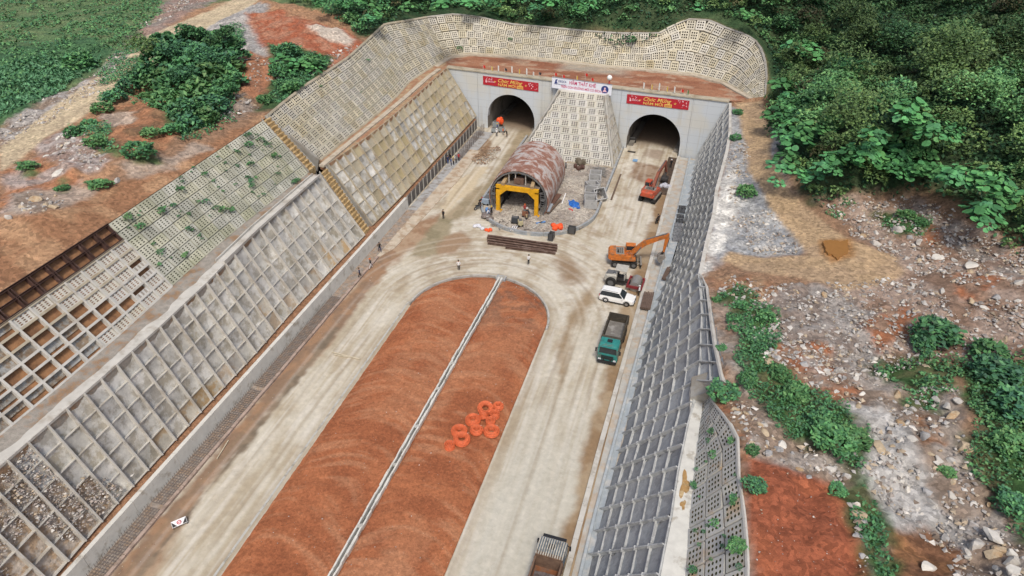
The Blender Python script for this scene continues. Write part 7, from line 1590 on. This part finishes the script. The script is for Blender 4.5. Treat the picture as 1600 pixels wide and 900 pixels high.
# keep what stands within sight of the camera and one step to the side of it
q = np.stack([gx_, gy_, gz-CH], 1); cz = q@np.array([_X[2], _Y[2], _U[2]]); cu = 800+CF*(q@np.array([_X[0], _Y[0], _U[0]]))/cz; cv = 450-CF*(q@np.array([_X[1], _Y[1], _U[1]]))/cz
k = (cz > 5) & (cu > -250) & (cu < 1900) & (cv > -160) & (rng.uniform(0, 1, len(cz)) < .95); gx_, gy_, gz, cu, cv = gx_[k], gy_[k], gz[k], cu[k], cv[k]
dist = np.hypot(np.hypot(gx_, gy_), gz-CH); edge = sdist(gx_, gy_, FW)
V = []; F = []; Cc = []; nv = 0
print('forest crowns', len(gx_))
for x, y, z, d, e_, uu in zip(gx_, gy_, gz, dist, edge, cu):
    tall = fbm(np.array([x*.12]), np.array([y*.12]), 201, 3)[0]; big_ = rng.uniform() < .2; r = (1.15+2.6*max(0, tall-.3))*min(1, .7+e_*.05)*rng.uniform(.6, 1.3)*(2.0 if big_ and e_ > 3 else 1)
    up_ = (max(0, tall-.38)*9+(2.2 if big_ else .3))*min(1, e_/6)
    ls = (.18+.0011*d)*(1.0 if not big_ else rng.uniform(.8, 1.1)); n = int(min(900, 6.5*r*r/ls/ls)); pp = crown_pts(n, r, rng, int(rng.integers(0, 999)), .85)+np.array([x, y, z+r*.4+up_])
    hue = fbm(np.array([x*.07]), np.array([y*.07]), 207, 3)[0]+rng.uniform(-.16, .16)
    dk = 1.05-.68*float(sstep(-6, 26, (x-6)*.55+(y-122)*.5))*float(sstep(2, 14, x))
    pal = PAL_D if hue < .5 else PAL_L if hue < .66 else PAL_Y; 
    if rng.uniform() < .05: pal = ((.09,.085,.04), (.07,.08,.035), (.05,.07,.03))
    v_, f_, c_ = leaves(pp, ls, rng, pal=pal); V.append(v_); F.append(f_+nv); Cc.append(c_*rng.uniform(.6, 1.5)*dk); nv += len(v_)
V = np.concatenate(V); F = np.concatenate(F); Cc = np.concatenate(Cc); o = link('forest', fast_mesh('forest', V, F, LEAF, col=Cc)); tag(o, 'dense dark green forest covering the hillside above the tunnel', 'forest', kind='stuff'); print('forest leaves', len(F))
xu, yu = rng.uniform(-75, 110, 150000), rng.uniform(70, 200, 150000); k = inside(xu, yu, FW) & (seg_dist(xu, yu, cut, True) > .5); xu, yu = xu[k], yu[k]; zu = HT(xu, yu)+rng.uniform(0, .8, len(xu))
q = np.stack([xu, yu, zu-CH], 1); cz = q@np.array([_X[2], _Y[2], _U[2]]); cu = 800+CF*(q@np.array([_X[0], _Y[0], _U[0]]))/cz; k = (cu > -200) & (cu < 1850)
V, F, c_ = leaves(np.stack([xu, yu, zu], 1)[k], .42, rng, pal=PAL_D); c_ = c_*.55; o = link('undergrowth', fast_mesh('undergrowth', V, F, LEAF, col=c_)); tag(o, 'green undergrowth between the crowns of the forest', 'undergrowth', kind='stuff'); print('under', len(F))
# broad-leaved plants at the forest edge
BL_ = [(735,12),(760,8),(800,6),(850,6),(860,14),(700,8),(690,16),(580,18),(590,30),(560,10),(525,6),(500,10),(905,20),(940,14),(640,18),(1090,26),(1160,30),(1210,8),(1250,80),(1262,88),(1235,85),(1330,108),(1350,110),(1222,140),(1230,165),(1245,170),(1270,165),(1255,185),(1235,205),(1232,222),(1245,235),(1270,210),(1225,262),(1240,280),(1260,190),(1330,245),(1345,255),(1320,262),(1365,225),(1400,250),(1410,265),(1425,240),(1440,205),(1448,215),(1455,225),(1460,200),(1400,235),(1415,178),(1420,190),(1430,275),(1475,288),(1490,290),(1510,285),(1395,165),(1555,325),(1560,300),(1540,310),(1215,190),(1300,262),(1370,258),(1450,270),(1530,345),(1310,110)]
for i, (u, v) in enumerate(BL_):
    p = gp(u, v+6); w_ = 'right of the brown haul road' if u > 1190 and v > 100 else 'along the forest edge above the block slope' if u < 1190 else 'in the forest at the upper right'
    p[2] += 2.4; p = at(u, v, p[2])
    plant('broad_leaf_plant', BIG, u, v, random.uniform(1.3, 2.2), 'bright green broad-leaved plant '+w_, 'plant', 'broad-leaved plants '+w_, p=p)
    for q_ in range(2):
        p2 = p+np.array([random.uniform(-2.5, 2.5), random.uniform(-2.5, 2.5), random.uniform(-.5, .4)])
        if q_ < 1 + (i % 2): plant('broad_leaf_plant', BIG, u, v, random.uniform(.9, 1.8), 'bright green broad-leaved plant '+w_, 'plant', 'broad-leaved plants '+w_, p=p2)
for i, (u, v) in enumerate([(452,118),(462,108),(478,112),(492,116),(440,104)]):
    plant('broad_leaf_plant', BIG, u, v, 1.5, 'bright broad-leaved plant in the hollow above the far block slope', 'plant', 'broad-leaved plants above the far block slope')
def scatter(name, polys, dens, ls, hgt, pal, label, cat, seed, clump=.5, thr=.42, f=.35):
    rng = np.random.default_rng(seed); PP = []
    for q in polys:
        W_ = gpoly(q)[:, :2]; A = (W_.max(0)-W_.min(0)); n = int(A[0]*A[1]*dens); x = rng.uniform(W_[:, 0].min(), W_[:, 0].max(), n); y = rng.uniform(W_[:, 1].min(), W_[:, 1].max(), n); k = (sdist(x, y, W_)+(fbm(x*.6, y*.6, seed, 3)-.5)*2.5 > 0) & (fbm(x*f, y*f, seed+3, 3) > thr) & (sdist(x, y, cut) < -.2); x, y = x[k], y[k]
        z = HT(x, y)+rng.uniform(0, 1, len(x))*hgt*(.2+2.2*np.maximum(0, fbm(x*.5, y*.5, seed+7, 3)-.3)); PP.append(np.stack([x, y, z], 1))
    PP = np.concatenate(PP); V, F, c = leaves(PP, ls, rng, pal=pal); o = link(name, fast_mesh(name, V, F, LEAF, col=c)); tag(o, label, cat, kind='stuff'); print(name, len(F)); return o
scatter('ground_creeper', [[(1120,458),(1160,452),(1215,490),(1222,530),(1180,550),(1150,510)], [(1135,490),(1195,500),(1205,560),(1260,595),(1325,640),(1358,690),(1345,745),(1300,710),(1240,680),(1180,640),(1150,560)], [(1322,760),(1352,745),(1385,800),(1380,860),(1400,915),(1365,915),(1350,850)]], 42, .19, .55, PAL_L, 'green creeper covering the bank right of the concrete slopes', 'creeper', 301, thr=.36)
scatter('ground_creeper', [[(1500,560),(1620,540),(1660,700),(1640,860),(1590,850),(1560,800),(1510,720),(1520,650)], [(1370,565),(1430,545),(1500,560),(1500,605),(1440,610),(1390,590)]], 40, .2, .8, PAL_D, 'dense green creeper along the lower right edge', 'creeper', 302, thr=.3)
scatter('ground_creeper', [[(1375,335),(1440,325),(1465,355),(1400,372)], [(1395,600),(1470,605),(1475,640),(1410,635)], [(1290,330),(1330,305),(1350,310),(1300,340)]], 30, .2, .3, PAL_D, 'thin green weeds on the rubble field', 'weeds', 303, thr=.45)
scatter('ground_creeper', [[(130,190),(165,190),(182,240),(140,235),(100,205)], [(200,60),(260,60),(380,40),(375,130),(365,190),(330,215),(285,222),(262,180),(200,150),(160,155),(150,120)], [(420,72),(470,80),(515,95),(500,125),(470,140),(440,165),(410,160),(440,120)]], 26, .24, .7, PAL_D, 'dark green undergrowth left of the block slope', 'undergrowth', 304, thr=.33)
scatter('grass', [[(-20,-5),(250,-5),(255,20),(200,70),(150,60),(60,70),(-20,95)], [(-20,95),(60,70),(150,62),(178,75),(110,130),(50,172),(-20,195)]], 6, .4, 1.0, PAL_D+PAL_L, 'green meadow scrub beyond the village track', 'grass', 305, thr=.47)
# maize rows
W_ = gpoly([(-20,110),(60,95),(140,90),(165,92),(120,125),(60,165),(0,188),(-20,195)])[:, :2]; a = at(0, 188, 18)[:2]; c = at(120, 125, 18)[:2]; d = (c-a)/np.linalg.norm(c-a); nn = np.array([-d[1], d[0]]); cen = W_.mean(0); PP = []
for i in range(-40, 40):
    for j in np.arange(-45, 45, .42): PP.append(cen+nn*i*1.05+d*j)
PP = np.array(PP)+rng.normal(0, .07, (len(PP), 2)); PP = PP[inside(PP[:, 0], PP[:, 1], W_)]; z = HT(PP[:, 0], PP[:, 1]); P3 = np.repeat(np.c_[PP, z], 4, 0); P3[:, :2] += rng.normal(0, .16, (len(P3), 2)); P3[:, 2] += rng.uniform(.1, .65, len(P3))
V, F, c_ = leaves(P3, .34, rng, pal=((.09,.22,.1), (.11,.26,.12), (.07,.17,.08)), up=.2, long_=2.2); o = link('maize', fast_mesh('maize', V, F, LEAF, col=c_)); tag(o, 'rows of young green maize in the field at far left', 'maize', kind='stuff')
# single bushes
BU = [(1133,618,21,'dark round bush at the near corner of the concrete wing'),(1462,532,26,'large round bush on the rubble field'),(1440,545,16,'bush leaning on the large round bush'),(1175,705,10,'small bush at the top of the near block slope'),(1180,762,14,'bush beside the red soil right of the near block slope'),(1150,853,13,'bush growing on the near block slope coping'),(1120,470,7,'small bush at the top of the concrete wing'),(1128,545,8,'small bush beside the coping of the concrete wing'),(1168,600,14,'low bush behind the corner bush'),(1280,660,18,'bush in the middle of the creeper bank'),(1300,690,22,'large bush at the foot of the creeper bank'),(1240,620,18,'bush halfway up the creeper bank'),(1215,590,16,'bush near the top of the creeper bank'),(1330,690,20,'bush at the lower end of the creeper bank'),(1195,500,14,'bush at the upper creeper bank'),(1160,480,12,'bush at the top of the creeper bank by the coping'),(1310,768,12,'small bush on the edge of the red soil'),(1478,740,12,'small bush on the gravel slide at right'),(1560,590,24,'large dark bush at the right edge of the frame'),(1590,640,24,'dark bush below the large one at the right edge'),(1540,560,20,'dark bush left of the large one at the right edge'),(1575,700,20,'bush in the lower right thicket'),(1580,790,18,'bush near the lower right corner'),(1152,178,8,'small bush above the right slope, highest of two'),(1148,218,10,'small bush above the right slope, lower of two'),(1165,305,14,'bush on the grey gravel above the right slope'),(1415,340,12,'low bush on the upper rubble field'),(1440,350,9,'low bush right of another on the upper rubble field'),
 (100,190,0,''),(220,243,16,'low round bush at the front of the brown hollow'),(236,212,11,'low bush in the brown hollow'),(157,291,12,'low round bush beside the grey rubble heap'),(120,212,12,'bush along the village track, lower of two'),(150,225,12,'bush between the village track and the hollow'),(45,262,10,'small bush left of the grey rubble heap'),(300,200,16,'bush below the left thicket'),(315,180,18,'bush at the right foot of the left thicket'),(270,205,12,'small bush in front of the left thicket'),(455,88,14,'bush in the hollow above the far block slope'),(440,120,14,'bush at the left of that hollow'),(490,105,14,'bush at the right of that hollow'),(455,140,13,'bush at the foot of that hollow'),(415,160,11,'small bush near the head of the upper stair'),(128,104,16,'bush on the field edge beside the village track'),(232,152,10,'small bush above the brown hollow'),(97,296,7,'tiny bush on the grey rubble heap'),(140,196,10,'small bush along the village track')]
for u, v, r, lb in BU:
    if r: plant('bush', BUSH if r > 13 else BUSHL, u, v, r*m_per_px(u, v)*1.15, lb, 'bush', None)
# weeds on the block slopes
def on_slope(S, i, j, r, label, group, o_=.12):
    p = S.pt(i, j)+S.nrm(i, j)*o_; me = random.choice(TUFT); o = bpy.data.objects.new('weed', me); C.objects.link(o); o.location = p; o.scale = (r, r, r*.8); o.rotation_euler = (0, random.uniform(-.3, .3), random.uniform(0, 6.28)); tag(o, label, 'weed', group)
for k in range(85):
    i = random.uniform(.5, UNa.nc-.3); j = 7*random.random()**.75
    on_slope(UNa, i, j, random.choice((.16, .2, .25, .3, .45, .6)), 'green weed growing from a hole of the near upper left slope', 'weeds on the near upper left slope')
for k in range(34):
    on_slope(RB, random.uniform(3, 17), random.uniform(0.2, 2.9), random.choice((.14, .2, .28, .4)), 'green weed growing from a hole of the near right block slope', 'weeds on the near right block slope')
for i, j, r in ((17, 5.2, .5), (8, 6, .3), (12, 3, .25)): on_slope(UFa, i, j, r, 'small weed on the far upper left block slope', 'weeds on the far upper left slope')
on_slope(UFb, 2.5, .6, .8, 'dark weed at the foot of the slope behind the platform, left end', None); on_slope(UFb, 9.5, 2.5, .5, 'small weed in the middle of the slope behind the platform', None)
# ================================================================== rocks
ROCKM = [mat('rock_pale', px(206,200,190), var=.12, scale=1.5, c2=px(176,168,158), cover=.4, bump=.05), mat('rock_grey', px(180,178,176), var=.14, scale=1.5, c2=px(152,150,148), cover=.4, bump=.05), mat('rock_tan', px(200,178,144), var=.14, scale=1.5, c2=px(186,150,104), cover=.4, bump=.05), mat('rock_white', px(226,220,208), var=.1, scale=2, c2=px(200,180,150), cover=.3)]
def rock_mesh(seed, m, flat=.72, sub=1):
    bm = bmesh.new(); bmesh.ops.create_icosphere(bm, subdivisions=sub, radius=1); r = random.Random(seed)
    cuts = [(Vector((r.gauss(0, 1), r.gauss(0, 1), r.gauss(0, 1))).normalized(), r.uniform(.4, .68)) for k in range(13)]
    for v in bm.verts:
        for n_, d in cuts:
            e_ = v.co.dot(n_)-d
            if e_ > 0: v.co -= n_*e_
        v.co += Vector((r.uniform(-.02, .02), r.uniform(-.02, .02), r.uniform(-.02, .02))); v.co.z *= flat
    me = bpy.data.meshes.new('rock'); bm.to_mesh(me); bm.free(); me.materials.append(m); return me
ROCKS = [[rock_mesh(10*k+q, m, sub=2) for q in range(4)] for k, m in enumerate(ROCKM)]
def rock(u, v, r, kind, label, group=None, p=None):
    p = gp(u, v) if p is None else p; o = bpy.data.objects.new('rock', random.choice(ROCKS[kind])); C.objects.link(o); s = r*m_per_px(u, v)*1.05; o.location = (p[0], p[1], p[2]+s*.12); o.scale = (s*random.uniform(.85, 1.25), s*random.uniform(.7, 1.), s*random.uniform(.8, 1.1)); o.rotation_euler = (random.uniform(-.3, .3), random.uniform(-.3, .3), random.uniform(0, 6.28)); tag(o, label, 'rock', group)
BR = [(1508,702,20,2,'largest tan block at the edge of the right thicket'),(1488,652,14,2,'tan block above the largest one'),(1418,767,11,3,'white boulder on the gravel slide'),(1376,702,15,2,'flat tan slab across the gravel slide'),(1445,682,12,1,'grey boulder right of the gravel slide'),(1425,688,12,0,'pale boulder left of the grey one'),(1402,618,13,2,'long tan slab near the top of the slide'),(1432,632,10,1,'grey boulder on brown soil'),(1405,663,9,2,'round tan stone on the slide'),(1308,614,7,3,'white stone on the orange soil'),(1450,888,14,3,'white boulder on ochre soil at the bottom edge'),(1525,852,17,0,'pale boulder in the lower right pile'),(1552,840,18,3,'tall pale boulder in the lower right pile'),(1565,860,15,2,'long tan boulder in the lower right pile'),(1548,866,14,2,'flat tan boulder in the lower right pile'),(1582,878,18,0,'big pale boulder at the right of the lower pile'),(1585,895,14,3,'white boulder at the lower right corner'),(1512,866,11,0,'small pale boulder at the left of the lower pile'),(1366,381,13,0,'grey white boulder at the end of the brown track'),(1368,365,9,0,'pale boulder above the track end'),(1412,384,8,3,'white stone beside the boulder row'),(1400,360,14,0,'long pale slab in the boulder row'),(1420,372,10,1,'grey boulder in the boulder row'),(1436,380,10,0,'pale boulder at the end of the row'),(1466,404,10,3,'white flat stone on the rubble field'),(1514,416,14,3,'long cream slab on the rubble field'),(1492,409,8,0,'small pale stone next to the cream slab'),(1557,466,10,1,'grey stone on the right rubble field'),(1592,444,12,0,'pale slab at the right edge of the rubble field'),(1436,407,7,2,'upright tan stone near the track'),(1416,405,9,0,'flat stone near the track'),(1570,530,10,2,'ochre stone at the right of the rubble field'),(1248,547,7,2,'orange stone in the rubble'),(1351,580,9,0,'pale round stone above the bush'),(1366,562,9,3,'white stone near the large round bush'),(1448,574,9,2,'tan stone below the large round bush'),(1210,462,10,0,'pale slab left of the rubble field'),(1245,458,9,2,'flat brown stone at the track edge'),(183,284,8,0,'round pale boulder beside the village track hollow'),(330,163,9,0,'pale boulder right of the left thicket'),(375,155,7,2,'yellowish boulder above the block slope'),(272,186,6,3,'small white stone in the brown hollow'),(15,341,8,0,'pale stone at the left edge'),(165,281,0,0,''),(85,325,8,2,'pale tan boulder on the grey heap'),(55,312,10,2,'tan boulder on the heap at far left'),(90,272,9,3,'orange and white boulder on the rubble heap')]
for u, v, r, k, lb in BR:
    if r: rock(u, v, r*.8, k, lb)
RUB = [[(1285,315),(1420,300),(1600,390),(1650,430),(1650,560),(1480,550),(1350,600),(1250,560),(1180,530),(1120,440),(1290,450),(1420,430),(1330,360)], [(1200,500),(1300,560),(1360,620),(1500,600),(1520,720),(1600,860),(1600,920),(1490,920),(1480,850),(1440,720),(1360,640),(1330,640),(1240,590),(1190,560)],
       [(1120,600),(1180,650),(1250,690),(1340,740),(1320,760),(1260,735),(1190,712),(1170,705),(1140,650)], [(1325,765),(1345,780),(1360,880),(1345,890)], [(1300,650),(1340,640),(1440,720),(1490,860),(1440,850),(1360,760)], [(1150,320),(1195,325),(1250,380),(1240,398),(1170,390),(1140,340)], [(1140,240),(1162,220),(1175,300),(1150,320),(1130,290)],
       [(95,215),(130,210),(170,240),(172,270),(145,280),(70,250)], [(20,305),(90,300),(95,330),(40,345)], [(380,90),(430,100),(450,95),(500,110),(520,80),(560,70),(500,125),(460,110),(400,140)], [(0,200),(100,150),(150,105),(200,70),(215,75),(140,150),(60,200),(0,230)], [(330,185),(370,150),(400,165),(360,195)], [(210,45),(260,30),(330,0),(300,-5),(250,15)]]
RW = [gpoly(q)[:, :2] for q in RUB]
rng = np.random.default_rng(77); cnt = 0
for i, W_ in enumerate(RW):      # 230 stones one can tell apart
    n = [85, 60, 38, 14, 14, 12, 6, 20, 10, 14, 14, 6, 4][i]; t_ = 0
    wh = ['right rubble field', 'rubble around the gravel slide', 'pale stone heap above the red soil', 'stone strip right of the red soil', 'grey gravel slide', 'grey gravel by the haul road', 'gravel above the right slope', 'pale rubble heap by the village track', 'rubble heap at far left', 'brown slope above the far block slope', 'stony verge of the village track', 'ground beside the upper stair', 'stony slope at the top left'][i]
    while t_ < n:
        x, y = rng.uniform(W_[:, 0].min(), W_[:, 0].max()), rng.uniform(W_[:, 1].min(), W_[:, 1].max())
        if not inside(np.array([x]), np.array([y]), W_)[0] or sdist(np.array([x]), np.array([y]), cut)[0] > -.6: continue
        t_ += 1; z = float(HT(x, y)[0]); o = bpy.data.objects.new('rock', ROCKS[int(rng.choice([0, 0, 1, 2, 3]))][int(rng.integers(4))]); C.objects.link(o); s = float(rng.choice([.22, .28, .36, .48])); o.location = (x, y, z+s*.08); o.scale = (s*rng.uniform(.8, 1.4), s*rng.uniform(.7, 1.1), s); o.rotation_euler = (rng.uniform(-.4, .4), rng.uniform(-.4, .4), rng.uniform(0, 6.28)); tag(o, 'loose pale stone on the '+wh, 'rock', 'loose stones on the '+wh)
def pebbles(name, polys, dens, smin, smax, seed, label, palette, zf=None, clip=True):
    rng = np.random.default_rng(seed); V = []; F = []; Cc = []; nv = 0
    base = np.array([(1,0,0),(-1,0,0),(0,1,0),(0,-1,0),(0,0,.7),(0,0,-.5)], float); tri = np.array([(0,2,4),(2,1,4),(1,3,4),(3,0,4),(2,0,5),(1,2,5),(3,1,5),(0,3,5)])
    X_=[]
    for W_ in polys:
        A = W_.max(0)-W_.min(0); n = int(A[0]*A[1]*dens); x = rng.uniform(W_[:, 0].min(), W_[:, 0].max(), n); y = rng.uniform(W_[:, 1].min(), W_[:, 1].max(), n); k = (sdist(x, y, W_)+(fbm(x*.5, y*.5, seed, 3)-.5)*3 > 0) & (fbm(x*.3, y*.3, seed+9, 3) > .34)
        if clip: k &= sdist(x, y, cut) < -.3
        X_.append(np.stack([x[k], y[k]], 1))
    q = np.concatenate(X_); z = HT(q[:, 0], q[:, 1]) if zf is None else zf(q[:, 0], q[:, 1]); n = len(q)
    s = smin+(smax-smin)*rng.uniform(0, 1, n)**3; a = rng.uniform(0, 6.28, n); R_ = np.zeros((n, 3, 3)); R_[:, 0, 0] = np.cos(a); R_[:, 0, 1] = -np.sin(a); R_[:, 1, 0] = np.sin(a); R_[:, 1, 1] = np.cos(a); R_[:, 2, 2] = 1
    B = base[None]*(rng.uniform(.6, 1.3, (n, 6, 1)))+rng.normal(0, .18, (n, 6, 3)); B = np.einsum('nij,nkj->nki', R_, B)*s[:, None, None]; V = (B+np.c_[q, z+s*.15][:, None]).reshape(-1, 3); F = (tri[None]+np.arange(n)[:, None, None]*6).reshape(-1, 3)
    pal = np.array(palette); c = pal[rng.integers(0, len(pal), n)]*rng.uniform(.75, 1.15, (n, 1)); o = link(name, fast_mesh(name, V, F, PEB, col=np.repeat(c, 6, 0))); tag(o, label, 'stones', kind='stuff'); print(name, n); return o
ST = [px(204,198,190), px(184,178,172), px(168,158,150), px(200,180,152), px(150,132,116), px(222,216,206)]
pebbles('rubble', RW[:7], 11, .06, .3, 401, 'small broken stones strewn over the right bank', ST); pebbles('rubble', RW[7:], 5.0, .06, .32, 402, 'small broken stones on the left bank', ST)
W_ = np.array([p[:2] for p in gpoly([(1168,712),(1270,735),(1335,790),(1360,900),(1360,960),(1176,960)])]); pebbles('stones', [W_], 2.2, .03, .09, 403, 'small pale stones on the red soil at lower right', ST)
W_ = np.array([(-14.8,18),(-15.4,72),(-20,76),(-25,76.5),(-30,74),(-34,66),(-34,18)]); pebbles('stones', [W_], 1.2, .02, .07, 404, 'small stones on the long red earth island', ST+[px(150,96,70)]*3, zf=lambda x, y: zisl1(x, y, np.full(x.shape, 2.)), clip=False)
W_ = np.array([(-33.8,100),(-30,92),(-25,90),(-19,92),(-15.2,100),(-15,117),(-33.8,117)]); pebbles('stones', [W_], 9, .03, .14, 405, 'broken stones and scraps on the gravel work yard', ST+[px(120,112,106)]*2, zf=lambda x, y: zisl2(x, y, np.full(x.shape, 2.)), clip=False)
W_ = np.array([(-38.6,121),(-37,114),(-40.5,111.5),(-41.8,113.5),(-40.5,120)]); pebbles('rubble', [W_], 30, .05, .18, 406, 'heap of brown rubble before the left tunnel mouth', [px(160,128,98), px(182,150,118), px(140,108,84)], zf=lambda x, y: .1+.9*np.exp(-((x+39.3)**2+(y-117)**2)/9), clip=False)
W_ = np.array([(-41.5,20),(-43.2,20),(-43.3,72),(-41.8,72)]); pebbles('stones', [W_], 3, .02, .08, 407, 'small stones along the muddy left verge', ST+[px(150,110,80)]*3, zf=lambda x, y: x*0+.03, clip=False)
# rubble lying in the open cells of the near left slope
def slope_z(x, y): return np.clip(2.4+(-46.2-x)*(9.5/3.6), 1.2, 12)-.02
W_ = np.array([(-46.4,10),(-46.4,31),(-47.6,28),(-48.6,26),(-49.6,24.5),(-49.7,10)]); pebbles('rubble', [W_], 70, .07, .2, 408, 'broken stones filling the open cells of the near left slope', ST+[px(190,176,166)]*2, zf=slope_z, clip=False)
def blot(name, cx_, cy_, z_, rx, ry, m, kind, seed):
    r_ = random.Random(seed); n = 26; v = []
    for k in range(n): t = 2*math.pi*k/n; q = 1+.3*math.sin(3*t+seed)+r_.uniform(-.15, .15); v.append((cx_+rx*q*math.cos(t), cy_+ry*q*math.sin(t), z_))
    b = MB(); b.add(v+[(x, y, z-.03) for x, y, z in v], [tuple(range(n))]+[(k, (k+1) % n, n+(k+1) % n, n+k) for k in range(n)]); o = b.build(name, m); tag(o, kind=kind); return o
OCH = mat('ochre_mud', px(184,142,78), var=.2, scale=3, c2=px(206,178,128), cover=.4)
blot('mud_patch', 3.15, 38.2, 10.6, .3, 1.3, OCH, 'structure', 2); blot('mud_patch', 3.2, 36.2, 10.605, .2, .4, OCH, 'structure', 5)
# brushwood heap of bent steel by the wedge, debris
b = MB(); r = random.Random(3)
for k in range(46):
    p = P0(938+r.uniform(-9, 9), 268+r.uniform(-7, 7), .4+r.uniform(0, .6)); a = r.uniform(0, 3.14); d = Vector((math.cos(a), math.sin(a), r.uniform(-.15, .15)))*r.uniform(.7, 1.8); b.bar(p-d*.5, p+d*.5, .07)
o = b.build('steel_scrap', mat('scrap_grey', px(150,148,144), var=.2, scale=3)); tag(o, 'tangled heap of grey steel scrap at the foot of the wedge', 'scrap', kind='stuff')
b = MB()
for k in range(60):
    p = P0(r.uniform(862, 915), r.uniform(285, 360), .35); a = r.uniform(0, 3.14); d = Vector((math.cos(a), math.sin(a), 0))*r.uniform(.3, 1.3); b.bar(p-d*.5, p+d*.5, r.choice((.06, .1, .18)), .06)
o = b.build('timber_scraps', mat('scrap_timber', px(176,158,134), var=.25, scale=2, rnd=.2, c2=px(110,96,84), cover=.4)); tag(o, 'scattered timber and steel scraps on the gravel work yard', 'scraps', kind='stuff')
b = MB()
for k in range(30):
    p = P0(r.uniform(765, 850), r.uniform(338, 360), .35); a = r.uniform(0, 3.14); d = Vector((math.cos(a), math.sin(a), 0))*r.uniform(.3, 1.2); b.bar(p-d*.5, p+d*.5, r.choice((.06, .1, .2)), .06)
o = b.build('timber_scraps', mat('scrap_dark', px(110,100,92), var=.25, scale=2)); tag(o, 'dark scraps strewn in front of the yellow gantry', 'scraps', kind='stuff')
print('objects', len(bpy.data.objects), 'tris', sum(len(m.polygons)*2 for m in bpy.data.meshes))
